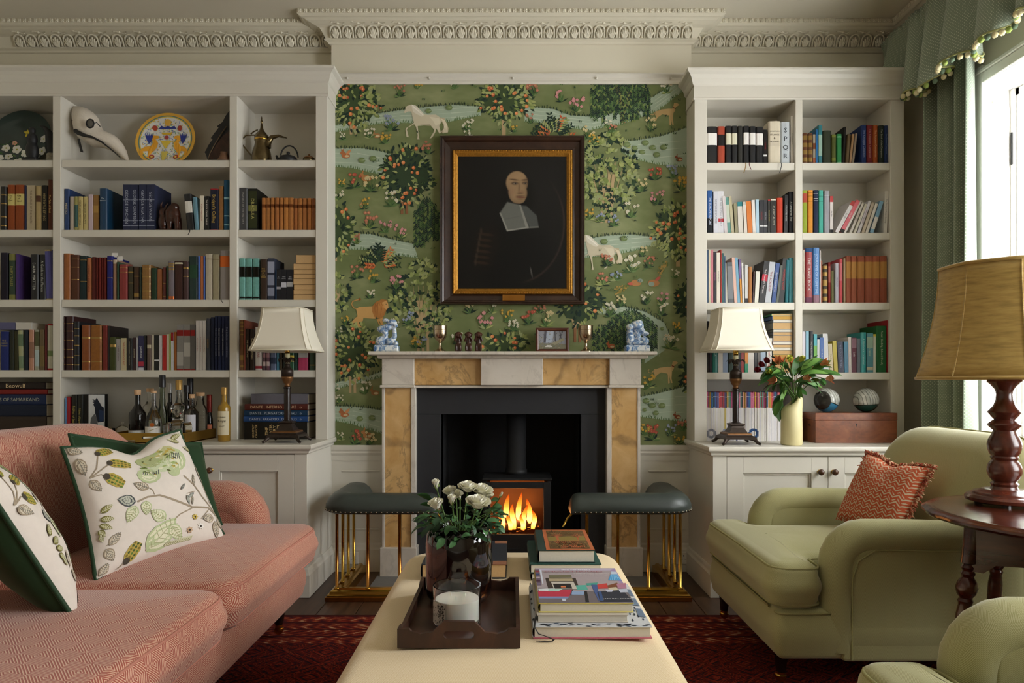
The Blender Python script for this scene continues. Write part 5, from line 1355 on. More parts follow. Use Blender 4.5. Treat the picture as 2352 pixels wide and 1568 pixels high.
row("""137 149.5 726 301414 l|b:.1-.11,.24-.25,.38-.39,.55-.56,.72-.73,.86-.87
150 168.5 726 331516 l|b:.1-.11,.24-.25,.38-.39,.55-.56,.72-.73,.86-.87
169 181 738 15161c l|b:.1-.12,.3-.31,.5-.52,.7-.71,.85-.86
186 206 746 7d4219 l|b:.18-.2,.7-.73
207 232.5 746 835018 l|b:.18-.2,.7-.73
234 245.5 747 6b2820 c
247 250.5 748 1c1616 p
251 265.5 774 3a3f1a c|b:.7-.78
266 275.5 778 8f8b88 p|UPPER SCHOOL|#5a3a4a
276.5 289.5 776 b0a584 p|THE CAMBRIDGE ART|#a03020
290 304 776 14120e j|ROUTLEDGE'S ESSENTIAL LATIN DICTIONARY|#c8c0a8
304.5 311.5 775 2a1216 p|A GRAMMAR|#b0a890
312 317 775 9a9a9e p
318 330 771 1c1c44 p|JAPANESE|#c8c8cc|b:.12-.25:a03040,.0-.08:b0b0b8
330.5 336 770 101014 p
337 346.5 769 5a4a44 j|b:.62-.72:b0a890
347 352.5 768 b0a896 p
353 364 769 0f0f10 p|b:.26-.3:c0c0c0
364.5 372 770 b5b2b4 p
373 382 769 a01c18 p|SYNTAX|#601010
382.5 388 767 b0a890 p
388.3 391.5 766 90a040 p
392 398 763 b4b4b8 p|b:.78-1:801c20
398.5 405.5 762 8a5020 c
406 421 745 777470 x|b:.75-.88:7a1a16,.0-.03:7a1a16,.1-.4:9a9690
421.3 436.5 745 77746e x|b:.75-.88:7a1a16,.0-.03:7a1a16,.3-.6:a09c94
437 448 745 55524e x|b:.75-.88:7a1a16,.0-.03:7a1a16
449 456 736 b5b0ac p|A Dance to the Music|#8a3030
456.6 464 736 b5b0ac p|A Dance to the Music|#8a3030
464.6 472 736 b5b0ac p|A Dance to the Music|#8a3030
473 482 731 3a3c44 c|EL GRECO|#8a6a30
482.5 491.5 728 141a30 c
492 499.6 726 161e3c c|THE HOLY ENGLAND SOUND BOOK|#8a90a8
500 507.6 726 161e3c c|THE HOLY ENGLAND SOUND BOOK|#a8acb8
508 515.8 726 161e3c c|PENAL NATURES WORKING ROOM|#a8acb8
516.2 526.5 726 161e3c c|THE ENGLISH HOUSES BOOK|#7a80a0""", 850, YP, zs(850), 'fourth shelf of left bookcase, widest bay', KM)
row("""545 559.5 734 6a4526 l|b:.06-.1,.2-.3,.7-.72,.78-.8,.86-.88,.93-.95
560 563.5 735 7a4030 x
564 573 755 2a1d16 c|THE GREEK MYTHS I|#c0b490
573.6 584 755 2a1d16 c|THE GREEK MYTHS II|#c0b490
585 601 751 c5c0be j|CHRISTMAS|#8a3a44|b:.04-.1:8a2a34
602 610 752 4a3440 j|b:.1-.2:b0a0a0,.3-.4:8a6a70,.5-.6:b0a0a0,.7-.8:8a6a70
611 619 752 5a3a48 j|b:.1-.2:b0a0a0,.3-.4:8a6a70,.5-.6:b0a0a0,.7-.8:8a6a70
620 634 752 55607a j|b:.15-.3:2a3448,.5-.6:2a3448
635 640.5 752 3a6a80 p
641.5 648 752 3a3020 c
649 660 752 1c2420 c
661 675 752 1f4a30 j|b:.2-.35:b0a040
676 682 752 203a30 c
683 707 752 a83a5c c|b:.58-.76:a8a8a8,.30-.48:a8a8a8
710 724 743 3a4a3a c|b:.1-.12,.85-.87""", 850, YP, zs(850), 'fourth shelf of left bookcase, narrow right bay', KR)
row("""148 152 914 5a7ca8 p
152.6 160 912 8a1220 p
162 177.5 907 171610 l|Fables of Japan|#a89850
178 190 907 171610 l|Fables of Japan|#a89850
190.5 201 907 100e0c x""", 1009, YP, WT[1], 'worktop, widest bay of left bookcase', KM)
# right bookcase
row("""1624.5 1648 287 1e1e20 j|%s
1649 1665.5 287 a0432e j|b:.48-.78:1e1a18
1667 1680 286 1e1e20 j|b:.50-.80:d0ccb4
1681 1694 286 1e1e20 j|b:.50-.80:d0ccb4
1695 1706.5 286 2c2b26 c
1708 1721 286 1e1e20 j|%s
1722 1736 287 1e1e20 j|%s
1737 1753.5 288 1e1e20 j|%s
1754 1763 294 151213 p|HARRIS|#8a2a2c|b:.22-.27:d0d0d0
1766 1793 275 cfc5b0 j|h:JONATHAN/STRANGE/&/MR NORRELL|#3a3020|b:.42-.55:c8beaa
1793.5 1814.5 277 b5bcc2 j|s:SPQR|#2a3038
1817 1825.5 263 cfcac0 p|THE TOWN HOUSE|#5a5a5a""" % (EV, EV, EV, EV), 372.7, YP, zs(372.7), 'top shelf of right bookcase, left bay', RL)
row("""1844.5 1856 303 5a3018 l|b:.06-.2,.3-.44,.54-.68,.78-.92
1856.5 1867.5 303 5a3520 l|b:.06-.2,.3-.44,.54-.68,.78-.92
1868 1874 305 8a8070 p|b:.5-.7:6a3a20,.0-.2:8a4a30
1874.5 1879 294 1c5a8a p
1879.5 1890 284 2a6a72 j|b:.2-.75:8aa89a
1891 1909 297 2a3020 c
1910 1921 306 4a5020 c|b:.1-.2:6a7030,.9-1:6a7030
1922 1934 305 2a7a44 c|b:.0-.05:7ab08a,.88-.92:7ab08a
1935 1941 288 17130f c 4
1942 1950 305 5a4a30 c 5
1951 1956 304 8a6a4a p 7
1957 1962 303 7a6a58 p 8
1979 1991 284 1a2f60 c|The Kingsgate Collection|#8a94b0
1991.5 2005 284 6a1a1c c|The Kingsgate Companion|#b08a80
2005.5 2017.5 284 8a3f14 c|The Autumn Companion|#c09a70
2018 2031 285 1a2218 c|The Book of the Companion|#a0a090
2031.5 2044.5 285 16264c c|The Shorter Companion|#6a7aa0""", 372.7, YP, zs(372.7), 'top shelf of right bookcase, right bay', RR)
row("""1624.5 1638 435 2a5590 j|THE EUROPE REPORT|#c8d0e0|b:.0-.35:15181e
1639 1650 437 c8c8d0 p|SCOTLAND'S FUTURE|#4a4a58
1650.5 1663 436 c9c8cc p|THE NATIONAL POLICY|#8a8a90|b:.27-.35:a83038
1664.5 1672 448 c8c0c0 p -5
1672.5 1680 451 5a8a80 p -6|b:.3-.8:b8c0b0
1681 1688 448 b0a888 p -7
1689 1696 465 8a8468 p -4
1697 1709 461 c8c2b8 p -3|b:.86-1:2f7a80
1710 1717 461 b8afa0 p -4|b:.0-.9:d0c8bc
1718 1729 460 c8702a p -4
1729.5 1737 457 d0cac4 p -3
1737.5 1744.5 456 a4c0d0 p -1
1745 1753.7 457 26262a p|b:.2-.24:d0d0d0|MARTYRS|#8a3030
1754 1763 457 26262a p|b:.2-.24:d0d0d0|EVELYN|#9a9aa0
1764 1770 456 1c1a14 p|THE DARK TOWER|#b0a040|b:.96-1:a03030
1771 1783 455 191713 p|CLASSIC AUTOS|#b8b0a0|b:.96-1:c8c0b0
1784 1799 452 b83a22 c
1801 1809 445 1c1c1e p 2|COLLECTED WORK|#c8c8c8
1811.5 1824.5 438 17171a c|A Lamplighter Boy|#b8b8b0""", 533.6, YP, zs(533.6), 'second shelf of right bookcase, left bay', RL)
row("""1844.5 1855.5 435 8a9a30 c|b:.72-.93:a84838
1856 1868 435 d08a30 c|b:.74-.75:7a4a18,.86-.87:7a4a18,.94-.95:7a4a18
1868.5 1880 435 1a2440 c|b:.75-.76:d0d0d0,.8-.81:d0d0d0,.92-.93:d0d0d0
1880.7 1892 435 4aa594 c|b:.74-.75:2a6a60,.86-.87:2a6a60
1893 1906 436 9a9aa2 c|b:.8-.81:c0c0c8,.88-.89:c0c0c8
1906.8 1914.5 448 cfc8c4 p|the idler|#3a3030|b:.84-1:b84848,.0-.1:2a2a2a
1916 1926 460 cfcaca p 40|the idler|#3a3030|b:.86-1:b84848
1927 1937 458 c85560 p 40|the idler|#d8d0d0|b:.0-.1:2a2a2a
1938 1943.5 458 cac5bb p 38
1951 1957 462 c6c0b4 p 30|INTO THE BLUE|#8a4a40
1960 1966 466 c8c2b0 p 27|LOST|#5a6a80
1969 1976 459 cbc8cc p 27|IMPROVING THE BODY|#6a2a4a
1978.5 1985.5 462 b8ab96 p 25
1987 1994 465 cac5ba p 24
1997 2006 460 7aa0b8 p 24|b:.12-.5:d0ccc4
2028.5 2037 436 cac6bf p 4|The Theory of Tuscan Cooking|#5a5a58""", 533.6, YP, zs(533.6), 'second shelf of right bookcase, right bay', RR)
row("""1624 1628 572 2a4058 p
1628.4 1633 572 b8ac90 p
1633.4 1639 572 b06a70 p
1639.6 1645.4 577 1a1a1e p|THE RAG DOLL|#b05a90
1646 1654 579 d0c8b8 p|PAINT MAGIC|#3a3030
1654.4 1658.4 572 9a3a30 c
1659 1663 580 2a5050 p
1663.4 1667 587 28425e p
1667.4 1672.4 603 c0bcae p -2
1673 1686 601 55585c s -3|b:.1-.9:7a7c80
1687 1694 590 d0a898 p -6
1694.5 1701 590 6a98b0 p -6
1701.5 1706 594 6a5080 p -4|b:.0-.55:c88a3a
1706.5 1711 602 c8c4c0 p -3
1711.5 1718 607 c0c0bc p|b:.0-.12:3a3a40
1719 1728 611 a06a3a c
1729 1732.6 622 3a1a1c p 2
1733 1742 622 cfcdc0 p 4
1743 1756 598 161617 p 13|The Frontiers Servant|#d8d0d0|b:.52-.68:b03040
1757.5 1771 600 b0b4ba p 11|THE ACADEMY|#8a3a3a
1772.5 1782 603 2a4880 p 10|Physical Child Beginner|#d0d4dc
1783 1788.5 608 50564c p 10
1789 1801 592 18181a p 10|NORMAN NUDO|#b83a3a
1803 1811 596 2a6a74 c 3
1812 1824.5 591 4a8a94 c""", 694.4, YP, zs(694.4), 'third shelf of right bookcase, left bay', RL)
row("""1844.5 1849 572 b8b0a0 c
1849.5 1866.5 569 8a1f22 j|THE TRAVEL BOOK|#d8ccc8|b:.93-1:2a4a78,.0-.1:6a3a50
1867 1882.5 568 3f74b0 j|JOURNEYS OF A LIFETIME|#a8c4dc|b:.0-.14:8a6a78
1883 1886 574 b8b0b0 p
1886.4 1889.4 597 a0542c p
1890 1902 606 3a3018 l|b:.06-.16,.24-.36,.44-.6,.7-.8,.88-.96
1902.6 1909 601 7a2420 c|b:.5-.9:a05a50
1909.6 1917 620 6a6a48 c
1918 1927 603 a8a6b0 j|HERALDRY|#6a6a80
1928 1936 593 c05058 c|b:.5-.9:c87078
1937 1942.4 592 a08c70 c
1943 1954.6 587 8a4a34 c|b:.52-.88:a87a40
1955 1969.5 587 8e4d36 c|b:.52-.88:a87a40
1970 1987.4 587 8a4a34 c|b:.52-.88:a87a40
1988 2004.6 587 8a4a34 c|b:.52-.88:a87a40
2005 2022.6 587 8e4d36 c|b:.52-.88:a87a40
2023 2038 587 8a4a34 c|b:.52-.88:a87a40""", 694.4, YP, zs(694.4), 'third shelf of right bookcase, right bay', RR)
row("""1624 1629 737 1a1416 p
1630 1635.6 738 2a1c28 p
1636 1649.6 745 1f6a60 j|BRITANNICA|#a8c8c0
1650 1660.6 745 c0bab0 p|JOURNALS|#3a3a40
1661 1672 748 8090a8 p
1673 1690 748 3a4a44 j
1691 1702 750 2a2a30 p|THE GOLDEN|#b0b0b0
1703 1710.6 752 8a3a38 p
1711 1718.6 755 3a8a6a p|b:.2-.5:d08a50
1719 1732 755 c4beb4 p
1733 1740 757 2c2c2c p
1741 1747.4 757 55504a p
1748 1759.6 760 5a6a80 s|b:.05-.95:9aa8b8
1760.5 1772 776 c8c4bc p 3|Good Reader's Guide|#b04a40""", 855, YP, zs(855), 'fourth shelf of right bookcase, left bay', RL)
row("""1844.5 1851 761 c8c6cc p
1851.5 1858.5 760 7aa8b8 p
1859 1868 760 1c2024 j|THE PHILOSOPHICAL|#c8c8c8
1869 1877 767 3a98a4 p|b:.4-.7:7ab060
1878 1883.6 779 c0c4c8 p
1884 1892.6 775 28559a p|new Scotland|#d0d8e0
1893.4 1905 766 c4c4c6 p -3
1907 1916 789 c0b490 p -4|The Cat|#6a5a40
1917 1926 783 b0a020 p -4
1927 1940 784 1a2040 p -3|THE GREAT STONES|#8a90b0
1940.6 1949.6 784 2f7090 p -2
1950 1957 774 c8c0bc p -1|MY LIFE|#9a5a50
1957.6 1968.6 775 5a2236 p|Latin|#e0d4d8|b:.7-.98:8a6a78
1969 1976.6 777 5a6470 p
1977 1990 763 2a8f90 j|A Historical Grammar|#a8d0d0
1991 2006 765 4a7f88 p|Gaelic|#a8b8a0|b:.62-.9:8aa090,.06-.14:b0a890
2007 2013 767 c0c0b0 p|b:.94-1:c0b040
2014 2037.6 748 1f5a30 c|Faclair Gaidhlig  Edward Dwelly|#c8c8b0
2038 2045.4 735 8a1c20 c""", 855, YP, zs(855), 'fourth shelf of right bookcase, right bay', RR)
# flat stacks: fore-edge or spine to the front
def flat_book(x0, x1, y0, y1, Yp, col, k, label, group, spine=True, title=None, tcol=None, kind='c', depth=.2, dz=0.0, pagecol=None, zb=None, dx=0.0):
 w_ = X(x1, Yp) - X(x0, Yp); t_ = (y1 - y0) * Yp / F - .0006; z_ = zb if zb is not None else Z(y1, Yp)
 T = thing('book', label, 'book', ((X(x0, Yp) + X(x1, Yp)) / 2, Yp, z_), group, (0, 0, 0), local=True)
 if spine:
  m = book_mesh(t_, w_, depth, .6 if kind == 'c' else 0, .0028); m.c = [hx(col, k)] * len(m.f)
  R = Matrix.Translation((-w_ / 2, 0, t_ / 2)) @ Matrix.Rotation(math.pi / 2, 4, 'Y')
  m.xf(R); m.build('cover', M[KIND[kind][0]], T, local=True)
  MB().box(-w_ / 2 + .003, w_ / 2 - .003, .009, depth - .003, .003, t_ - .003).build('pages', M['pages'], T, local=True)
  if title:
   tm = MB(); put_text(tm, title, (0, -.003, t_ * .5), (1, 0, 0), (0, 0, 1), length=w_ * .82, size=t_ * .85, col=hx(tcol or '#c8b080', k)); tm.build('spine_title', M['print'], T, local=True)
 else:
  e = .0012
  MB().box(-w_ / 2 + .002, w_ / 2, .002, depth - .001, e, t_ - e).build('pages', pagecol or M['pages'], T, local=True)
  m = MB(); m.col = hx(col, k); m.box(-w_ / 2, w_ / 2 + .001, 0, depth, 0, e); m.box(-w_ / 2, w_ / 2 + .001, 0, depth, t_ - e, t_); m.box(-w_ / 2, -w_ / 2 + .002, 0, depth, 0, t_)
  m.build('cover', M['jacket'], T, local=True)
 return T, z_ + t_ + .0006
M['oldpages'] = plain('toned_page_edges', '#c9a574', .85, var=.12, vs=220); M['whitepages'] = plain('white_page_edges', '#dcd6c8', .85, var=.08, vs=220); M['yellowpages'] = plain('yellow_page_edges', '#c49a4a', .85, var=.1, vs=220)
zq = zs(688)
for i, (x0, h_) in enumerate(((674, 13), (674, 11), (675, 12), (673.5, 14), (674, 10), (674.5, 11), (674, 13), (680, 20))):
 _, zq = flat_book(x0, 724, 0, h_, YP, '8a6a40', KR, 'toned paperback lying flat, %s from the bottom of the stack on left bookcase' % ORD[i], 'paperback stack on left bookcase third shelf', False, pagecol=M['oldpages'], depth=.13, zb=zq)
zq = zs(855)
for i, (x0, h_, pc, cc) in enumerate(((1776, 13, 'oldpages', 'b08a50'), (1776, 11, 'oldpages', 'a88a5a'), (1777, 10, 'yellowpages', '6a5a3a'), (1776, 8, 'yellowpages', '8a8a80'), (1775, 9, 'oldpages', '7a8078'), (1776, 6, 'whitepages', '9a9a94'), (1776, 7, 'oldpages', '8a8a80'), (1775, 8, 'whitepages', '6a1a1c'), (1776, 13, 'oldpages', '8a8a86'), (1776, 8, 'oldpages', '77777a'), (1776, 6, 'whitepages', '84847c'), (1775, 16, 'oldpages', '8a8a82'), (1776, 6, 'whitepages', '7d8a9a'), (1774, 9, 'yellowpages', '4a6aa0'), (1772, 5, 'oldpages', '3a8a5a'))):
 _, zq = flat_book(x0, 1820, 0, h_, YP, cc, RL, 'paperback lying flat, %s from the bottom of the tall stack on right bookcase' % ORD[i], 'tall paperback stack on right bookcase', False, pagecol=M[pc], depth=.13, zb=zq)
# the left-edge stack
zq = WT[1]
for i, (y0, y1, x1, cc, tt, tc) in enumerate(((957, 1009, 106, '2a2018', None, None), (930, 957, 105, '0e1628', None, None), (906, 930, 104, '14203e', 'KINGS OF SAMARKAND', '9a9a8a'), (894, 905.5, 108, '6a1a14', None, None), (877, 893.5, 103, '1d1411', 'Beowulf', 'c8b08a'))):
 _, zq = flat_book(-40 if i != 4 else -30, x1, y0, y1, YP, cc, KL, ('thick dark brown', 'thick dark navy', 'navy cloth', 'thin red', 'black gold-lettered')[i] + ' book lying flat in the stack at left edge', 'flat stack of large books at the left edge', True, tt, tc, depth=.2, zb=zq)
zq = WT[1]
_, zq = flat_book(561, 705, 969, 1009, YP - .02, '17140f', KR, 'tall black gold-lettered box at the bottom of the stack behind lamp', 'flat stack of books behind the left lamp', True, None, None, 'x', .22, zb=zq)
ch = MB()
for (xx_, t_, s_) in ((582, 'GEOFFREY', .020), (589, 'CHAUCER', .020), (613, 'THE', .026), (622, 'CANTER', .026), (631, 'BURY', .026), (640, 'TALES', .026)): put_text(ch, t_, (X(xx_, YP - .02), YP - .0225, Z(990, YP - .02)), (0, 0, 1), (-1, 0, 0), length=.075, size=s_, col=hx('#b8a070', 1.6))
bpy.context.view_layer.update()
bx = [o for o in bpy.data.objects if o.get('label', '').startswith('tall black gold')][0]
ch.xf(Matrix.Translation(-Vector(bx.location))); ch.build('spine_title', M['print'], bx, local=True)
for (y0, y1, x0, cc, tt, tc, nm) in ((955, 968.6, 559.5, '1c3c6c', 'DANTE . PARADISO . DI PAOLO   o', 'a8b0c0', 'blue'), (941, 954.5, 561, '14304a', 'DANTE . PURGATORIO . DALI   o', 'a8b0b8', 'dark teal'), (926, 940.5, 562, '4a1c14', 'DANTE . INFERNO . BLAKE   o', 'c0a080', 'dark red')):
 _, zq = flat_book(x0, 706, y0, y1, YP - .02, cc, KR, nm + ' cloth poetry volume lying flat in the stack behind lamp', 'flat stack of books behind the left lamp', True, tt, '#' + tc, 'c', .2, zb=zq)
flat_book(577, 706, 902, 925, YP - .01, '5c5a62', KR, 'plain grey box lying on top of the stack behind lamp', 'flat stack of books behind the left lamp', True, None, None, 'x', .18, zb=zq)
# books lying on the row at the left edge
zq = Z(757, YP)
flat_book(36, 72, 740, 757, YP, 'b0aca4', KL, 'white paperback lying flat on the books at left edge', 'books lying on the left-edge row', True, None, None, 'p', .13, zb=zq)
flat_book(-6, 35, 740, 757, YP, '4a4a6a', KL, 'patterned paperback lying flat on the books at left edge', 'books lying on the left-edge row', True, None, None, 'p', .13, zb=zq)
# picture-backed slipcase with a raven, turned face on
T = thing('picture_card', 'white card with a dark raven standing beside the black books', 'card', (X(220, YP), YP, WT[1]))
MB().box(X(202, YP), X(238, YP), YP + .004, YP + .012, WT[1], Z(906, YP), .001).build('card', plain('white_card', '#b9bbc0', .5, k=1.5), T)
rv = Flat(lambda u, v, l: (X(u, YP), YP + .0035 - l, Z(v, YP)), 2e-5)
q = [(210, 916), (218, 919), (221, 913), (224, 918), (228, 924), (232, 932), (238, 936), (238, 968), (224, 970), (218, 950), (217, 935), (213, 929), (216, 925), (211, 923), (216, 921)]
rv.poly(q, hx('#20283a')); rv.poly([(226, 940), (237, 944), (237, 966), (228, 968)], hx('#2c3f66')); rv.poly([(206, 975), (208, 960), (216, 950), (222, 960), (224, 976)], hx('#6a6c72'))
rv.m.build('raven_print', M['print'], T)
# white slips on the blue book, ribbons
for (a, b, c, d) in ((252, 266, 579, 589), (264, 277, 587, 597)): tag(MB().box(X(a, YP), X(b, YP), YP + .02, YP + .021, Z(d, YP), Z(c, YP)).build('paper_slip', M['plastic']), 'white paper slip sticking up from the blue book, %s one' % ('left' if a < 260 else 'right'), 'paper slip', 'paper slips in the blue book')
def ribbon(x, y0, y1, col, sway, label):
 m = MB(); yq = YB - .003
 pts = [(X(x, yq) + sway * .006 * math.sin(t_ * 4), YB + .02 - min(t_ * 4, 1) * .026, Z(y0, yq) + .001 - max(0, t_ - .2) / .8 * (y1 - y0) * YB / F) for t_ in np.linspace(0, 1, 9)]
 for i in range(8):
  a, b = Vector(pts[i]), Vector(pts[i + 1]); w_ = Vector((.0022, 0, 0)); n = len(m.v)
  m.add([a - w_, a + w_, b + w_, b - w_, a - w_ + Vector((0, .0005, 0)), a + w_ + Vector((0, .0005, 0)), b + w_ + Vector((0, .0005, 0)), b - w_ + Vector((0, .0005, 0))], [(0, 1, 2, 3), (7, 6, 5, 4), (0, 3, 7, 4), (1, 5, 6, 2)], hx(col))
 tag(m.build('bookmark_ribbon', M['cloth']), label, 'ribbon', 'bookmark ribbons')
ribbon(1710, 372.7, 398, '#8a6a30', 1, 'thin gold bookmark ribbon hanging from top shelf of right bookcase'); ribbon(1723, 372.7, 390, '#5a1a1c', -1, 'dark red bookmark ribbon hanging from top shelf of right bookcase'); ribbon(1792, 372.7, 398, '#2a2a2a', 1, 'black bookmark ribbon hanging beside the cream hardback, right bookcase')
ribbon(434, 527.2, 540, '#2a2420', 1, 'dark bookmark ribbon hanging from second shelf of left bookcase'); ribbon(511, 688, 696, '#2a2420', -1, 'dark bookmark ribbon hanging from third shelf of left bookcase')
# magazines
mg = random.Random(4); xm = 1624.0; i = 0
TOPS = ['#c8503a', '#3a5a9a', '#2a2a3a', '#c89a3a', '#a03a6a', '#5a8a7a', '#7a2a2c', '#c86a8a', '#4a3a6a', '#d8a080', '#2a6a8a', '#8a8a3a', '#b83040']
M['mag'] = colmat('magazine_spine', .4, .4, .04, 40)
while xm < 1797:
 w_ = mg.uniform(2.7, 3.4); x1 = xm + w_
 wm = w_ * YP / F - .0003; hm = 113 * YP / F * (1 - .004 * (i % 5)); z0 = WT[-1] + .0003
 m = MB(); xa_, xb_ = X(xm, YP), X(xm, YP) + wm; y0, y1 = YP + mg.uniform(0, .004), YP + .2
 bc = hx(mg.choice(['#d8d4d0', '#cfccd0', '#d4d0c8', '#dcd8d8']), 1.2)
 if i in (13, 22): bc = hx(['#c8b04a', '#34427a'][i == 22])
 tcx = mg.choice(TOPS)
 m.box(xa_, xb_, y0, y1, z0, z0 + hm * .68, col=bc); m.box(xa_, xb_, y0, y1, z0 + hm * .68, z0 + hm, col=hx(tcx, 1.1))
 m.box(xa_, xb_, y0 - .0003, y0, z0 + hm * .90, z0 + hm * .908, col=hx('#e0e0e0'))
 px_ = (xm + x1) / 2
 for (cx_, rr_, cc_) in ((1634, 11, '#8a8c98'), (1668, 11, '#8a92a8'), (1702, 11, '#4a6a9a'), (1731, 12, '#24508a')):
  dx_ = abs(px_ - cx_)
  if dx_ < rr_:
   hh_ = math.sqrt(rr_ ** 2 - dx_ ** 2) * YP / F; zc_ = z0 + 17 * YP / F
   inn = math.sqrt(max(0, (rr_ * .5) ** 2 - dx_ ** 2)) * YP / F
   if inn > .002: m.box(xa_, xb_, y0 - .0004, y0, zc_ + inn, zc_ + hh_, col=hx(cc_)); m.box(xa_, xb_, y0 - .0004, y0, zc_ - hh_, zc_ - inn, col=hx(cc_))
   else: m.box(xa_, xb_, y0 - .0004, y0, zc_ - hh_, zc_ + hh_, col=hx(cc_))
 tag(m.build('magazine', M['mag']), 'magazine with a %s spine top, %s from left behind the right lamp' % (cname(tcx), ORD[i]), 'magazine', 'row of magazines behind the right lamp')
 xm = x1; i += 1
# ---------------------------------------------------------------- things on the shelves
ys_ = 3.90
ZL1 = zs(366.5)
# big lacquer plate, brass disc behind mask etc.
def dish(px, py, rpx, Y0, label, name, mat_rim, lean=12, face=None, rimcol=None, squash=1.0, group=None):
 """plate on its edge, leaning back; local: disc in xz plane facing -y"""
 r = rpx * Y0 / F
 T = thing(name, label, 'plate', (X(px, Y0), Y0, ZL1), group, (math.radians(-lean), 0, 0), local=True)
 MB().lathe([(0, .010), (r * .6, .010), (r * .72, .002), (r * .96, -.006), (r, -.007), (r, -.002), (r * .97, .0), (r * .74, .007), (r * .6, .016), (0, .016)], n=48).xf(Matrix.Translation((0, .012, r)) @ Matrix.Rotation(-math.pi / 2, 4, 'X')).build('dish', mat_rim, T, True, 40, local=True)
 return T, r
M['lacquer'] = plain('dark_lacquer', '#26332f', .12, var=.1, k=1.6)
T, r = dish(33, 325, 72, 3.93, 'large dark lacquer plate painted with white flowers, top left shelf', 'lacquer_plate', M['lacquer'])
def dsurf(d): return float(np.interp(d, [0, .6, .72, .96, 1], [.022, .022, .014, .006, .005])) - .0008
fl_ = Flat(lambda u, v, l: (u * r, dsurf(math.hypot(u, v)) - l, r + v * r), 2e-5)
r5 = random.Random(8)
for i in range(34): fl_.leaf(r5.uniform(-.75, .75), r5.uniform(-.75, -.1), .14, .06, r5.uniform(0, 6.28), hx(r5.choice(['#3a5a2c', '#4a6a30', '#2c4a2a']), 1.5))
for (u, v, s_, c_) in ((-.1, -.35, .16, '#c8c8c0'), (.2, -.48, .16, '#c8c8c0'), (.05, -.82, .16, '#c0c0b8'), (-.3, -.62, .13, '#c8c8c0'), (.75, -.0, .15, '#a8a8a4'), (.78, -.45, .16, '#a8a8a4'), (.42, -.08, .1, '#b88a84'), (.4, -.32, .12, '#c09a94'), (-.45, -.3, .14, '#c8c8c0'), (-.55, -.7, .14, '#c8c8c0'), (-.2, -.12, .09, '#b8907c'), (.38, -.7, .1, '#a8a090')):
 for q in range(5): fl_.disc(u + s_ * .55 * math.cos(q * 1.257), v + s_ * .55 * math.sin(q * 1.257), s_ * .45, hx(c_, 1.6), 7)
 fl_.disc(u, v, s_ * .2, hx('#8a8a30', 1.6), 6)
for a in (.3, 1.6, 2.6, 4.4): fl_.leaf(.16, .22, .14, .09, a, hx('#c0b040', 1.5))
tag(fl_.m.build('painted_flowers', M['print'], T, local=True), kind='stuff')
# majolica plate
mj = plain('majolica_rim', '#c8923a', .2, var=.12, vs=40, k=1.7)
T, r = dish(371, 312, 69, 3.93, 'round yellow-rimmed majolica plate with painted griffins', 'majolica_plate', mj)
def pf(u, v, l): return (u * r, dsurf(math.hypot(u, v)) - l, r + v * r)
pf_ = Flat(pf, 6e-6); K_ = 1.9
def ring(r0, r1, c_, n=40):
 for i in range(n):
  a, b = 2 * math.pi * i / n, 2 * math.pi * (i + 1) / n
  pf_.poly([(r0 * math.cos(a), r0 * math.sin(a)), (r1 * math.cos(a), r1 * math.sin(a)), (r1 * math.cos(b), r1 * math.sin(b)), (r0 * math.cos(b), r0 * math.sin(b))], c_)
ring(.0, .58, hx('#b4b3ae', K_)); ring(.58, .72, hx('#b4b3ae', K_)); ring(.72, .84, hx('#b4b3ae', K_)); ring(.84, .87, hx('#b09a3a', K_)); ring(.87, .90, hx('#4a6a6a', K_))
for i in range(420):
 a, d = r5.uniform(0, 6.28), math.sqrt(r5.random()) * .8; pf_.leaf(d * math.cos(a), d * math.sin(a), .065, .026, r5.uniform(0, 6.28), hx(r5.choice(['#3a4a8a', '#b08a2a', '#5a8a6a', '#a8a03a', '#7a8ab0']), K_))
for s_ in (-1, 1):
 pf_.poly([(s_ * x, y) for x, y in ((.28, .18), (.5, .2), (.52, .08), (.42, -.06), (.5, -.2), (.68, -.26), (.8, -.42), (.76, -.58), (.68, -.58), (.7, -.44), (.55, -.4), (.52, -.62), (.62, -.7), (.48, -.68), (.44, -.48), (.3, -.28), (.26, -.1), (.36, .05), (.24, .1))], hx('#b8842a', K_))
 for q in range(5): pf_.leaf(s_ * .56, -.12, .42, .07, (1.2 + q * .16 if s_ > 0 else math.pi - 1.2 - q * .16), hx('#2a3474', K_))
 for (x, y) in ((.42, .46), (.4, -.62)):
  pf_.disc(s_ * x, y, .09, hx('#8a3a2a', K_), 10); pf_.disc(s_ * x, y, .04, hx('#c0a04a', K_), 8)
pf_.poly([(-.3, .44), (.3, .44), (.22, .56), (.1, .5), (0, .56), (-.1, .5), (-.22, .56)], hx('#2a3474', K_)); pf_.disc(0, .66, .12, hx('#b08a3a', K_), 9)
pf_.poly([(-.2, .3), (.2, .3), (.14, .22), (-.14, .22)], hx('#b0902a', K_)); pf_.poly([(-.2, .0), (.2, .0), (.1, -.14), (0, -.3), (-.1, -.14)], hx('#b09a3a', K_)); pf_.disc(0, .12, .08, hx('#8a3a3a', K_), 8); pf_.poly([(-.12, -.4), (.12, -.4), (.05, -.75), (-.05, -.75)], hx('#a89a4a', K_))
tag(pf_.m.build('painted_design', M['print'], T, local=True), kind='stuff')
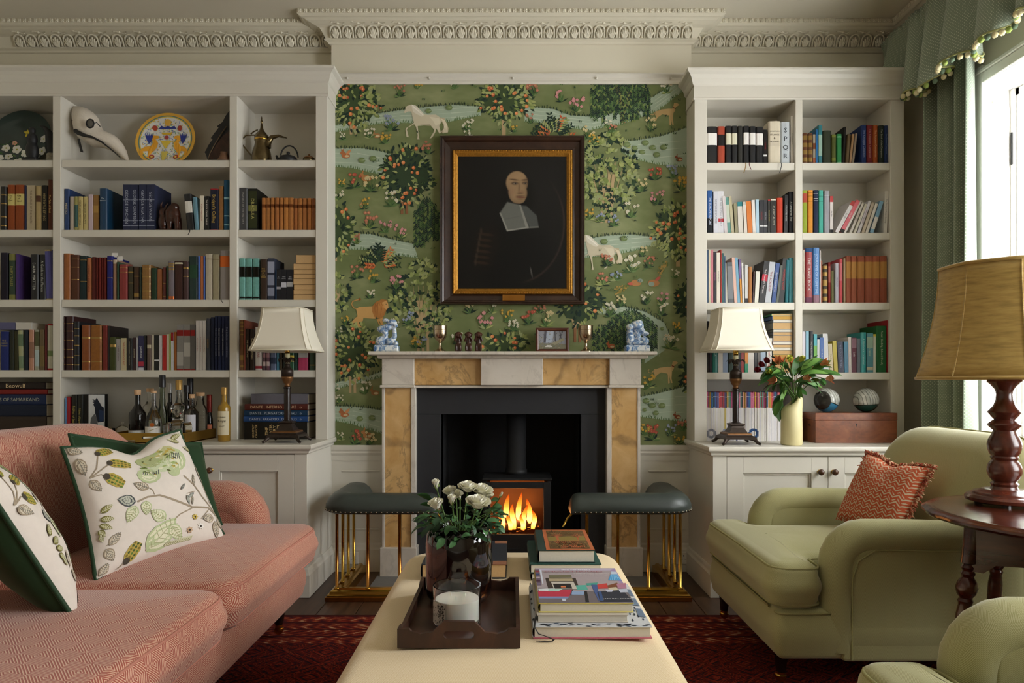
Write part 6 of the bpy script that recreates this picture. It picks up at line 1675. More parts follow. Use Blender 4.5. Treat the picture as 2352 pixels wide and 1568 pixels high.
# dark horn-like carving at the far left, small dark figure in front of the lacquer plate
y_ = 3.87
T = thing('horn_carving', 'dark curved horn carving standing against the upright, top left shelf', 'carving', (X(116, y_), y_, ZL1))
MB().tube([P(119, 366, y_), P(116, 330, y_), P(113, 306, y_), P(104, 294, y_), P(92, 288, y_)], [.028, .024, .020, .012, .001], 10).build('horn', M['iron'], T, True)
MB().lathe([(.030, 0), (.028, .045), (.026, .05)], (X(119, y_), y_, ZL1), 14).build('band', plain('carved_bone', '#8a8272', .5, var=.5, vs=120), T, True)
T = thing('dark_statuette', 'small dark statuette in front of the lacquer plate', 'figurine', (X(74, 3.85), 3.85, ZL1))
c = T.location; m = MB(); m.ell((c.x, c.y, c.z + .06), (.035, .03, .06), 12, 8); m.ell((c.x, c.y, c.z + .125), (.028, .025, .04), 12, 8); m.ell((c.x, c.y, c.z + .175), (.018, .018, .022), 10, 8); m.box(c.x - .04, c.x + .04, c.y - .03, c.y + .03, c.z, c.z + .015)
remeshed(m, 'body', M['iron'], T, .004, 3)
# beaked carnival mask
y_ = 3.90
T = thing('beaked_mask', 'white long-beaked carnival mask leaning on the top shelf', 'mask', (X(230, y_), y_, ZL1))
def mk(a, b): return a / 7.84, b / 7.84 + 230
prof = [((1290, 70), (1250, 80)), ((1420, 85), (1240, 190)), ((1530, 125), (1265, 300)), ((1640, 200), (1290, 420)), ((1720, 300), (1320, 540)), ((1750, 400), (1375, 650)), ((1800, 500), (1500, 740)), ((1900, 550), (1640, 820)), ((2000, 590), (1760, 820)), ((2090, 670), (1880, 850)), ((2170, 770), (1990, 900)), ((2230, 890), (2090, 970)), ((2260, 1000), (2170, 1030)), ((2275, 1066), (2215, 1066))]
N = 14; vs, fs = [], []
for i, (a, b) in enumerate(prof):
 (ax, ay), (bx_, by) = mk(*a), mk(*b); A, B = P(ax, ay, y_), P(bx_, by, y_)
 C = (A + B) / 2; h_ = (A - B) / 2; dep = min(.09, h_.length * 1.15) * (.75 if i < 2 else 1)
 for k in range(N):
  t_ = math.pi * k / (N - 1); vs.append(C + h_ * math.cos(t_) + Vector((0, -dep * math.sin(t_) + .03, 0)))
 for k in range(N):
  t_ = math.pi * (N - 1 - k) / (N - 1); vs.append(C + h_ * .94 * math.cos(t_) + Vector((0, -dep * .9 * math.sin(t_) + .03, 0)))
W = 2 * N
for i in range(len(prof) - 1):
 for k in range(W): fs.append((i * W + k, i * W + (k + 1) % W, (i + 1) * W + (k + 1) % W, (i + 1) * W + k))
fs += [tuple(range(W)), tuple((len(prof) - 1) * W + k for k in range(W))]
MB().add(vs, fs).build('shell', M['mask'], T, True, 50)
dark = plain('dark_mask_opening', '#1c1a19', .6)
e0 = mk(1632, 425); c = P(e0[0], e0[1], y_ - .075)
MB().ell(c, (.021, .010, .023), 16, 8, rot=Matrix.Rotation(-.3, 4, 'Y')).build('eye_lens', plain('grey_lens', '#5a5650', .2), T, True)
MB().tube([c + Vector((.022 * math.cos(a), -.004, .025 * math.sin(a))) for a in np.linspace(0, 2 * math.pi, 20)[:-1]], .003, 6, closed=True).build('spectacle_rim', M['iron'], T, True)
MB().tube([c + Vector((.022, -.004, -.002)), c + Vector((.032, 0, .008)), c + Vector((.042, .02, -.008))], .0025, 6).build('spectacle_bridge', M['iron'], T, True)
pts = [mk(1430, 590), mk(1500, 640), mk(1600, 680), mk(1750, 715), mk(1880, 780), mk(1990, 870), mk(2080, 950), mk(2150, 1030)]
dd = [.062, .075, .075, .07, .055, .045, .03, .014]
MB().tube([P(a, b, y_) + Vector((0, -q + .028, 0)) for (a, b), q in zip(pts, dd)], [.012, .013, .010, .006, .005, .004, .003, .002], 8).build('mouth_slit', dark, T, True)
e0 = mk(1306, 365); MB().ell(P(e0[0], e0[1], y_ - .03), (.004, .003, .004), 8, 5).build('tie_hole', dark, T, True)
a, b = mk(1410, 690), mk(1460, 940); A, B = P(a[0], a[1], y_ - .03), P(b[0], b[1], y_ - .03)
MB().prism([A + Vector((-.006, 0, 0)), A + Vector((.006, 0, 0)), B + Vector((.012, 0, 0)), B + Vector((-.004, .0, .004))], (0, .002, 0)).build('ribbon_tie', dark, T)
# carved dark instrument leaning on the upright
T = thing('carved_instrument', 'dark carved scalloped instrument leaning at right of the top shelf', 'carving', (X(500, 3.9), 3.9, ZL1))
q = [(527, 254), (518, 266), (511, 280), (498, 290), (502, 293), (492, 306), (484, 317), (488, 320), (478, 334), (473, 345), (470, 349), (474, 357), (476, 366), (527, 366)]
MB().prism([P(a, b, 3.88) for a, b in q], (0, .06, 0)).build('scalloped_body', plain('ebonised_wood', '#141417', .35), T)
MB().prism([P(a, b, 3.875) for a, b in ((527, 300), (512, 312), (497, 332), (484, 352), (480, 366), (527, 366))], (0, .02, 0)).build('soundboard', M['ebony'], T)
MB().tube([P(a, b, 3.872) for a, b in ((520, 290), (505, 312), (492, 333), (482, 352), (478, 365))], .0025, 6).build('string', plain('gut_string', '#6a5236', .5), T, True)
c = (X(517, 3.85), 3.85, ZL1); MB().lathe([(0, 0), (.036, 0), (.034, .006), (.020, .024), (.018, .045), (.020, .050), (0, .050)], c, 20)
tag(MB().lathe([(0, 0), (.032, 0), (.034, .006), (.022, .024), (.018, .045), (.021, .050), (0, .050)], (X(514, 3.845), 3.845, ZL1), 20).build('wicker_bottle', plain('wicker', '#6a4a32', .7, var=.3, vs=150), None, True), 'small brown wicker flask in front of the carved instrument', 'flask')
# brass coffee pot
yk_ = 3.90; c = (X(601, yk_), yk_, ZL1); bz = plain('engraved_dark_brass', '#6a5c40', .22, .95, var=.45, vs=45, bump=.3, bs=120)
T = thing('coffee_pot', 'engraved brass coffee pot with a long curved spout', 'coffee pot', c)
s_ = yk_ / F
MB().lathe([(0, 0), (.052, 0), (.054, .006), (.056, .03), (.050, .07), (.040, .105), (.036, .125), (.040, .138), (.039, .142)], c, 28).build('body', bz, T, True, 50)
MB().lathe([(.040, .0), (.041, .006), (.040, .010)], (c[0], c[1], c[2] + .135), 28).build('brass_band', M['brass'], T, True)
MB().lathe([(.039, 0), (.040, .014), (.030, .032), (.014, .050), (.008, .066), (.006, .085), (.003, .09), (.007, .098), (.007, .104), (.003, .112), (.003, .125), (0, .135)], (c[0], c[1], c[2] + .142), 24).build('lid', bz, T, True, 50)
MB().tube([P(613, 338, yk_), P(616, 326, yk_), P(625, 315, yk_), P(640, 312, yk_), P(659, 317, yk_)], [.024, .019, .013, .008, .0025], 12).build('spout', bz, T, True)
MB().tube([P(588, 310, yk_), P(565, 311, yk_), P(557, 320, yk_), P(557, 332, yk_), P(566, 344, yk_), P(576, 355, yk_), P(583, 363, yk_)], .004, 8).build('handle', bz, T, True)
MB().tube([P(576, 308, yk_), P(583, 302, yk_), P(592, 298, yk_)], .004, 8).build('hinge', bz, T, True)
# cast-iron teapot and little openwork pot
yk_ = 3.88; c = (X(662, yk_), yk_, ZL1)
T = thing('teapot', 'small black cast-iron teapot beside the coffee pot', 'teapot', c)
MB().lathe([(0, 0), (.046, 0), (.052, .012), (.050, .026), (.042, .036), (.030, .041), (0, .043)], c, 28).build('body', M['iron'], T, True, 60)
MB().lathe([(.03, 0), (.02, .004), (.006, .006), (.005, .010), (.010, .016), (.008, .024), (0, .026)], (c[0], c[1], c[2] + .041), 18).build('lid', M['iron'], T, True)
MB().tube([(c[0] - .045, c[1], c[2] + .018), (c[0] - .060, c[1], c[2] + .026), (c[0] - .068, c[1], c[2] + .044)], [.014, .009, .006], 10).build('spout', M['iron'], T, True)
MB().tube([(c[0] + .050 * math.cos(a) - .0 + .006, c[1], c[2] + .030 + .070 * math.sin(a)) for a in np.linspace(math.pi * .93, .05, 16)], .0042, 8).build('handle', M['iron'], T, True)
c = (X(710, 3.87), 3.87, ZL1); T = thing('openwork_pot', 'tiny pierced brass pot with a lid at right end of top shelf', 'pot', c)
MB().lathe([(0, 0), (.030, 0), (.036, .012), (.032, .022), (.02, .024)], c, 22).build('body', bz, T, True); MB().lathe([(.034, .022), (.024, .032), (.008, .037), (.004, .040), (.006, .046), (0, .05)], c, 22).build('lid', M['bronze_gilt'], T, True)
# carved wooden figures between the books
for i, (px_, hh, dx_) in enumerate(((372, .17, 0), (397, .165, 0))):
 c = Vector((X(px_ + 4, 3.86), 3.86, zs(527.2))); T = thing('carved_animal', ('dark carved wooden goat figure between the books, left one', 'dark carved wooden elephant figure between the books, right one')[i], 'figurine', c)
 m = MB()
 if i == 0:
  m.ell((c.x, c.y, c.z + .05), (.03, .03, .05), 12, 8); m.ell((c.x - .005, c.y, c.z + .105), (.02, .022, .03), 10, 8); m.tube([c + Vector((-.012, 0, .12)), c + Vector((-.016, 0, .15)), c + Vector((-.004, 0, .17))], [.008, .006, .003], 8); m.tube([c + Vector((.008, 0, .12)), c + Vector((.014, 0, .145)), c + Vector((.024, 0, .16))], [.008, .006, .003], 8)
 else:
  m.ell((c.x, c.y, c.z + .09), (.034, .032, .05), 12, 8); m.ell((c.x + .0, c.y, c.z + .135), (.026, .026, .026), 12, 8); m.tube([c + Vector((-.01, -.015, .135)), c + Vector((-.03, -.02, .11)), c + Vector((-.032, -.02, .06)), c + Vector((-.024, -.02, .03))], [.014, .012, .010, .008], 9)
  for dx in (-.018, .018):
   for dy in (-.014, .014): m.tube([c + Vector((dx, dy, .08)), c + Vector((dx * 1.2, dy, .0))], [.013, .014], 8)
 m.box(c.x - .034, c.x + .034, c.y - .028, c.y + .028, c.z, c.z + .008)
 remeshed(m, 'body', M['ebony'], T, .0035, 3)
# ---------------------------------------------------------------- brass tray with bottles
zw = WT[1]
ty0 = 3.56
tx0, tx1 = X(262, 3.6), X(425, ty0)
T = thing('drinks_tray', 'rectangular brass drinks tray on the worktop behind the sofa', 'tray', ((tx0 + tx1) / 2, 3.72, zw))
ty1 = 3.93; th_ = .055
MB().box(tx0, tx1, ty0, ty1, zw, zw + .006).build('base', M['olive_brass'], T)
for (a, b, c_, d_) in ((tx0, tx1, ty0, ty0 + .005), (tx0, tx1, ty1 - .005, ty1), (tx0, tx0 + .005, ty0, ty1), (tx1 - .005, tx1, ty0, ty1)): MB().box(a, b, c_, d_, zw, zw + th_, .001).build('side', M['olive_brass'], T)
MB().tube([P(330, 1005, ty0 - .012), P(362, 1004, ty0 - .012)], .005, 8).build('handle', plain('bone_handle', '#d8d0c0', .4), T, True)
MB().ell(P(330, 1005, ty0 - .004), (.008, .004, .008), 10, 6).build('handle_boss', M['iron'], T, True)
zt_ = zw + .0065
def bottle(px, y0, y1, Yb, rpx, neck, mat, label, cap=None, capmat=None, shape='round', lab=None, neckw=.3, shoulder=.6, z0=zt_, extra=None):
 c = Vector((X(px, Yb), Yb, z0)); h_ = Z(y0, Yb) - z0; r = rpx * Yb / F
 T = thing('bottle', label, 'bottle', c, 'bottles on the drinks tray')
 rn = r * neckw; hs = h_ * shoulder; hn = h_ * neck; ch_ = h_ * (cap or .1)
 MB().lathe([(0, .002), (r * .9, .0), (r, .006), (r, hs), (r * .93, hs + (hn - hs) * .3), (r * .6, hs + (hn - hs) * .65), (rn * 1.15, hn), (rn, hn + .006), (rn, h_ - ch_), (0, h_ - ch_)], c, 26).build('glass', M[mat], T, True, 60)
 if capmat: MB().lathe([(rn * 1.05, 0), (rn * 1.25, .001), (rn * 1.25, ch_ * .95), (rn * 1.1, ch_), (0, ch_)], (c.x, c.y, c.z + h_ - ch_), 18).build('stopper', capmat, T, True, 40)
 if lab:
  (v0, v1, col, a) = lab[:4]; m = MB(); N_ = 14
  def lf(u, v): an = -math.pi / 2 + (u - .5) * a; return (c.x + (r + .0008) * math.cos(an), c.y + (r + .0008) * math.sin(an), c.z + h_ * (v0 + (v1 - v0) * v))
  m.grid(lf, N_, 1, hx(col, 1.3)); m.build('paper_label', M['print'], T)
  if len(lab) > 4:
   tm = MB()
   for (txt, vv, sz_, tc) in lab[4]: put_text(tm, txt, (c.x, c.y - r - .0014, c.z + h_ * vv), (1, 0, 0), (0, 0, 1), length=r * 1.3, size=sz_, col=hx(tc))
   if tm.f: tm.build('label_lettering', M['print'], T)
 return T
cork = plain('pale_cork', '#c8a078', .7, var=.1); blackcap = plain('black_capsule', '#18161a', .35); gold = plain('gold_capsule', '#b08a4a', .35, .5); redcap = plain('red_foil_capsule', '#7a2218', .3, .4); whitecap = plain('silver_white_capsule', '#b8b6b4', .35, .3)
bottle(316, 895, 0, 3.63, 18, .70, 'bottle_dark', 'squat black rum bottle with a white label on drinks tray', .1, cork, lab=(.03, .22, '#b8b8b4', 2.6, [('RARE RUM', .15, .014, '#2a2a2a')]), neckw=.32, shoulder=.5)
bottle(353, 897, 0, 3.615, 17.5, .68, 'glass', 'clear bottle with an orange fruit label on drinks tray', .05, cork, lab=(.03, .30, '#c8c4bc', 2.6), neckw=.28, shoulder=.36)
tg = [o for o in bpy.data.objects if o.get('label', '').startswith('clear bottle with an orange')][0]
fo = Flat(lambda u, v, l: (X(u, 3.555), 3.615 - 17.5 * 3.615 / F - .002 - l, Z(v, 3.55)), 2e-5); fo.disc(345, 976, 5.5, hx('#c0682c'), 12, 4.5); fo.line([(338, 990), (350, 986), (365, 981)], 1.6, hx('#a89a50'), True); fo.leaf(342, 971, 5, 3, -2.6, hx('#5a6a30')); fo.m.build('fruit_print', M['print'], tg)
bottle(373, 861, 0, 3.72, 11, .62, 'bottle_green', 'tall slim pale green bottle with a black cap', .19, blackcap, neckw=.5, shoulder=.36)
bottle(345, 892, 0, 3.80, 16, .74, 'glass', 'clear cork-topped bottle behind the fruit-label bottle', .07, cork, neckw=.4)
bottle(390, 880, 0, 3.80, 12, .66, 'bottle_dark', 'dark wine bottle with a white cap, back of tray', .18, whitecap, neckw=.34, shoulder=.5)
bottle(411, 872, 0, 3.75, 14, .66, 'glass', 'clear bottle with a gold and wood stopper, centre of tray', .17, gold, neckw=.42, shoulder=.45)
bottle(429, 884, 0, 3.835, 11, .72, 'bottle_dark', 'dark bottle with a short black cap behind the decanter', .14, blackcap, neckw=.5)
bottle(437, 869, 0, 3.893, 10, .66, 'bottle_dark', 'tall dark bottle with long black capsule at the back', .27, blackcap, neckw=.55)
bottle(441, 905, 0, 3.74, 15, .72, 'glass', 'round-shouldered clear bottle with a plain white label', .09, cork, lab=(.05, .55, '#c4c4cc', 1.9, [('NATIVE', .25, .014, '#9a9aa4')]), neckw=.34, shoulder=.56)
T = bottle(460, 901, 0, 3.83, 15, .80, 'glass', 'ribbed clear oval bottle with a wooden stopper', .08, cork, neckw=.5, shoulder=.6)
c = T.location
for i in range(14): MB().tube([(c.x + .0368 * math.cos(a), c.y + .0368 * math.sin(a), c.z + .02 + i * .011) for a in np.linspace(-2.6, -.5, 12)], .0012, 5).build('rib', M['glass'], T, True)
bottle(481, 906, 0, 3.90, 8, .66, 'bottle_dark', 'small bottle with a long red foil capsule', .42, redcap, lab=(.12, .3, '#b0674a', 2.4), neckw=.6, shoulder=.34)
bottle(515, 889, 0, 3.70, 13.5, .72, 'whisky', 'golden whisky bottle with a cream label against the upright', .14, gold, lab=(.12, .56, '#b8ae94', 2.4, [('MUIRHEAD', .45, .011, '#3a2a1c'), ('Royal', .38, .02, '#2a1c14'), ('MALT', .28, .012, '#5a4a3a')]), neckw=.42, shoulder=.62, z0=zw + .0005)
# cut-glass decanter
c = Vector((X(408, 3.628), 3.628, zt_)); T = thing('decanter', 'square cut-crystal decanter with a ball stopper', 'decanter', c)
w_ = .052
vs, fs = [], []
for (s_, z_) in ((.9, 0), (1, .006), (1, .085), (.92, .098), (.45, .104), (.36, .112), (.36, .120), (.45, .126)):
 for (a, b) in ((-1, -1), (1, -1), (1, 1), (-1, 1)): vs.append((c.x + a * w_ * s_, c.y + b * w_ * s_, c.z + z_))
for i in range(7):
 for k in range(4): fs.append((i * 4 + k, i * 4 + (k + 1) % 4, (i + 1) * 4 + (k + 1) % 4, (i + 1) * 4 + k))
fs += [(3, 2, 1, 0), (28, 29, 30, 31)]
MB().add(vs, fs).build('body', M['glass'], T)
for i in range(-3, 4):
 for s_ in (-1, 1): MB().tube([(c.x + max(-w_, min(w_, i * .018 - s_ * .03)), c.y - w_ - .001, c.z + .01), (c.x + max(-w_, min(w_, i * .018 + s_ * .03)), c.y - w_ - .001, c.z + .075)], .0014, 5).build('cut_line', M['glass'], T)
MB().lathe([(.016, 0), (.012, .010), (.014, .016), (.028, .026), (.036, .046), (.032, .064), (.018, .076), (0, .08)], (c.x, c.y, c.z + .126), 10).build('stopper', M['glass'], T)
# glass dome, tumblers and salt on the worktop
c = Vector((X(281, 3.68), 3.68, zt_)); T = thing('glass_cloche', 'small clear glass dome left of the black rum bottle', 'glass dome', c)
MB().lathe([(.034, 0), (.036, .002), (.034, .05), (.026, .072), (.010, .082), (.006, .086), (.010, .094), (.006, .10), (0, .101)], c, 24).build('dome', M['glass'], T, True)
for i, px_ in enumerate((205, 217, 229, 241, 252)):
 yq = (3.62, 3.68, 3.61, 3.67, 3.63)[i]; c = Vector((X(px_, yq), yq, zw + .0005))
 tag(MB().lathe([(0, .004), (.021, .0), (.024, .004), (.027, .075), (.0255, .075), (.021, .012), (0, .010)], c, 14).build('tumbler', M['glass'], None, True), 'cut glass tumbler, %s from left, half hidden behind the sofa back' % ORD[i], 'glass', 'cut glass tumblers')
tag(MB().lathe([(0, 0), (.022, 0), (.028, .012), (.022, .02), (.012, .016), (0, .014)], (X(300, 3.545), 3.535, zw + .0005), 16).build('crystal_salt', M['glass'], None, True), 'small crystal dish in front of the rum bottle', 'dish')
# ---------------------------------------------------------------- lamps on the worktops
def cab_lamp(px, sgn, label):
 Y0 = 3.655; zt = WT[1] if sgn < 0 else WT[-1]
 c = Vector((X(px, Y0), Y0, zt)); T = thing('table_lamp', label, 'lamp', c, 'matching column lamps on the worktops')
 def at(dx, dy, dz): return c + Vector((dx, dy, dz))
 fz = .0
 for (a, b) in ((-1, -1), (1, -1), (1, 1), (-1, 1)):
  MB().tube([at(a * .05, b * .05, .036), at(a * .075, b * .075, .030), at(a * .088, b * .088, .012), at(a * .098, b * .098, .007)], [.010, .011, .008, .007], 8).build('foot', M['bronze'], T, True)
 def sq(prof, name, mat, n=4):
  m = MB(); m.lathe([(r * math.sqrt(2), z) for r, z in prof], (0, 0, 0), 4); m.xf(Matrix.Translation(c) @ Matrix.Rotation(math.pi / 4, 4, 'Z')); return m.build(name, M[mat], T)
 sq([(.06, .030), (.085, .030), (.085, .036), (.078, .044), (.066, .050), (.064, .056)], 'platform', 'bronze')
 sq([(.064, .050), (.065, .054), (.064, .060), (.050, .064)], 'gilt_border', 'bronze_gilt')
 sq([(.050, .060), (.044, .070), (.033, .088), (.031, .098), (.037, .104), (.037, .110), (.020, .114)], 'pedestal', 'bronze')
 MB().lathe([(.022, .108), (.022, .116), (.0175, .118), (.0175, .285), (.021, .288), (.021, .294), (.014, .298)], c, 20).build('column', M['legwood'], T, True, 40)
 MB().lathe([(.014, .296), (.018, .300), (.012, .308), (.022, .320), (.030, .340), (.031, .352)], c, 20).build('gilt_cup', M['bronze_gilt'], T, True)
 MB().lathe([(.031, .350), (.0315, .378), (.029, .390), (.018, .398), (.014, .408), (.013, .425)], c, 20).build('urn', M['bronze'], T, True)
 for k in range(7):
  a = 2 * math.pi * k / 7 + .2; d = Vector((math.cos(a), math.sin(a), 0)); b0 = at(0, 0, .415)
  m = MB(); pts = [(0.010, 0), (.022, .028), (.038, .036), (.050, .024), (.052, .012)]; wd = [.004, .011, .011, .007, .001]
  sd = Vector((-d.y, d.x, 0)); n_ = len(pts)
  vs = [b0 + d * r + Vector((0, 0, z)) + sd * w_ * q for (r, z), w_ in zip(pts, wd) for q in (-1, 0, 1)]
  vs = [v + (Vector((0, 0, .003)) if i % 3 == 1 else Vector()) for i, v in enumerate(vs)]
  m.add(vs, [(i * 3 + q, i * 3 + q + 1, i * 3 + q + 4, i * 3 + q + 3) for i in range(n_ - 1) for q in (0, 1)]); m.build('palm_leaf', M['bronze'], T, True)
 MB().lathe([(.0135, .42), (.0135, .475), (.012, .478)], c, 14).build('candle_sleeve', plain('cream_candle_sleeve', '#d8cfa4', .5), T, True)
 MB().lathe([(.014, .474), (.014, .50)], c, 14).build('bulb_holder', M['brass'], T, True)
 # rectangular bell shade with cut corners, hollow
 z0, z1 = Z(806, Y0) - zt, Z(711, Y0) - zt; N = 9
 def ring(t_, inset=0.0):
  hw = .165 - .053 * (1 - (1 - t_) ** 2.2) ** 1.0; hw = .112 + .053 * (1 - t_) ** 1.9; hd = hw * .80; cc = hw * .13
  hw -= inset; hd -= inset
  return [(-hw + cc, -hd), (hw - cc, -hd), (hw, -hd + cc), (hw, hd - cc), (hw - cc, hd), (-hw + cc, hd), (-hw, hd - cc), (-hw, -hd + cc)]
 vs, fs = [], []
 for i in range(N):
  t_ = i / (N - 1)
  for (a, b) in ring(t_): vs.append(at(a, b, z0 + (z1 - z0) * t_))
 for i in range(N - 1):
  for k in range(8): fs.append((i * 8 + k, i * 8 + (k + 1) % 8, (i + 1) * 8 + (k + 1) % 8, (i + 1) * 8 + k))
 sh_ = MB().add(vs, fs).build('shade', M['cream_shade'], T, True, 25)
 so = sh_.modifiers.new('thickness', 'SOLIDIFY'); so.thickness = .002
 for t_ in (0.0, 1.0): MB().tube([at(a, b, z0 + (z1 - z0) * t_) for a, b in ring(t_)], .0035, 6, closed=True).build('shade_trim', M['shade_trim'], sh_, True)
 for k in range(8): MB().tube([at(*ring(i / 8)[k], z0 + (z1 - z0) * i / 8) for i in range(9)], .0022, 5).build('shade_seam', M['shade_trim'], sh_, True)
cab_lamp(660, -1, 'dark bronze column lamp with cream shade on left worktop'); cab_lamp(1690, 1, 'dark bronze column lamp with cream shade on right worktop')
# ---------------------------------------------------------------- pale vase and alstroemeria
Yv = 3.60; zr = WT[-1]; c = Vector((X(1818, Yv), Yv, zr))
T = thing('slant_mouth_vase', 'pale yellow ceramic vase with a slanted mouth', 'vase', c)
rv = .0545; hv = Z(893, Yv) - zr; N = 32; vs, fs = [], []
prof = [(.90, 0), (1.0, .02), (.99, .35), (.96, .6), (.90, .72), (.80, .82), (.66, .91), (.48, 1.0)]
for (s_, t_) in prof:
 for k in range(N):
  a = 2 * math.pi * k / N; cut = 1 - max(0, t_ - .62) / .38 * (.30 * (.5 - .5 * math.cos(a)))   # mouth falls away to the left
  vs.append((c.x + rv * s_ * math.cos(a) + (.022 * max(0, t_ - .6) / .4), c.y + rv * s_ * math.sin(a), c.z + hv * t_ * cut))
K = len(prof)
for i in range(K - 1):
 for k in range(N): fs.append((i * N + k, i * N + (k + 1) % N, (i + 1) * N + (k + 1) % N, (i + 1) * N + k))
fs.append(tuple(range(N))[::-1])
vo = MB().add(vs, fs).build('body', M['cream_vase'], T, True); q = vo.modifiers.new('wall', 'SOLIDIFY'); q.thickness = .005
rl = random.Random(17)
def blade(n=6, w_=.5, curl=.25):
 m = MB(); vs, fs = [], []
 for i in range(n + 1):
  t_ = i / n; hw = w_ * .5 * math.sin(math.pi * min(1, t_ * .92 + .04)) ** .75 * (1 if t_ < 1 else 0)
  for q in (-1, 0, 1): vs.append((t_, q * hw, -curl * t_ * t_ + abs(q) * hw * .35))
 fs = [(i * 3 + q, i * 3 + q + 1, i * 3 + q + 4, i * 3 + q + 3) for i in range(n) for q in (0, 1)]
 m.add(vs, fs); return m
def leafmesh(name, w_, curl, cols):
 out = []
 for i, cc in enumerate(cols):
  m = blade(6, w_, curl * (.5 + .5 * i)); m.c = [hx(cc)] * len(m.f); o = m.build(name, M['leaf'], None, True); out.append(o.data); bpy.data.objects.remove(o)
 return out
LM = leafmesh('leaf', .24, .35, ['#4f7a34', '#3f6a30', '#6a9446', '#335a2c'])
def orient(p, d, s_, roll=0.0, wy=1.0):
 x = d.normalized(); up = Vector((0, 0, 1)); y = up.cross(x)
 if y.length < 1e-3: y = Vector((0, 1, 0))
 y.normalize(); z = x.cross(y)
 Mx = Matrix((x, y, z)).transposed().to_4x4()
 return Matrix.Translation(p) @ Mx @ Matrix.Rotation(roll, 4, 'X') @ Matrix.Diagonal((s_, s_ * wy, s_, 1))
B = thing('alstroemeria_bunch', 'bunch of orange and dark red alstroemeria with green leaves', 'flowers', (c.x, c.y, zr + hv * .7))
bo = Vector(B.location)
def L(p): return p - bo
mouth = Vector((c.x + .012, c.y, zr + hv * .86))
def petal_flower(col, n=6, l=.03, opn=.5, tip=None):
 m = MB()
 for k in range(n):
  a = 2 * math.pi * k / n; w0 = .011 if k % 2 else .009
  for i in range(3):
   t0, t1 = i / 3, (i + 1) / 3
   def pp(t_, q):
    r = .002 + l * opn * t_ ** 1.4; z = l * (t_ ** .8); hw = w0 * math.sin(math.pi * (.12 + .86 * t_)) * q
    return (r * math.cos(a) - hw * math.sin(a), r * math.sin(a) + hw * math.cos(a), z)
   m.add([pp(t0, -1), pp(t0, 1), pp(t1, 1), pp(t1, -1)], [(0, 1, 2, 3)], hx(tip if (tip and i == 2) else col))
 o = m.build('flower', M['petal'], None, True); d = o.data; bpy.data.objects.remove(o); return d
FM = [petal_flower('#d98a5a', opn=.45, l=.034), petal_flower('#e0a078', opn=.7, l=.030, tip='#c86a4a'), petal_flower('#c85a34', opn=.6), petal_flower('#7a1a20', opn=.25, l=.026), petal_flower('#b8b84a', opn=.25, l=.026)]
heads = [(1747, 851, 3, -1.1), (1755, 840, 3, -.9), (1766, 832, 3, -.7), (1783, 849, 0, -1.0), (1782, 866, 2, -1.3), (1784, 873, 1, -1.4), (1772, 856, 4, -1.0), (1800, 839, 0, -.3), (1813, 830, 4, -.1), (1817, 844, 0, .1), (1838, 830, 4, .3), (1852, 854, 0, .6), (1829, 873, 1, 1.6), (1844, 870, 1, 1.2), (1884, 837, 0, 1.0), (1897, 869, 1, 1.5), (1790, 836, 0, -.5)]
for (hx_, hy, kd, an) in heads:
 p = P(hx_, hy, Yv + rl.uniform(-.09, .05)); d = (p - mouth)
 mid = mouth + d * .5 + Vector((0, 0, .025))
 MB().tube([mouth + Vector((rl.uniform(-.015, .015), rl.uniform(-.012, .012), -.14)), mouth + Vector((rl.uniform(-.01, .01), rl.uniform(-.01, .01), -.01)), mid, p], [.0028, .0028, .0024, .0018], 6).build('stem', M['stem'], B, True)
 ax = Vector((math.sin(an), -.45, math.cos(an) * .7)).normalized()
 o = place(FM[kd], 'flower', B, Matrix.Translation(L(p)) @ ax.to_track_quat('Z', 'Y').to_matrix().to_4x4() @ Matrix.Diagonal((1.45, 1.45, 1.35, 1)))
lv = [(1783, 845, 1748, 868, .0), (1790, 850, 1757, 848, 0), (1800, 850, 1770, 838, 0), (1805, 850, 1793, 813, 0), (1812, 850, 1800, 826, 0), (1822, 860, 1836, 822, 0), (1828, 860, 1846, 830, 0), (1818, 862, 1831, 818, 0), (1835, 855, 1862, 825, 0), (1846, 850, 1887, 818, 0), (1850, 850, 1878, 822, 0), (1860, 850, 1904, 828, 0), (1870, 852, 1922, 856, 0), (1850, 870, 1890, 860, 0), (1842, 880, 1888, 878, 0), (1855, 878, 1885, 885, 0), (1800, 870, 1750, 893, 0), (1788, 868, 1742, 868, 0), (1812, 870, 1785, 880, 0), (1820, 872, 1788, 862, 0), (1830, 875, 1852, 876, 0), (1840, 885, 1836, 905, 0), (1808, 895, 1788, 920, 0), (1800, 905, 1778, 920, 0), (1797, 915, 1778, 953, 0), (1838, 895, 1848, 902, 0), (1795, 858, 1762, 850, 0), (1805, 862, 1780, 846, 0), (1838, 862, 1866, 842, 0), (1850, 858, 1896, 850, 0), (1820, 866, 1812, 834, 0), (1812, 876, 1798, 905, 0), (1888, 868, 1891, 884, 0), (1846, 866, 1872, 860, 0), (1828, 848, 1836, 826, 0), (1785, 838, 1765, 828, 0), (1857, 838, 1875, 815, 0), (1880, 845, 1905, 838, 0), (1800, 880, 1775, 878, 0), (1862, 870, 1880, 880, 0), (1836, 880, 1830, 902, 0)]
for i, (ax_, ay, bx_, by, _) in enumerate(lv + [(a + rl.uniform(-9, 9), b + rl.uniform(-6, 6), c_ + rl.uniform(-12, 12), d_ + rl.uniform(-8, 8), 0) for a, b, c_, d_, _ in lv]):
 yq = Yv + rl.uniform(-.08, .05); p, q = P(ax_, ay, yq), P(bx_, by, yq + rl.uniform(-.07, .03)); d = q - p
 place(LM[i % 4], 'leaf', B, orient(L(p), d + Vector((0, 0, d.length * .12)), d.length * 1.05, rl.uniform(-.9, .9) + .6, 1.6))
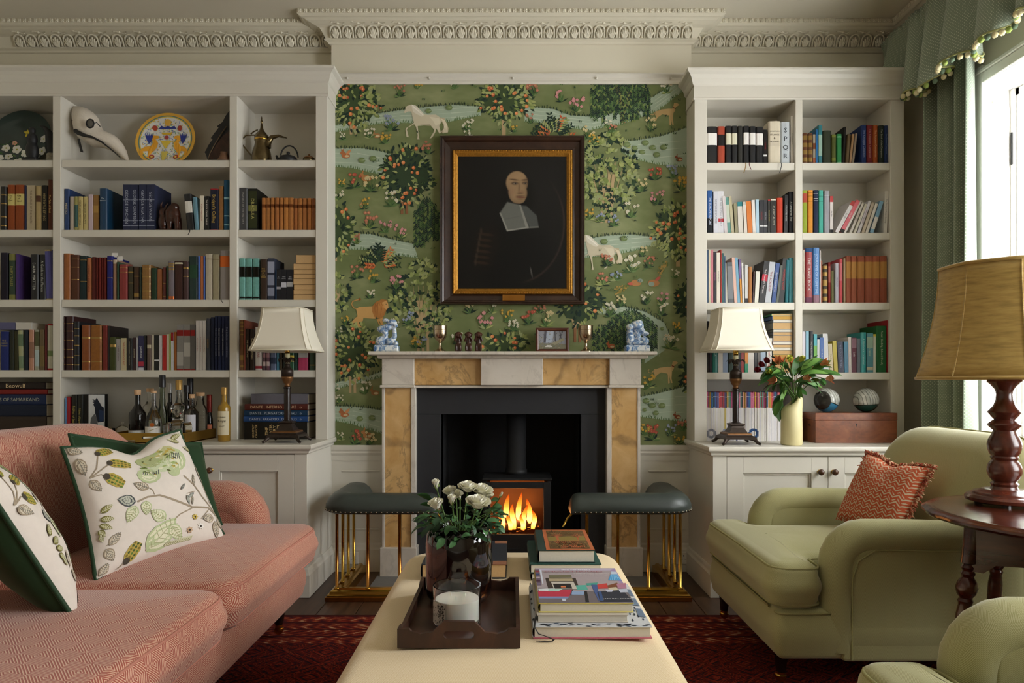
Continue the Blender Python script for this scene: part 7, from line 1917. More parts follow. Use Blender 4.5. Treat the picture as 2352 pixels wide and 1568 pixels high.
# ---------------------------------------------------------------- wooden box and two painted balls
yb0, yb1 = 3.715, 3.885; bx0, bx1 = X(1873, yb0), X(2061, yb0); zb0 = zr; zb1 = Z(948, yb0); zl_ = Z(964.5, yb0)
T = thing('wooden_box', 'large reddish-brown wooden box with a keyhole', 'box', ((bx0 + bx1) / 2, (yb0 + yb1) / 2, zr))
bo_ = MB().box(bx0, bx1, yb0, yb1, zb0, zl_ - .0012, .0015).build('box_body', M['boxwood'], T); MB().box(bx0 - .001, bx1 + .001, yb0 - .001, yb1, zl_ + .0006, zb1, .0015).build('lid', M['boxwood'], T)
MB().ell((X(1967, yb0), yb0 - .0003, Z(974, yb0)), (.003, .001, .003), 8, 5).build('keyhole', M['black'], bo_); MB().box(X(1967, yb0) - .0012, X(1967, yb0) + .0012, yb0 - .001, yb0, Z(979, yb0), Z(974, yb0)).build('keyhole', M['black'], bo_)
MB().box(bx0 - .0015, bx0, yb0 + .06, yb0 + .09, zl_ - .035, zl_ - .028).build('side_handle', M['bronze'], bo_)
for i, (px_, lab) in enumerate(((1898.5, 'left painted ball with blue and black patches on the wooden box'), (1989, 'right painted ball with dark green base on the wooden box'))):
 r = 27.5 * 3.80 / F; cc = Vector((X(px_, 3.80), 3.80, zb1 + r + .0003))
 t = NT('painted_ball_%d' % i); ux_, uy_, uz_ = t.sep(t.coord())
 g = t.noise(t.coord(), 18, 3).outputs[0]; wh = t.ramp(g, [(.4, hx('#a8aaa4')), (.6, hx('#d0d0c8'))])
 wv = t.n('TexWave', {'wave_type': 'BANDS'}, Vector=t.map(t.coord(), (30, 30, 30), (.3, .2, 0)), Scale=.7, Distortion=3.0, Detail=2.0)
 wh = t.mix(t.math('MULTIPLY', t.math('LESS_THAN', wv.outputs[1], .12), .7), wh, hx('#4a4a46'))
 lowv = t.math('ADD', uz_, t.math('MULTIPLY', ux_, .35 if i == 0 else -.05))
 c_ = t.mix(t.math('LESS_THAN', lowv, -.012 if i == 0 else -.024), wh, hx('#2f7296') if i == 0 else hx('#1f4a44'))
 c_ = t.mix(t.math('LESS_THAN', t.math('ABSOLUTE', t.math('ADD', lowv, .012 if i == 0 else .024)), .0022), c_, hx('#1a1612'))
 if i == 0: c_ = t.mix(t.math('LESS_THAN', t.math('ADD', ux_, t.math('MULTIPLY', uy_, .7)), -.052), c_, hx('#2a2724'))
 mb_ = t.bsdf(c_, .15, spec=.5)
 T = thing('painted_ball', lab, 'ball', cc - Vector((0, 0, r)), 'painted balls on the wooden box')
 o = MB().ell((0, 0, 0), (r, r, r), 32, 20).build('sphere', mb_, None, True); o.parent = T; o.location = (0, 0, r)
# ---------------------------------------------------------------- curtain, pelmet, radiator
T = thing('curtain', 'grey-green dotted curtain hanging beside the window', 'curtain', (2.22, 3.5, 0.02))
def cur(u, v):
 z = 2.78 - v * 2.75; y = 3.745 - (3.745 - (3.335 - .05 * v)) * u
 ph = u * 2 * math.pi * 3.6
 amp = .040 + .022 * v
 x = 2.262 + amp * math.sin(ph + .4) + .012 * math.sin(ph * 2.3 + 1 + v) - .05 * (u > .78) * (u - .78) / .22 * (0.4 + v * .5)
 return (x, y + .012 * math.sin(ph * 1.0 + 1.5), z)
NU, NV = 110, 26
m = MB().grid(cur, NU, NV); o = m.build('drape', M['curtain'], T, True)
uvl = o.data.uv_layers.new(name='UVMap')
ci = np.array([(i / NU, j / NV) for j in range(NV + 1) for i in range(NU + 1)]); vi = np.zeros(len(o.data.loops), dtype=np.int32); o.data.loops.foreach_get('vertex_index', vi)
uvl.data.foreach_set('uv', (ci[vi] * np.array([1.05, 2.75])).ravel().astype(np.float32))
so = o.modifiers.new('thickness', 'SOLIDIFY'); so.thickness = .004
T = thing('pelmet', 'gathered grey-green pelmet with pompom trim above the window', 'pelmet', (2.2, 2.6, 2.6))
ZPT = 3.085
YS0, YS1 = 4.03, 2.0
def hem(y): return 2.655 + .022 * math.sin(y * 15.5) + .012 * math.sin(y * 37)
def pel(u, v):
 y = YS0 + (YS1 - YS0) * u
 zb_ = hem(y)
 if y > 3.74: zb_ = max(zb_, 2.852)
 z = ZPT + (zb_ - ZPT) * v
 f = math.sin(y * 31.0 + 1.2 * math.sin(y * 7)); ru = max(0, 1 - v / .22)
 x = 2.165 - .012 * v - (.012 + .040 * v) * f * (1 - ru * .6) - ru * .008 * math.sin(y * 190)
 if u < .012: x += .07 * (1 - u / .012)
 return (x, y - (.03 * v * math.cos(y * 31.0) if y < 3.70 else 0), z)
NU, NV = 560, 18
m = MB().grid(pel, NU, NV); o = m.build('valance', M['curtain'], T, True)
uvl = o.data.uv_layers.new(name='UVMap')
ci = np.array([(i / NU, j / NV) for j in range(NV + 1) for i in range(NU + 1)]); vi = np.zeros(len(o.data.loops), dtype=np.int32); o.data.loops.foreach_get('vertex_index', vi)
uvl.data.foreach_set('uv', (ci[vi] * np.array([4.0, .45])).ravel().astype(np.float32))
so = o.modifiers.new('thickness', 'SOLIDIFY'); so.thickness = .004
hp = [Vector(pel(i / 400, 1.0)) for i in range(401)]
hp2 = [p for p in hp if p.y < 3.73 and p.y > 2.0]
MB().tube(hp2, .005, 6).build('braid', plain('green_cream_braid', '#9a9a62', .8, var=.3, vs=200), T, True)
pomm = []
for cc in ('#d8cfa8', '#8a9a52', '#5f6f5a', '#cbbf94'):
 m = MB(); m.ell((0, 0, 0), (.0125, .0125, .014), 10, 7); m.v = [tuple(Vector(v) * (1 + rl.uniform(-.12, .12))) for v in m.v]; m.c = [hx(cc)] * len(m.f); q = m.build('pompom', M['pom'], None, True); pomm.append(q.data); bpy.data.objects.remove(q)
acc = 0; last = None; k = 0; off = Vector(T.location)
for p in hp2:
 if last is None or (p - last).length > .027:
  place(pomm[k % 4], 'pompom', T, Matrix.Translation(p - off + Vector((-.003, 0, -.020)))); last = p; k += 1
MB().box(2.19, 2.345, YS1, YS0, ZPT - .03, ZPT - .005).build('pelmet_board', M['sash'], T)
T = thing('radiator', 'cream column radiator under the window', 'radiator', (2.26, 2.6, 0))
for i in range(20):
 y = 3.18 - i * .046
 for x_ in (2.235, 2.285): MB().tube([(x_, y, .125), (x_, y, .66)], .017, 10).build('column', M['rad'], T, True)
 MB().ell((2.26, y, .115), (.045, .021, .022), 12, 8).build('end_cap', M['rad'], T, True); MB().ell((2.26, y, .665), (.045, .021, .022), 12, 8).build('end_cap', M['rad'], T, True)
for y in (3.15, 2.32): MB().box(2.225, 2.295, y - .02, y + .02, 0, .11, .004).build('foot', M['rad'], T)
# ---------------------------------------------------------------- rug
tag(MB().box(-2.2, 1.72, -.9, 3.20, .0008, .012, .003).build('persian_rug', M['rug']), 'dark red patterned Persian rug under the seating', 'rug')
# ---------------------------------------------------------------- upholstery helpers
def rpoly(pts, rad, seg=5):
 out = []; n = len(pts)
 rad = rad if isinstance(rad, (list, tuple)) else [rad] * n
 for i in range(n):
  p = Vector(pts[i]); a = Vector(pts[i - 1]); b = Vector(pts[(i + 1) % n]); r = rad[i]
  da, db = (a - p), (b - p); la, lb = da.length, db.length; da.normalize(); db.normalize()
  r = min(r, la * .45, lb * .45)
  p0, p1 = p + da * r, p + db * r
  for k in range(seg + 1):
   t_ = k / seg; out.append(tuple((p0 * (1 - t_) + p * t_) * (1 - t_) + (p * (1 - t_) + p1 * t_) * t_))
 # even out the long sides
 res = []
 for i in range(len(out)):
  a, b = Vector(out[i]), Vector(out[(i + 1) % len(out)]); n_ = max(1, int((b - a).length / .05))
  for k in range(n_): res.append(tuple(a + (b - a) * k / n_))
 return res
def pad(outline, z0, z1, r, puff=0.0, bulge=0.0, pb=0.0, na=6, wob=0.0, cen=None):
 n = len(outline); o = [Vector(p) for p in outline]
 ar = sum(o[i - 1].x * o[i].y - o[i].x * o[i - 1].y for i in range(n)); sg = 1 if ar > 0 else -1
 nr = []
 for i in range(n):
  d = (o[(i + 1) % n] - o[i - 1]).normalized(); nr.append(Vector((d.y, -d.x)) * sg)
 c = Vector(cen) if cen else sum(o, Vector((0, 0))) / n
 rings = []
 def edist(p):
  b = 9.0
  for i in range(n):
   a_, d_ = o[i - 1], o[i] - o[i - 1]; q = max(0, min(1, (p - a_).dot(d_) / (d_.length_squared + 1e-9))); b = min(b, (p - a_ - d_ * q).length)
  return max(0, b - r)
 ins = [o[i] - nr[i] * r for i in range(n)]
 for s_ in (0.02, .4, .75, .93): rings.append([(*(c + (ins[i] - c) * s_), z0 - pb * (1 - s_ * s_)) for i in range(n)])
 H = z1 - z0
 for k in range(na + 1):
  a = -math.pi / 2 + math.pi / 2 * k / na
  rings.append([(*(o[i] - nr[i] * (r - (r + bulge * .0) * math.cos(a))), z0 + r + r * math.sin(a)) for i in range(n)])
 if H > 2 * r + .001:
  for t_ in (.25, .5, .75):
   rings.append([(*(o[i] + nr[i] * bulge * math.sin(math.pi * t_)), z0 + r + (H - 2 * r) * t_) for i in range(n)])
 for k in range(na + 1):
  a = math.pi / 2 * k / na
  rings.append([(*(o[i] - nr[i] * (r - r * math.cos(a))), z1 - r + r * math.sin(a)) for i in range(n)])
 for s_ in (.96, .9, .8, .65, .48, .3, .12, .02):
  rings.append([(*(c + (ins[i] - c) * s_), z1 + (puff * (1 - s_ ** 2.2) if not cen else puff * (1 - math.exp(-edist(c + (ins[i] - c) * s_) / .09))) + (wob * math.sin(7 * (c + (ins[i] - c) * s_).x + 3) * math.sin(9 * (c + (ins[i] - c) * s_).y) * (1 - s_) if wob else 0)) for i in range(n)])
 vs = [p for rg in rings for p in rg]; fs = []
 for k in range(len(rings) - 1):
  for i in range(n):
   f = (k * n + i, k * n + (i + 1) % n, (k + 1) * n + (i + 1) % n, (k + 1) * n + i); fs.append(f if sg > 0 else f[::-1])
 fs += [tuple(range(n))[::-1] if sg > 0 else tuple(range(n)), tuple((len(rings) - 1) * n + i for i in range(n)) if sg > 0 else tuple((len(rings) - 1) * n + i for i in range(n))[::-1]]
 m = MB(); m.add(vs, fs); return m
def caster(T, x, y, h_, mat='legwood', rake=(0, 0), turned=False):
 rk = Vector((rake[0], rake[1], 0))
 if turned: MB().lathe([(.012, .05), (.016, .055), (.020, .07), (.024, .10), (.018, .122), (.024, .128), (.026, .14), (.026, h_ + .02)], (x, y, 0), 14).build('leg', M[mat], T, True, 50, local=True)
 else: MB().tube([Vector((x, y, h_ + .02)), Vector((x, y, .05)) + rk], [.028, .017], 8).build('leg', M[mat], T, False, local=True)
 p = Vector((x, y, 0)) + rk
 MB().lathe([(.020, .0), (.020, .006), (.016, .010), (.016, .028)], (p.x, p.y, .032), 12).build('castor_cup', M['brass'], T, True, 40, local=True)
 MB().lathe([(.0, -.009), (.018, -.009), (.019, -.004), (.019, .004), (.018, .009), (0, .009)], (0, 0, 0), 14).xf(Matrix.Translation((p.x, p.y, .032)) @ Matrix.Rotation(math.pi / 2, 4, 'X')).build('castor_wheel', M['brass'], T, True, 40, local=True)
def seatbox(T, hw, dims, fab, pipe, cushions, legs, legh, tee):
 """seat with its front at -x; hw = half width of the base; dims = dict of levels"""
 d = dims; uvk = 1.0
 hb = hw
 base = pad(rpoly([(d['bf'], -hb), (d['bk'], -hb), (d['bk'], hb), (d['bf'], hb)], [.03, .02, .02, .03]), d['z0'], d['zb'], .03, 0, .012)
 base.build('base', fab, T, True, uv=uvk, local=True)
 pp = rpoly([(d['bf'], -hb), (d['bk'], -hb), (d['bk'], hb), (d['bf'], hb)], .03)
 MB().tube([(a, b, d['zb'] - .012) for a, b in pp if a < d['bf'] + .2], .0045, 6).build('piping', pipe, T, True, local=True)
 for i, (ol, rr) in enumerate(cushions):
  o2 = rpoly(ol, rr, 6)
  cu_ = pad(o2, d['zb'] - .004, d['zs'], .048, d['puff'], .012, 0, wob=.004, cen=d.get('cen')).build('seat_cushion', fab, T, True, uv=uvk, local=True)
  n = len(o2); cen = sum((Vector(p) for p in o2), Vector((0, 0))) / n
  for zz in (d['zs'] - .020, d['zb'] + .016): MB().tube([(*(cen + (Vector(p) - cen) * (1 - .013 / max(.2, (Vector(p) - cen).length))), zz) for p in o2], .0048, 6, closed=True).build('piping', pipe, cu_, True, local=True)
 ra = d['ra']; ya = d['ya']; za = d['za'] - ra; xf_ = d['af'] + ra
 for s_ in (-1, 1):
  y = s_ * ya
  path = [(d['bk'] + .02, za - .01), (d['bk'] - .2, za - .005), (xf_ + .22, za)]
  for a in (0, 18, 36, 54, 72, 90): path.append((xf_ + .10 - .10 * math.sin(math.radians(a)), za - .10 + .10 * math.cos(math.radians(a))))
  path += [(xf_ - .0, za - .2), (xf_ + .004, d['z0'] + .10), (xf_ + .01, d['z0'] + .03)]
  rs = [ra * .9, ra, ra * 1.02, ra * 1.03, ra * 1.03, ra * 1.02, ra, ra, ra, ra * .96, ra * .9, ra * .84]
  ar = MB().tube([(a, y, b) for a, b in path], rs, 18)
  an = ar.build('arm', fab, T, True, 60, uv=uvk, local=True)
  yi, yo = y - s_ * ra * .93, y + s_ * ra * .80
  o2 = rpoly([(xf_, d['z0']), (d['bk'] + .03, d['z0']), (d['bk'] + .03, za + .02), (xf_ + .03, za + .02)], .02)
  pn = pad(o2, 0, abs(yo - yi), .012); mm = Matrix(((1, 0, 0, 0), (0, 0, s_, yi), (0, 1, 0, 0), (0, 0, 0, 1)))
  pn.xf(mm); pn.build('arm_panel', fab, an, True, 60, uv=uvk, local=True)
  sx_ = xf_ + ra * .55
  MB().tube([(sx_ + .0, yo + s_ * .002, d['z0'] + .01), (sx_, yo + s_ * .002, za - .14), (sx_ + .02, yo + s_ * .002, za - .075), (sx_ + .08, yo + s_ * .002, za - ra * .62), (d['bk'] - .02, yo + s_ * .002, za - ra * .75)], .0035, 6).build('panel_seam', pipe, an, True, local=True)
 # back
 hb2 = d['hb']; zt = d['zt']
 ol = rpoly([(-hb2, d['z0']), (hb2, d['z0']), (hb2, zt), (-hb2, zt)], [.02, .02, d['br'], d['br']], 9)
 bk = pad(ol, 0, d['bt'], .085, .035, 0, .01, 7)
 mm = []
 for (a, b, c_) in bk.v: mm.append((d['xb'] + max(0, b - .40) * d['lean'] + d['bt'] - c_ - .03 * math.sin(min(1, max(0, (b - .35) / .5)) * math.pi), a, b))
 bk.v = mm; bk.f = [f for f in bk.f]
 bo2 = bk.build('back', fab, T, True, uv=uvk, local=True)
 hh = [(d['xb'] + max(0, b - .40) * d['lean'] + .10, a, b) for a, b in ol if b > .45]
 if d.get('backseam'):
  MB().tube([(d['xb'] + max(0, b - .40) * d['lean'] + d['bt'] * .62, a * 1.0, b) for a, b in ol if b > .5], .004, 6).build('back_piping', pipe, bo2, True, local=True)
 for (x_, y_, rk) in legs: caster(T, x_, y_, legh, rake=rk, turned=d.get('turned', False))
# ---------------------------------------------------------------- armchairs
CD = dict(cen=(-.37, 0), bf=-.475, bk=.40, z0=.118, zb=.295, zs=.458, puff=.028, ra=.060, ya=.362, za=.604, af=-.315, hb=.415, zt=.893, br=.20, bt=.19, xb=.245, lean=.20, backseam=True)
def armchair(loc, label):
 T = thing('armchair', label, 'armchair', loc, 'pair of green armchairs', (0, 0, 0), local=True)
 cush = [([(-.50, -.412), (-.32, -.412), (-.32, -.272), (.27, -.272), (.27, .272), (-.32, .272), (-.32, .412), (-.50, .412)], [.07, .064, .03, .06, .06, .03, .064, .07])]
 seatbox(T, .402, CD, M['chair'], M['chair_pipe'], cush, [(-.43, -.32, (-.004, 0)), (-.43, .335, (-.004, 0)), (.36, -.34, (.05, 0)), (.36, .34, (.05, 0))], .118, True)
 return T
a1 = armchair((1.40, 2.775, 0.0125), 'green armchair with an orange cushion beside the side table')
a2 = copy_tree(a1); a2.location = (1.275, 1.165, 0.0125); a2['label'] = 'green armchair without cushion at the bottom right corner'
# ---------------------------------------------------------------- sofa
SD = dict(bf=-.43, bk=.44, z0=.155, zb=.325, zs=.478, puff=.035, ra=.088, ya=1.115, za=.640, af=-.235, hb=1.14, zt=.918, br=.30, bt=.21, xb=.265, lean=.20, turned=True)
S = thing('sofa', 'red diamond-weave sofa with loose seat cushions', 'sofa', (-1.335, 1.985, 0.0125), None, (0, 0, math.pi), local=True)
seatbox(S, 1.0, SD, M['sofa'], M['sofa_pipe'], [([(-.50, -1.005), (.29, -1.02), (.29, -.069), (-.50, -.069)], [.11, .06, .06, .10]), ([(-.50, -.061), (.29, -.061), (.29, 1.02), (-.50, 1.005)], [.10, .06, .06, .11])], [(-.34, -.93, (0, 0)), (-.34, .93, (0, 0)), (.38, -.95, (0, 0)), (.38, .95, (0, 0))], .155, False)
# ---------------------------------------------------------------- pillows
def pillow(name, label, corners, t_, front, back, pipe, chop=0.0, cat='cushion', uvs=.5, group=None, nu=28, pinch=.07, piping=True):
 BL, BR, TR, TL = [Vector(p) for p in corners]
 u = ((BR - BL) + (TR - TL)).normalized(); v = ((TL - BL) + (TR - BR)).normalized(); n = u.cross(v).normalized()
 base = Vector((min(BL, BR, key=lambda p: p.z)))
 T = thing(name, label, cat, (BL + BR) / 2, group)
 def pos(a, b, side, lift=0.0):
  """a, b in -1..1"""
  aa = a * (1 - pinch * (1 - abs(a)) * 0 - pinch * (1 - b * b) * abs(a)); bb = b * (1 - pinch * (1 - a * a) * abs(b))
  if chop: bb -= chop * math.exp(-(a / .34) ** 2) * max(0, (b + .3) / 1.3) ** 2
  s_, r_ = (aa + 1) / 2, (bb + 1) / 2
  p = (BL * (1 - s_) + BR * s_) * (1 - r_) + (TL * (1 - s_) + TR * s_) * r_
  z = t_ / 2 * ((max(0, 1 - a * a)) * (max(0, 1 - b * b))) ** .42
  if chop: z *= 1 - .35 * math.exp(-(a / .3) ** 2) * max(0, b)
  z += .0035 * math.sin(5 * a + 2 * b) * math.sin(6 * b + 1) * (1 - a * a) * (1 - b * b)
  return p + n * side * (z + lift)
 def mk_(side, mat, nm):
  m = MB().grid(lambda p, q: pos(2 * p - 1, 2 * q - 1, side), nu, nu, flip=side < 0); o = m.build(nm, mat, T, True)
  uvl = o.data.uv_layers.new(name='UVMap'); ci = np.array([(i / nu, j / nu) for j in range(nu + 1) for i in range(nu + 1)])
  vi = np.zeros(len(o.data.loops), dtype=np.int32); o.data.loops.foreach_get('vertex_index', vi); uvl.data.foreach_set('uv', (ci[vi] * uvs).ravel().astype(np.float32)); return o
 fo_ = mk_(1, front, 'front'); mk_(-1, back, 'back')
 if piping:
  ed = [(a, -1) for a in np.linspace(-1, 1, 24)] + [(1, b) for b in np.linspace(-1, 1, 24)[1:]] + [(a, 1) for a in np.linspace(1, -1, 24)[1:]] + [(-1, b) for b in np.linspace(1, -1, 24)[1:-1]]
  MB().tube([pos(a, b, 1) for a, b in ed], .0065, 7, closed=True).build('piping', pipe, T, True)
 return T, pos, fo_
GC = [(-1.385, 2.27, .50), (-1.19, 2.83, .475), (-1.36, 2.985, .835), (-1.57, 2.42, .915)]
pillow('velvet_cushion', 'green velvet cushion behind the embroidered cushion', GC, .13, M['velvet'], M['velvet'], M['velvet'], .06)
CA = [(-1.285, 2.105, .487), (-1.085, 2.605, .492), (-1.285, 2.64, .915), (-1.485, 2.25, .885)]
TA, posA, fA = pillow('embroidered_cushion', 'pale embroidered cushion with green piping in the sofa centre', CA, .15, M['linen'], M['velvet'], M['velvet'], .22, group='embroidered cushions')
C1_ = Vector((-1.11, 1.736, .492)); uu = Vector((-.68, .73, .03)) * .44; vv = Vector((-.304, -.336, .892)) * .46
TB, posB, fB = pillow('embroidered_cushion', 'pale embroidered cushion showing its green velvet back at left edge', [C1_, C1_ + uu, C1_ + uu + vv, C1_ + vv], .17, M['linen'], M['velvet'], M['velvet'], .0, group='embroidered cushions')
# embroidery, laid out from the photograph's cushion (px of the 0,960 crop at 2.578) through a homography
def homog(src):
 dst = [(-1, -1), (1, -1), (1, 1), (-1, 1)]; A = []; b = []
 for (x, y), (u, v) in zip(src, dst): A += [[x, y, 1, 0, 0, 0, -u * x, -u * y], [0, 0, 0, x, y, 1, -v * x, -v * y]]; b += [u, v]
 h = np.linalg.solve(np.array(A, float), np.array(b, float)); return lambda x, y: ((h[0] * x + h[1] * y + h[2]) / (h[6] * x + h[7] * y + 1), (h[3] * x + h[4] * y + h[5]) / (h[6] * x + h[7] * y + 1))
HA = homog([(530, 998), (1305, 748), (1045, 90), (335, 180)])
def embroid(pos, part, H, items):
 def fn(x, y, l):
  a, b = H(x, y); return pos(max(-.97, min(.97, a)), max(-.97, min(.97, b)), 1, .0012 + l)
 class Emb(Flat):
  def poly(s, pts, col):
   s.k += 1; n_ = len(pts); cx_, cy_ = sum(p[0] for p in pts) / n_, sum(p[1] for p in pts) / n_; ring_ = []
   for i in range(n_):
    a, b = pts[i], pts[(i + 1) % n_]; q = max(1, int(math.hypot(b[0] - a[0], b[1] - a[1]) / 26))
    ring_ += [(a[0] + (b[0] - a[0]) * t_ / q, a[1] + (b[1] - a[1]) * t_ / q) for t_ in range(q)]
   big = max(math.hypot(p[0] - cx_, p[1] - cy_) for p in pts) > 26; N_ = len(ring_); l = s.k * s.step
   vs = [s.fn(cx_, cy_, l)] + ([s.fn((p[0] + cx_) / 2, (p[1] + cy_) / 2, l) for p in ring_] if big else []) + [s.fn(*p, l) for p in ring_]
   if big: fs = [(0, 1 + i, 1 + (i + 1) % N_) for i in range(N_)] + [(1 + i, 1 + N_ + i, 1 + N_ + (i + 1) % N_, 1 + (i + 1) % N_) for i in range(N_)]
   else: fs = [(0, 1 + i, 1 + (i + 1) % N_) for i in range(N_)]
   s.m.add(vs, fs, col)
 E = Emb(fn, 4e-6)
 GY, BG, LG, DGn, GO, CR, WH = hx('#6a665e'), hx('#9a8a74'), hx('#b4bc90'), hx('#4a5a2c'), hx('#b09a4a'), hx('#d8d4b8'), hx('#e2ddd4')
 r_ = random.Random(2)
 def leaf(x, y, l, w_, a, edge, fill, vein):
  c, s = math.cos(a), math.sin(a)
  def sh_(k): return [(x + (l * .5 + (p - .5) * l * k) * c - q * w_ * k * s, y + (l * .5 + (p - .5) * l * k) * s + q * w_ * k * c) for p, q in ((0, 0), (.12, .3), (.3, .48), (.55, .46), (.8, .26), (1, 0), (.8, -.26), (.55, -.46), (.3, -.48), (.12, -.3))]
  E.poly(sh_(1), edge); E.poly(sh_(.82), fill)
  E.line([(x, y), (x + l * c, y + l * s)], 4, vein)
  for k in range(1, 7):
   p = k / 7.5; hw = w_ * .36 * math.sin(math.pi * p)
   for q in (-1, 1): E.line([(x + l * p * c, y + l * p * s), (x + l * (p + .1) * c - q * hw * s, y + l * (p + .1) * s + q * hw * c)], 3, vein)
 def pod(x, y, l, w_, a):
  c, s = math.cos(a), math.sin(a)
  E.poly([(x + p * l * c - q * w_ * s, y + p * l * s + q * w_ * c) for p, q in ((0, -.3), (0, .3), (.2, .5), (.7, .5), (1, .25), (1, -.25), (.7, -.5), (.2, -.5))], GO)
  for i in range(5):
   for j in (-1, 0, 1):
    p, q = .12 + i * .18, j * .28; E.leaf(x + p * l * c - q * w_ * s, y + p * l * s + q * w_ * c, l * .17, w_ * .22, a, r_.choice([DGn, hx('#5f7a34'), hx('#7a6a2c')]))
  E.disc(x, y, w_ * .3, hx('#4a4238'), 7)
 def stem(pts, w_, col): E.line(pts, w_, col)
 for it in items:
  k = it[0]
  if k == 'l': leaf(*it[1:6], *{'b': (BG, hx('#c9bda8'), GY), 'g': (LG, CR, hx('#8a8a5a')), 'd': (hx('#4a4e50'), hx('#b8b8a8'), hx('#8a8a80')), 'o': (hx('#6a6432'), hx('#8a8448'), CR)}[it[6]])
  elif k == 'p': pod(*it[1:])
  elif k == 's': stem(it[1], it[2], BG)
  elif k == 'f':
   for q in range(7): E.leaf(it[1], it[2], it[3], it[3] * .5, q * .9, it[4])
   E.disc(it[1], it[2], it[3] * .3, hx('#3a3228'), 7)
  elif k == 'F':      # big blossom
   x, y, s = it[1:4]
   for (dx, dy, rx, ry, cc) in ((-95, 55, 70, 60, LG), (-95, 60, 48, 40, CR), (75, -30, 80, 72, LG), (75, -20, 58, 50, CR), (-70, -60, 95, 50, hx('#a3a878')), (20, -85, 70, 40, hx('#b4b080')), (0, 0, 85, 40, hx('#c2c8a4')), (60, 40, 40, 36, LG)): E.poly(ngon(x + dx * s, y + dy * s, rx * s, ry * s, 12), cc)
   for i in range(60): E.leaf(x + r_.uniform(-150, 70) * s, y + r_.uniform(-110, 40) * s, 34 * s, 12 * s, r_.uniform(-.5, .8), r_.choice([hx('#6a7a3a'), GO, CR, hx('#9aa868'), hx('#55562c')]))
   for i in range(8): E.line([(x + (-130 + i * 13) * s, y + 50 * s), (x + (-120 + i * 12) * s, y + (5 + abs(i - 4) * 4) * s)], 4 * s, hx('#3a3a48'))
   for i in range(7): E.line([(x + (30 + i * 13) * s, y - 30 * s), (x + (36 + i * 12) * s, y - 72 * s)], 4 * s, hx('#3a3a48'))
 o = E.m.build('embroidery', M['thread'], part); tag(o, kind='stuff')
itA = [('s', [(1240, 610), (1160, 560), (1040, 570), (940, 540), (830, 505), (760, 515), (700, 545)], 12), ('s', [(1210, 580), (1120, 500), (1060, 430), (990, 380)], 10), ('s', [(1040, 575), (960, 620), (880, 700), (780, 850)], 8), ('s', [(440, 385), (500, 345), (560, 300)], 8), ('s', [(440, 385), (480, 330), (500, 240)], 7), ('s', [(440, 385), (500, 370), (540, 390)], 7), ('s', [(620, 975), (670, 910)], 7), ('s', [(1100, 640), (1160, 570)], 6), ('s', [(1000, 490), (1060, 470)], 5), ('s', [(800, 500), (790, 470), (770, 455)], 5), ('s', [(540, 800), (560, 790)], 5), ('s', [(1180, 530), (1150, 430), (1130, 330)], 6),
    ('F', 870, 310, 1.0), ('p', 555, 300, 120, 60, 0.0), ('p', 530, 385, 110, 70, .5), ('p', 500, 235, 90, 55, -.4), ('p', 680, 905, 120, 75, -1.15),
    ('l', 350, 195, 80, 60, .4, 'b'), ('l', 390, 260, 110, 60, 1.3, 'b'), ('l', 440, 400, 90, 55, .9, 'b'), ('l', 770, 460, 95, 60, 3.5, 'b'), ('l', 690, 545, 110, 75, 3.3, 'd'), ('l', 690, 570, 110, 75, 2.0, 'g'), ('l', 750, 540, 90, 65, 1.55, 'g'), ('l', 790, 860, 260, 150, -.98, 'g'), ('l', 900, 690, 130, 80, .8, 'g'), ('l', 870, 660, 110, 80, -2.6, 'g'), ('l', 555, 800, 95, 55, -.9, 'b'), ('l', 540, 820, 95, 60, .9, 'b'), ('l', 545, 990, 90, 60, -1.3, 'b'), ('l', 1060, 430, 70, 24, -1.5, 'b'), ('l', 1110, 280, 150, 50, 1.2, 'b'), ('l', 1190, 620, 80, 60, 2.9, 'b'), ('l', 1200, 640, 110, 50, 1.4, 'b'), ('l', 1230, 610, 80, 45, 1.2, 'b'), ('l', 1050, 480, 60, 18, 2.4, 'd'), ('l', 1000, 500, 60, 20, 1.2, 'd'), ('l', 960, 470, 50, 16, -.9, 'd'), ('l', 1040, 500, 55, 18, 1.6, 'b'), ('l', 950, 150, 90, 30, -.4, 'o'), ('l', 1000, 175, 80, 26, 3.5, 'o'), ('l', 1080, 215, 60, 26, 3.4, 'o'), ('f', 1057, 632, 22, hx('#c0a850')), ('f', 1100, 690, 24, hx('#e2ddd4')), ('f', 1030, 720, 24, hx('#b89a7a')),
    ('l', 490, 600, 80, 40, -.6, 'o'), ('l', 490, 640, 80, 40, .0, 'o'), ('l', 490, 670, 80, 36, .4, 'o'), ('l', 490, 700, 60, 36, .9, 'o'), ('l', 500, 730, 50, 30, 1.2, 'o')]
for i in range(12): itA.append(('l', 890 + i * 13, 830 - i * 4, 40, 18, -1.0, 'o'))
embroid(posA, TA, HA, itA)
embroid(posB, TB, homog([(420, 1000), (1305, 1000), (1305, 150), (420, 150)]), itA)
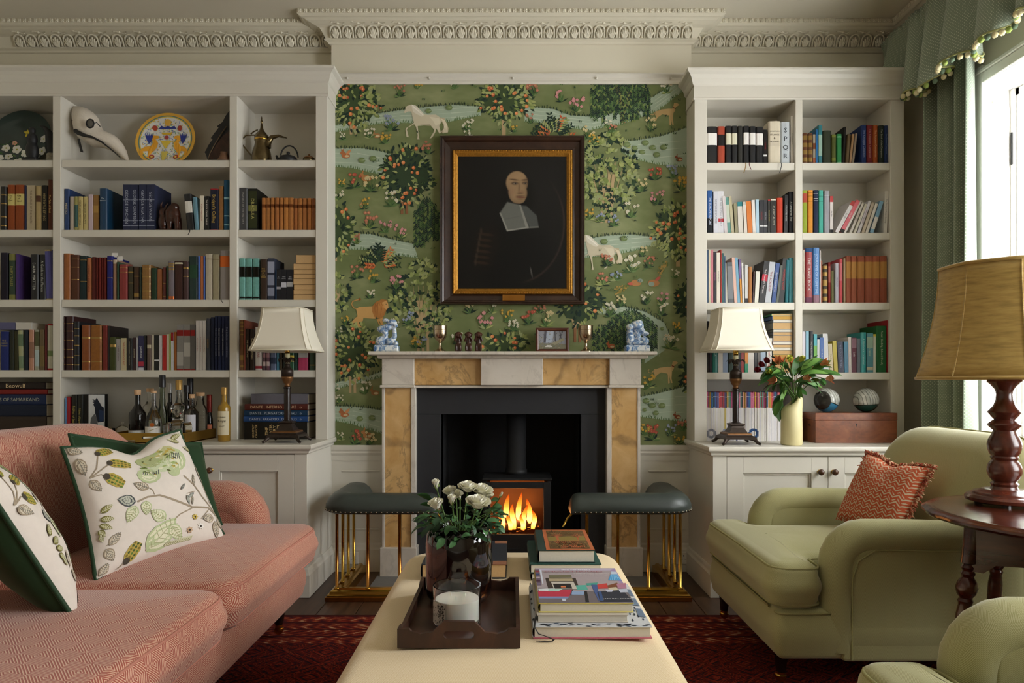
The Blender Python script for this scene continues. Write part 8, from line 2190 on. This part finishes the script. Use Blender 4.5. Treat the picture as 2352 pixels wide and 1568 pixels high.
# orange cushion with fringe
OC = [(1.405, 2.965, .505), (1.47, 2.60, .49), (1.605, 2.605, .775), (1.545, 2.965, .795)]
TO, posO, fO = pillow('orange_cushion', 'orange zigzag cushion with a looped fringe on the armchair', OC, .13, M['zigzag'], M['orange'], M['orange'], .14, uvs=.40, piping=False)
fm_ = MB(); rfr = random.Random(9); FCs = [hx(c) for c in ('#9a4a34', '#b86a50', '#c8a888', '#8a3a2c', '#b88a6a')]
eds = [(a, 1) for a in np.linspace(-1, 1, 90)] + [(1, b) for b in np.linspace(1, -1, 80)] + [(-1, b) for b in np.linspace(1, .6, 14)]
for (a, b) in eds:
 p = posO(a, b, 1); c_ = posO(0, 0, 1) * 0 + (Vector(OC[0]) + Vector(OC[2])) / 2; out = (p - c_).normalized()
 for k in range(3):
  d = (out + Vector((rfr.uniform(-.8, .8), rfr.uniform(-.8, .8), rfr.uniform(-.6, .8)))).normalized() * rfr.uniform(.012, .022)
  q = Vector((rfr.uniform(-.004, .004), rfr.uniform(-.004, .004), rfr.uniform(-.004, .004)))
  fm_.tube([p + q, p + q + d * .6, p + q + d + Vector((0, 0, -.004))], [.0028, .0032, .0012], 4, col=rfr.choice(FCs))
tag(fm_.build('fringe', M['fringe'], TO), kind='stuff')
# ---------------------------------------------------------------- side table and big lamp
tc = Vector((1.61, 1.965, 0.0125)); ZT = .72
T = thing('side_table', 'round dark mahogany side table with scalloped top and turned legs', 'table', tc)
N = 96; R0 = .372
def scal(a): return 1 + .012 * abs(math.sin(a * 8)) ** .6 - .012
rings = [(.0, ZT), (.9, ZT), (.965, ZT - .001), (.98, ZT - .006), (1.0, ZT - .008), (1.0, ZT - .014), (.985, ZT - .018), (.97, ZT - .022), (.9, ZT - .024), (.0, ZT - .024)]
vs = [(tc.x + R0 * s_ * math.cos(2 * math.pi * k / N) * (scal(2 * math.pi * k / N) if s_ > .93 else 1), tc.y + R0 * s_ * math.sin(2 * math.pi * k / N) * (scal(2 * math.pi * k / N) if s_ > .93 else 1), z) for s_, z in rings for k in range(N)]
MB().add(vs, [(i * N + k, i * N + (k + 1) % N, (i + 1) * N + (k + 1) % N, (i + 1) * N + k)[::-1] for i in range(len(rings) - 1) for k in range(N)]).build('table_top', M['mahog'], T, True, 40)
ca = [tc + Vector((.285 * math.cos(a), .285 * math.sin(a), 0)) for a in (math.pi, math.pi / 2, 0, -math.pi / 2)]
for i in range(4):
 a, b = ca[i], ca[(i + 1) % 4]; d = (b - a); L_ = d.length; d.normalize(); nn = Vector((d.y, -d.x, 0))
 zt2, zb2 = ZT - .024, ZT - .125
 ol = [(0, zt2), (L_, zt2), (L_, zb2 - .035), (L_ - .03, zb2 - .035), (L_ - .06, zb2 - .008), (L_ * .5, zb2 + .006), (.06, zb2 - .008), (.03, zb2 - .035), (0, zb2 - .035)]
 MB().prism([a + d * s_ + Vector((0, 0, z - tc.z)) for s_, z in ol], nn * -.018).build('apron', M['mahog'], T)
 MB().prism([a + nn * .003 + d * s_ + Vector((0, 0, z - tc.z)) for s_, z in ((.03, zt2 - .065), (L_ - .03, zt2 - .065), (L_ - .03, zt2 - .08), (.03, zt2 - .08))], nn * -.003).build('apron_bead', M['lampwood'], T)
for p in ca:
 rd = (p - tc).normalized(); top = p + Vector((0, 0, .0)); m = MB()
 m.lathe([(.022, .698), (.022, .57), (.014, .565), (.019, .556), (.015, .546), (.019, .538), (.015, .528), (.024, .515), (.029, .498), (.024, .48), (.016, .468), (.020, .46), (.017, .45), (.021, .42), (.020, .25), (.014, .10), (.018, .085), (.012, .06), (.010, 0)], (0, 0, 0), 16)
 m.v = [(p.x + v[0] + rd.x * (.66 - v[2]) * .10, p.y + v[1] + rd.y * (.66 - v[2]) * .10, v[2] + tc.z) for v in m.v]
 m.f = [f[::-1] for f in m.f]; m.build('leg', M['mahog'], T, True, 40)
q = [tc + (p - tc).normalized() * .33 for p in ca]
for i in (0, 1): MB().tube([q[i] + Vector((0, 0, .20)), q[i + 2] + Vector((0, 0, .20))], .012, 10).build('stretcher', M['mahog'], T, True)
lc = Vector((X(2307, 2.13), 2.13, ZT)); T = thing('turned_lamp', 'large turned mahogany lamp with an ochre silk shade', 'lamp', lc)
MB().lathe([(.0, .006), (.085, .006), (.104, .012), (.106, .022), (.100, .030), (.088, .033), (.086, .038), (.070, .042), (.064, .046), (.048, .048)], lc, 48).build('lamp_base', M['lampwood'], T, True, 35)
for a in range(3): MB().lathe([(.012, 0), (.012, .008)], (lc.x + .075 * math.cos(a * 2.09), lc.y + .075 * math.sin(a * 2.09), lc.z), 10).build('foot', M['legwood'], T)
def zz(y): return Z(y, 2.13) - ZT
def rr(px_): return px_ * 2.13 / F
# silhouette of the column read off the photograph: (half width px, row px)
COLM = [(30, 1142), (33, 1134), (33, 1127), (28, 1122), (25, 1116), (28, 1110), (23, 1105), (30, 1096), (34, 1085), (34, 1074), (31, 1064), (25, 1056), (28, 1050), (26, 1046), (30, 1040), (33, 1030), (34, 1020), (31, 1008), (25, 997), (22, 988), (32, 978), (33, 974), (28, 969), (20, 963), (26, 956), (28, 953), (33, 946), (31, 943), (22, 932), (17, 918), (16, 905), (18, 895), (26, 884), (34, 876), (33, 871), (25, 866), (20, 862), (12, 858), (8, 850)]
MB().lathe([(rr(a), zz(b)) for a, b in COLM], lc, 32).build('turned_column', M['lampwood'], T, True, 50)
MB().lathe([(.016, zz(852)), (.016, zz(800))], lc, 14).build('bulb_holder', M['brass'], T, True)
Ns, NP = 10, 8
def sring(t_, k, n_=8):
 r = .176 + (.240 - .176) * (1 - t_) ** 1.8
 a0 = math.radians(22.5); seg = k // n_; f = (k % n_) / n_
 p = Vector((math.cos(a0 + seg * math.pi / 4), math.sin(a0 + seg * math.pi / 4))); q_ = Vector((math.cos(a0 + (seg + 1) * math.pi / 4), math.sin(a0 + (seg + 1) * math.pi / 4)))
 v = (p * (1 - f) + q_ * f); v = v * (1 - .10 * 4 * f * (1 - f) * 0)
 v = v.normalized() * (v.length * .55 + .45 * 1.0)
 return v * r
zb_, ztp = zz(868), zz(612)
vs = [(lc.x + sring(i / Ns, k).x, lc.y + sring(i / Ns, k).y, lc.z + zb_ + (ztp - zb_) * i / Ns) for i in range(Ns + 1) for k in range(64)]
sh_ = MB().add(vs, [(i * 64 + k, i * 64 + (k + 1) % 64, (i + 1) * 64 + (k + 1) % 64, (i + 1) * 64 + k) for i in range(Ns) for k in range(64)]).build('shade', M['silk'], T, True, 28)
so = sh_.modifiers.new('thickness', 'SOLIDIFY'); so.thickness = .002
for t_ in (0, 1): MB().tube([(lc.x + sring(t_, k).x, lc.y + sring(t_, k).y, lc.z + zb_ + (ztp - zb_) * t_) for k in range(64)], .0055, 7, closed=True).build('shade_trim', M['silk'], sh_, True)
for k in range(8): MB().tube([(lc.x + sring(i / 10, k * 8).x, lc.y + sring(i / 10, k * 8).y, lc.z + zb_ + (ztp - zb_) * i / 10) for i in range(11)], .0022, 5).build('shade_seam', M['silk'], sh_, True)
# ---------------------------------------------------------------- ottoman
T = thing('ottoman', 'large ochre upholstered ottoman used as a coffee table', 'ottoman', (0, 1.9, .0125))
ZO = .448
ol = rpoly([(-.405, 1.12), (.405, 1.12), (.405, 2.665), (-.405, 2.665)], .13, 8)
pad(ol, .15, ZO, .055, .010, .008).build('upholstered_top', M['ottoman'], T, True, uv=1.0)
MB().tube([(a, b, .165) for a, b in ol], .005, 6, closed=True).build('piping', M['ottoman'], T, True, uv=1.0)
for (x_, y_) in ((-.33, 1.2), (.33, 1.2), (-.33, 2.58), (.33, 2.58)): MB().lathe([(.018, .0125), (.022, .03), (.030, .09), (.024, .12), (.032, .13), (.032, .16)], (x_, y_, 0), 14).build('leg', M['legwood'], T, True)
ZO += .0112
# tray
x0, x1, y0, y1 = -.277, .02, 1.647, 2.09
T = thing('butler_tray', 'dark wooden serving tray with cut-out handles on the ottoman', 'tray', ((x0 + x1) / 2, (y0 + y1) / 2, ZO))
MB().box(x0 + .009, x1 - .009, y0 + .009, y1 - .009, ZO + .0006, ZO + .008, .001).build('tray_base', M['traywood'], T)
tw = .010; hc = .046; hm = .064
def endwall(ya, name):
 w_ = x1 - x0; prof = [(0, 0), (w_, 0), (w_, hc), (w_ - .028, hc), (w_ - .034, hc - .006), (w_ - .055, hc - .012), (w_ - .085, hc - .008), (w_ - .105, hm - .006), (w_ - .115, hm), (.115, hm), (.105, hm - .006), (.085, hc - .008), (.055, hc - .012), (.034, hc - .006), (.028, hc), (0, hc)]
 hs = []                                            # slot
 for k in range(7): a = math.pi / 2 + math.pi * k / 6; hs.append((w_ / 2 - .028 + .0085 * math.cos(a), .032 + .0085 * math.sin(a)))
 for k in range(7): a = -math.pi / 2 + math.pi * k / 6; hs.append((w_ / 2 + .028 + .0085 * math.cos(a), .032 + .0085 * math.sin(a)))
 m = MB()
 # left, right, below and above the slot, so that the hole is real
 sl, sr, sb, st_ = w_ / 2 - .037, w_ / 2 + .037, .0235, .0405
 Lp = [(0, 0), (sl, 0), (sl, hm)] + [p for p in prof if p[0] <= sl + .001 and p[1] > 0 and p[0] < w_ / 2 and p[1] > .01]
 Lp = [(0, 0), (sl, 0), (sl, hm * 1.0)] + [(.105, hm - .006), (.085, hc - .008), (.055, hc - .012), (.034, hc - .006), (.028, hc), (0, hc)]
 Rp = [(w_ - a, b) for a, b in Lp]
 for pl_ in (Lp, Rp, [(sl, 0), (sr, 0), (sr, sb), (sl, sb)], [(sl, st_), (sr, st_), (sr, hm), (sl, hm)]): m.prism([(x0 + a, ya, ZO + b) for a, b in pl_], (0, tw, 0))
 for s_, e in ((sl, 1), (sr, -1)):                      # rounded slot ends
  for q in (0, 1):
   zc_ = sb if q == 0 else st_; m.prism([(x0 + s_, ya, ZO + zc_)] + [(x0 + s_ + e * .0085 * (1 - math.cos(t_)), ya, ZO + zc_ + (1 if q == 0 else -1) * .0085 * (1 - math.sin(t_))) for t_ in np.linspace(0, math.pi / 2, 5)], (0, tw, 0))
 return m.build(name, M['traywood'], T)
endwall(y0, 'handle_end'); endwall(y1 - tw, 'handle_end')
for xs_ in (x0, x1 - tw): MB().prism([(xs_, y0 + tw, ZO), (xs_, y1 - tw, ZO), (xs_, y1 - tw, ZO + hc), (xs_, y1 - .04, ZO + hc - .002), (xs_, y1 - .06, ZO + hc - .012), (xs_, y0 + .06, ZO + hc - .012), (xs_, y0 + .04, ZO + hc - .002), (xs_, y0 + tw, ZO + hc)], (tw, 0, 0)).build('side_rail', M['traywood'], T)
ZB = ZO + .0083
# candle
c = Vector((X(1050, 1.80), 1.80, ZB)); T = thing('jar_candle', 'white three-wick candle in a clear glass tumbler', 'candle', c)
r = .0625; h_ = .100
MB().lathe([(0, 0), (r - .004, 0), (r - .001, .004), (r, .012), (r + .001, h_), (r - .003, h_), (r - .004, .012), (0, .010)], c, 48).build('glass', M['glass'], T, True, 40)
MB().lathe([(0, .0108), (r - .0062, .0125), (r - .005, .066), (r - .012, .068), (0, .067)], c, 40).build('wax', M['wax'], T, True, 50)
for a in range(3): MB().tube([(c.x + .022 * math.cos(a * 2.1 + .4), c.y + .022 * math.sin(a * 2.1 + .4), c.z + .066), (c.x + .022 * math.cos(a * 2.1 + .4), c.y + .022 * math.sin(a * 2.1 + .4), c.z + .076)], .0012, 5).build('wick', M['plastic'], T)
m = MB(); m.grid(lambda u, v: (c.x + (r + .0015) * math.cos(-2.85 + u * .85), c.y + (r + .0015) * math.sin(-2.85 + u * .85), c.z + .008 + v * .058), 10, 1, hx('#c8c0b8')); o = m.build('label', M['print'], T)
lf = Flat(lambda u, v, l: (c.x + (r + .0018 + l) * math.cos(-2.85 + u * .85), c.y + (r + .0018 + l) * math.sin(-2.85 + u * .85), c.z + .008 + v * .058), 1e-5)
rq = random.Random(6)
for i in range(150): lf.leaf(rq.uniform(.02, .98) if rq.random() < .4 else rq.uniform(.6, .96), rq.uniform(.35, .97) if i % 2 else rq.uniform(.04, .97), .07, .04, rq.uniform(0, 6), hx('#3a3230'))
lf.m.build('label_print', M['print'], o)
# pot of white roses
c = Vector((X(1054, 1.985), 1.985, ZB)); r = .096; T = thing('tortoiseshell_pot', 'dark tortoiseshell glass pot at the back of the tray', 'pot', c)
h_ = Z(1206, 1.985) - ZB
MB().lathe([(0, 0), (r * .70, 0), (r * .86, .006), (r * .97, .022), (r, .045), (r, h_ - .05), (r * .97, h_ - .022), (r * .88, h_ - .005), (r * .80, h_), (r * .74, h_ - .004), (r * .76, h_ - .03), (r * .8, h_ - .06), (0, h_ - .06)], c, 48).build('body', M['tortoise'], T, True, 60)
MB().lathe([(r * .76, h_ - .045), (0, h_ - .03)], c, 24).build('soil', M['soil'], T, True)
B = thing('white_roses', 'potted miniature white roses with dark green leaves', 'plant', (c.x, c.y, c.z + h_ - .03)); bo = Vector(B.location)
def L(p): return p - bo
def rose_mesh(nl, l, closed):
 m = MB(); rr_ = random.Random(nl)
 for ly in range(nl):
  n_ = 3 + ly; op = (.15 + .85 * ly / max(1, nl - 1)) * (1 - closed)
  for k in range(n_):
   a = 2 * math.pi * k / n_ + ly * .7; wd = l * .55; R_ = l * .08 + l * .50 * op
   def pp(s_, t_):
    rad = R_ * (.35 + .75 * t_) + l * .04 * ly * (1 - closed); hh = l * (.95 - .35 * op) * t_ + (-.12 * l * op * t_ * t_); aa = a + s_ * 1.15 / max(.7, 1 + op)
    curl = l * .10 * op * (t_ ** 4)
    return ((rad + curl) * math.cos(aa), (rad + curl) * math.sin(aa), hh - abs(s_) ** 3 * l * .14 * t_)
   m.grid(lambda u, v: pp(u * 2 - 1, v), 4, 4, hx(rr_.choice(['#f0ecd8', '#e8e4c8', '#f2efe2'])))
 for k in range(5):
  a = k * 1.257; m.add([(.002 * math.cos(a), .002 * math.sin(a), -.002), (l * .32 * math.cos(a + .3), l * .32 * math.sin(a + .3), l * .15), (l * .34 * math.cos(a), l * .34 * math.sin(a), l * .5), (l * .32 * math.cos(a - .3), l * .32 * math.sin(a - .3), l * .15)], [(0, 1, 2, 3)], hx('#8aa05a'))
 m.ell((0, 0, -.001), (l * .13, l * .13, l * .12), 7, 5, hx('#8aa05a'))
 o = m.build('rose', M['petal'], None, True); d = o.data; bpy.data.objects.remove(o); return d
RM = [rose_mesh(5, .033, .0), rose_mesh(4, .030, .25), rose_mesh(3, .028, .6), rose_mesh(2, .020, .85)]
top = c + Vector((0, 0, h_ - .03)); rs_ = random.Random(12)
for (px_, py_, k, yo_, an, sc) in ((1002, 1120, 2, .0, -.1, 1.1), (1036, 1136, 1, .03, -.3, 1.1), (1048, 1141, 1, .05, .3, .95), (1074, 1126, 0, .02, .1, 1.05), (1106, 1134, 0, .03, .2, 1.15), (1119, 1143, 1, .06, .3, .9), (1003, 1166, 1, -.06, -.2, 1.15), (1038, 1157, 2, -.05, .0, 1.15), (1097, 1163, 0, -.07, .15, 1.25), (1149, 1141, 3, .0, .5, .9), (1057, 1148, 3, -.02, .0, .7)):
 p = P(px_, py_, 1.985 + yo_); d = p - top
 MB().tube([top + Vector((d.x * .35, d.y * .35, -.005)), top + Vector((d.x * .65, d.y * .65, d.z * .45)), p], [.0022, .002, .0018], 6).build('stem', M['stem'], B, True)
 ax = Vector((math.sin(an) * .9, -.25, 1)).normalized(); place(RM[k], 'rose', B, Matrix.Translation(L(p)) @ ax.to_track_quat('Z', 'Y').to_matrix().to_4x4() @ Matrix.Diagonal((sc, sc, sc, 1)))
RL_ = leafmesh('leaf', .62, .25, ['#2f5230', '#3a6338', '#27452a', '#4a7446'])
for i in range(150):
 a = rs_.uniform(0, 6.28); rad = .015 + .105 * math.sqrt(rs_.random()); z = rs_.uniform(-.01, .085) * (1 - rad * 3.5) + .012
 p = top + Vector((rad * math.cos(a), rad * math.sin(a) * .9, z)); d = Vector((math.cos(a + rs_.uniform(-.8, .8)), math.sin(a + rs_.uniform(-.8, .8)), rs_.uniform(-.5, .6)))
 place(RL_[i % 4], 'leaf', B, orient(L(p), d, rs_.uniform(.022, .036), rs_.uniform(-.6, .6)))
for (px_, py_, ang, l_) in ((990, 1150, 2.3, .045), (992, 1163, 2.6, .035), (1128, 1150, .5, .024), (1132, 1162, .2, .026), (1137, 1172, -.1, .026), (1140, 1182, -.3, .024), (1124, 1170, .3, .024)):
 place(RL_[1], 'leaf', B, orient(L(P(px_, py_, 1.985)), Vector((math.cos(ang), -.1, math.sin(ang) * .7)), l_, .8))
for i in range(8):
 a = rs_.uniform(0, 6.28); MB().tube([top, top + Vector((.06 * math.cos(a), .06 * math.sin(a), .05)), top + Vector((.11 * math.cos(a), .1 * math.sin(a), .06 + rs_.uniform(0, .03)))], [.0018, .0015, .001], 5).build('twig', M['stem'], B, True)
# ---------------------------------------------------------------- books on the ottoman
def cofbook(x0, x1, y0, y1, z0, th, col, label, spine='left', board=.0028, over=.003, group='books on the ottoman', jc=None, pg='whitepages', edge=None):
 T = thing('book', label, 'book', ((x0 + x1) / 2, (y0 + y1) / 2, z0), group)
 m = MB(); m.col = hx(col)
 m.box(x0, x1, y0, y1, z0, z0 + board, .0006, hx(edge) if edge else None); m.box(x0, x1, y0, y1, z0 + th - board, z0 + th, .0006)
 vs, fs = [], []; n = 7
 for k in range(n):
  a = math.pi / 2 + math.pi * k / (n - 1)
  for yy_ in (y0, y1): vs.append((x0 + .0035 + .006 * math.cos(a), yy_, z0 + th / 2 + th / 2 * math.sin(a)))
 for k in range(n - 1): fs.append((2 * k, 2 * k + 1, 2 * k + 3, 2 * k + 2))
 m.add(vs, fs); m.build('cover', M['jacket'], T)
 MB().box(x0 + .004, x1 - over, y0 + over, y1 - over, z0 + board, z0 + th - board).build('pages', M[pg], T)
 return T
cofbook(X(968, 2.24), X(1163, 2.235), 2.235, 2.565, ZO, .046, '#2c3038', 'worn dark leather book behind the tortoiseshell pot', pg='oldpages')
bb = [o for o in bpy.data.objects if o.get('label', '').startswith('worn dark leather')][0]
for yy_ in (2.235, 2.525): MB().box(X(1163, 2.235) - .045, X(1163, 2.235) + .0005, yy_ - .0005, yy_ + .0405, ZO + .0435, ZO + .0466, .0005).build('leather_corner', plain('worn_leather_corner', '#8a5a40', .6, var=.3, vs=80), bb)
z = ZO
cofbook(.062, .285, 2.215, 2.53, z, .022, '#1c2a28', 'black book at the bottom of the stack near the fire'); z += .0225
cofbook(.058, .290, 2.212, 2.545, z, .030, '#1f4a44', 'dark green hardback in the middle of the stack near the fire'); z += .0305
Tg = cofbook(.085, .271, 2.226, 2.535, z, .041, '#2a3d38', 'orange-fronted hardback with trees on top of the stack near fire'); z += .0415
gx0, gx1, gy0, gy1 = .112, .2705, 2.227, 2.534
fb_ = Flat(lambda u, v, l: (gx0 + (gx1 - gx0) * u, gy0 + (gy1 - gy0) * v, z - .0004 + .0004 + l), 2e-5)
fb_.poly([(0, 0), (1, 0), (1, 1), (0, 1)], hx('#b0623c')); fb_.poly([(.08, .05), (.92, .05), (.92, .95), (.08, .95)], hx('#6a5030')); fb_.poly([(.09, .42), (.91, .45), (.91, .68), (.09, .6)], hx('#86733c'))
rg = random.Random(14)
for (tx, ty, s_) in ((.3, .5, 1.0), (.75, .52, .7)):
 fb_.line([(tx, ty - .05), (tx, ty + .2 * s_)], .05 * s_, hx('#b0603c'))
 for i in range(9): a = .4 + i * .29; fb_.line([(tx, ty + .12 * s_), (tx + .22 * s_ * math.cos(a), ty + .12 * s_ + .3 * s_ * math.sin(a))], .02, hx('#b86a48'), True)
for i in range(12):
 for j in range(5): fb_.poly([(.3 + i * .045 - j * .02, .1 + j * .07), (.33 + i * .045 - j * .02, .1 + j * .07), (.33 + i * .045 - j * .02, .14 + j * .07), (.3 + i * .045 - j * .02, .14 + j * .07)], hx('#b8623c'))
for i in range(160): fb_.leaf(rg.uniform(.1, .9), rg.uniform(.06, .34) if i % 3 else rg.uniform(.62, .9), .05, .03, rg.uniform(0, 6), hx(rg.choice(['#5a4a28', '#7a6a3a', '#4a3a24', '#8a6a40'])))
fb_.m.build('cover_print', M['print'], Tg)
z = ZO
Tb = cofbook(.053, .351, 1.708, 2.07, z, .030, '#c9cbd0', 'large white art book at the bottom of the front stack', edge='#c06a78', over=.004); z += .0302
fw = Flat(lambda u, v, l: (.053 + .298 * u, 1.708 + .362 * v, z + .0001 + l), 1.5e-5)
for i in range(60):
 u = rg.uniform(.02, .95); v = rg.choice([rg.uniform(.01, .06), rg.uniform(.01, .98)]); uu_ = u if v < .07 else rg.choice([rg.uniform(.85, .98), rg.uniform(.0, .03)])
 fw.leaf(uu_, v, .06, .018, rg.uniform(-.6, .3) if v < .07 else 1.5, hx(rg.choice(['#2c3444', '#46546a', '#1f2630'])))
for v in (.2, .45, .68): fw.poly([(.93, v), (.99, v - .02), (.99, v + .16), (.94, v + .17)], hx('#6a7a90'))
fw.m.build('cover_print', M['print'], Tb)
Tm = cofbook(.063, .296, 1.735, 2.06, z, .021, '#c8bfb4', 'grey-paged book in the middle of the front stack'); z += .0212
cx0, cx1, cy0, cy1 = .069, .312, 1.748, 2.075
Tt = cofbook(cx0, cx1, cy0, cy1, z, .025, '#d8c86a', 'interiors book with a colourful drawing-room cover on top of stack', edge='#d8c86a'); z += .0252
C = Flat(lambda u, v, l: (cx0 + (cx1 - cx0) * u, cy0 + (cy1 - cy0) * v, z + .0001 + l), 1.5e-5)
# u, v from the photograph's cover: (crop px of 1220,1200 at 5.6; corners (95,1040) (1335,1040) (1105,615) (45,600))
HC = homog([(95, 1040), (1335, 1045), (1105, 612), (45, 598)])
def cp(pts, col): C.poly([((lambda q: ((q[0] + 1) / 2, (q[1] + 1) / 2))(HC(*p))) for p in pts], hx(col))
cp([(95, 1040), (1335, 1045), (1105, 612), (45, 598)], '#a39698'); cp([(60, 605), (1100, 615), (1080, 640), (60, 625)], '#b4a8bc'); cp([(1040, 640), (1105, 615), (1210, 800), (1160, 800)], '#a08ab0')
cp([(95, 1040), (1330, 1040), (1260, 900), (80, 890)], '#6f6668'); cp([(85, 860), (560, 870), (540, 950), (90, 950)], '#4a4650')
cp([(45, 615), (105, 615), (135, 820), (75, 820)], '#6a5a66'); cp([(110, 620), (135, 620), (160, 800), (145, 800)], '#c8ccd8')
for i in range(5): cp([(50 + i * 4, 630 + i * 40), (105 + i * 4, 630 + i * 40), (107 + i * 4, 650 + i * 40), (52 + i * 4, 650 + i * 40)], ['#8a3a44', '#3a4a78', '#b0a0a8', '#4a2a3c', '#7a6a80'][i])
cp([(185, 725), (590, 730), (640, 875), (225, 870)], '#3f342e'); cp([(230, 690), (530, 690), (540, 725), (240, 725)], '#6f6a50'); cp([(230, 735), (545, 738), (560, 770), (240, 768)], '#a8987a'); cp([(260, 775), (560, 778), (610, 870), (300, 868)], '#c0b8ac'); cp([(285, 800), (520, 800), (545, 865), (310, 862)], '#2a2624'); cp([(390, 830), (450, 830), (460, 848), (395, 848)], '#d0764a')
cp([(85, 890), (540, 875), (500, 965), (95, 965)], '#b8384c'); cp([(95, 962), (500, 965), (480, 990), (100, 985)], '#7a8ab0'); cp([(90, 865), (300, 860), (370, 890), (250, 895), (95, 890)], '#d0d4d4'); cp([(230, 868), (420, 865), (360, 898), (220, 892)], '#a8c8bc'); cp([(400, 990), (460, 990), (450, 1020), (410, 1018)], '#c8ccd8')
cp([(590, 825), (720, 820), (750, 880), (610, 882)], '#5aa898'); cp([(720, 800), (880, 790), (870, 820), (740, 830)], '#4a9a8a'); cp([(540, 895), (700, 900), (690, 945), (530, 940)], '#8aa0c0'); cp([(700, 900), (735, 900), (760, 1035), (715, 1035)], '#2c2a2c')
cp([(790, 815), (870, 820), (900, 1010), (880, 1015), (840, 930)], '#4a5c8c'); cp([(870, 910), (1190, 880), (1330, 1035), (900, 1035)], '#33343e'); cp([(885, 905), (920, 905), (950, 1020), (905, 1020)], '#3f5684'); cp([(870, 815), (1000, 800), (1010, 865), (880, 870)], '#c0403c'); cp([(1000, 830), (1130, 795), (1160, 850), (1020, 870)], '#7a4a30'); cp([(1120, 810), (1240, 800), (1250, 870), (1140, 870)], '#b07a90'); cp([(1010, 860), (1120, 850), (1140, 890), (1040, 895)], '#c8bca0'); cp([(970, 880), (1080, 880), (1060, 910), (1000, 910)], '#c8c8d8'); cp([(1140, 880), (1250, 870), (1270, 915), (1170, 918)], '#b8bccc')
cp([(1050, 690), (1130, 690), (1190, 770), (1015, 765)], '#4a94c8'); cp([(1060, 655), (1120, 660), (1140, 690), (1055, 690)], '#c0c8d8')
for i in range(6): cp([(1060 + i * 14, 695), (1066 + i * 14, 695), (1050 + i * 26, 765), (1040 + i * 26, 765)], '#8ac0e0')
C.m.build('cover_print', M['print'], Tt)
tm = MB()
def ct(txt, px_, py_, size, col):
 q = HC(px_, py_); put_text(tm, txt, (cx0 + (cx1 - cx0) * (q[0] + 1) / 2, cy0 + (cy1 - cy0) * (q[1] + 1) / 2, z + .0022), (1, 0, 0), (0, 1, 0), size=size, col=hx(col))
ct('Ben Pentreath', 590, 632, .015, '#f0ecec'); ct('ENGLISH HOUSES', 560, 656, .022, '#9a5a68'); ct('INSPIRATIONAL INTERIORS', 800, 688, .0085, '#d8d0d0'); ct('FROM CITY TO COUNTRY', 800, 704, .0085, '#d8d0d0'); ct('JAN BALDWIN', 1130, 1003, .012, '#c8c8c8')
tm.build('cover_lettering', M['print'], Tt)
# black ribbon marker
pts = [(.064, 1.742, ZO + .050), (.058, 1.722, ZO + .044), (.056, 1.704, ZO + .030), (.066, 1.698, ZO + .016), (.090, 1.697, ZO + .008), (.104, 1.695, ZO + .003), (.100, 1.688, ZO + .0015), (.080, 1.686, ZO + .0012), (.060, 1.690, ZO + .0012)]
m = MB()
for i in range(len(pts) - 1):
 a, b = Vector(pts[i]), Vector(pts[i + 1]); m.obox((a + b) / 2, ((b - a).length + .002, .004, .0008), (b - a).to_track_quat('X', 'Z').to_matrix())
tag(m.build('bookmark_ribbon', M['black']), 'black bookmark ribbon curling from the front book stack', 'ribbon')
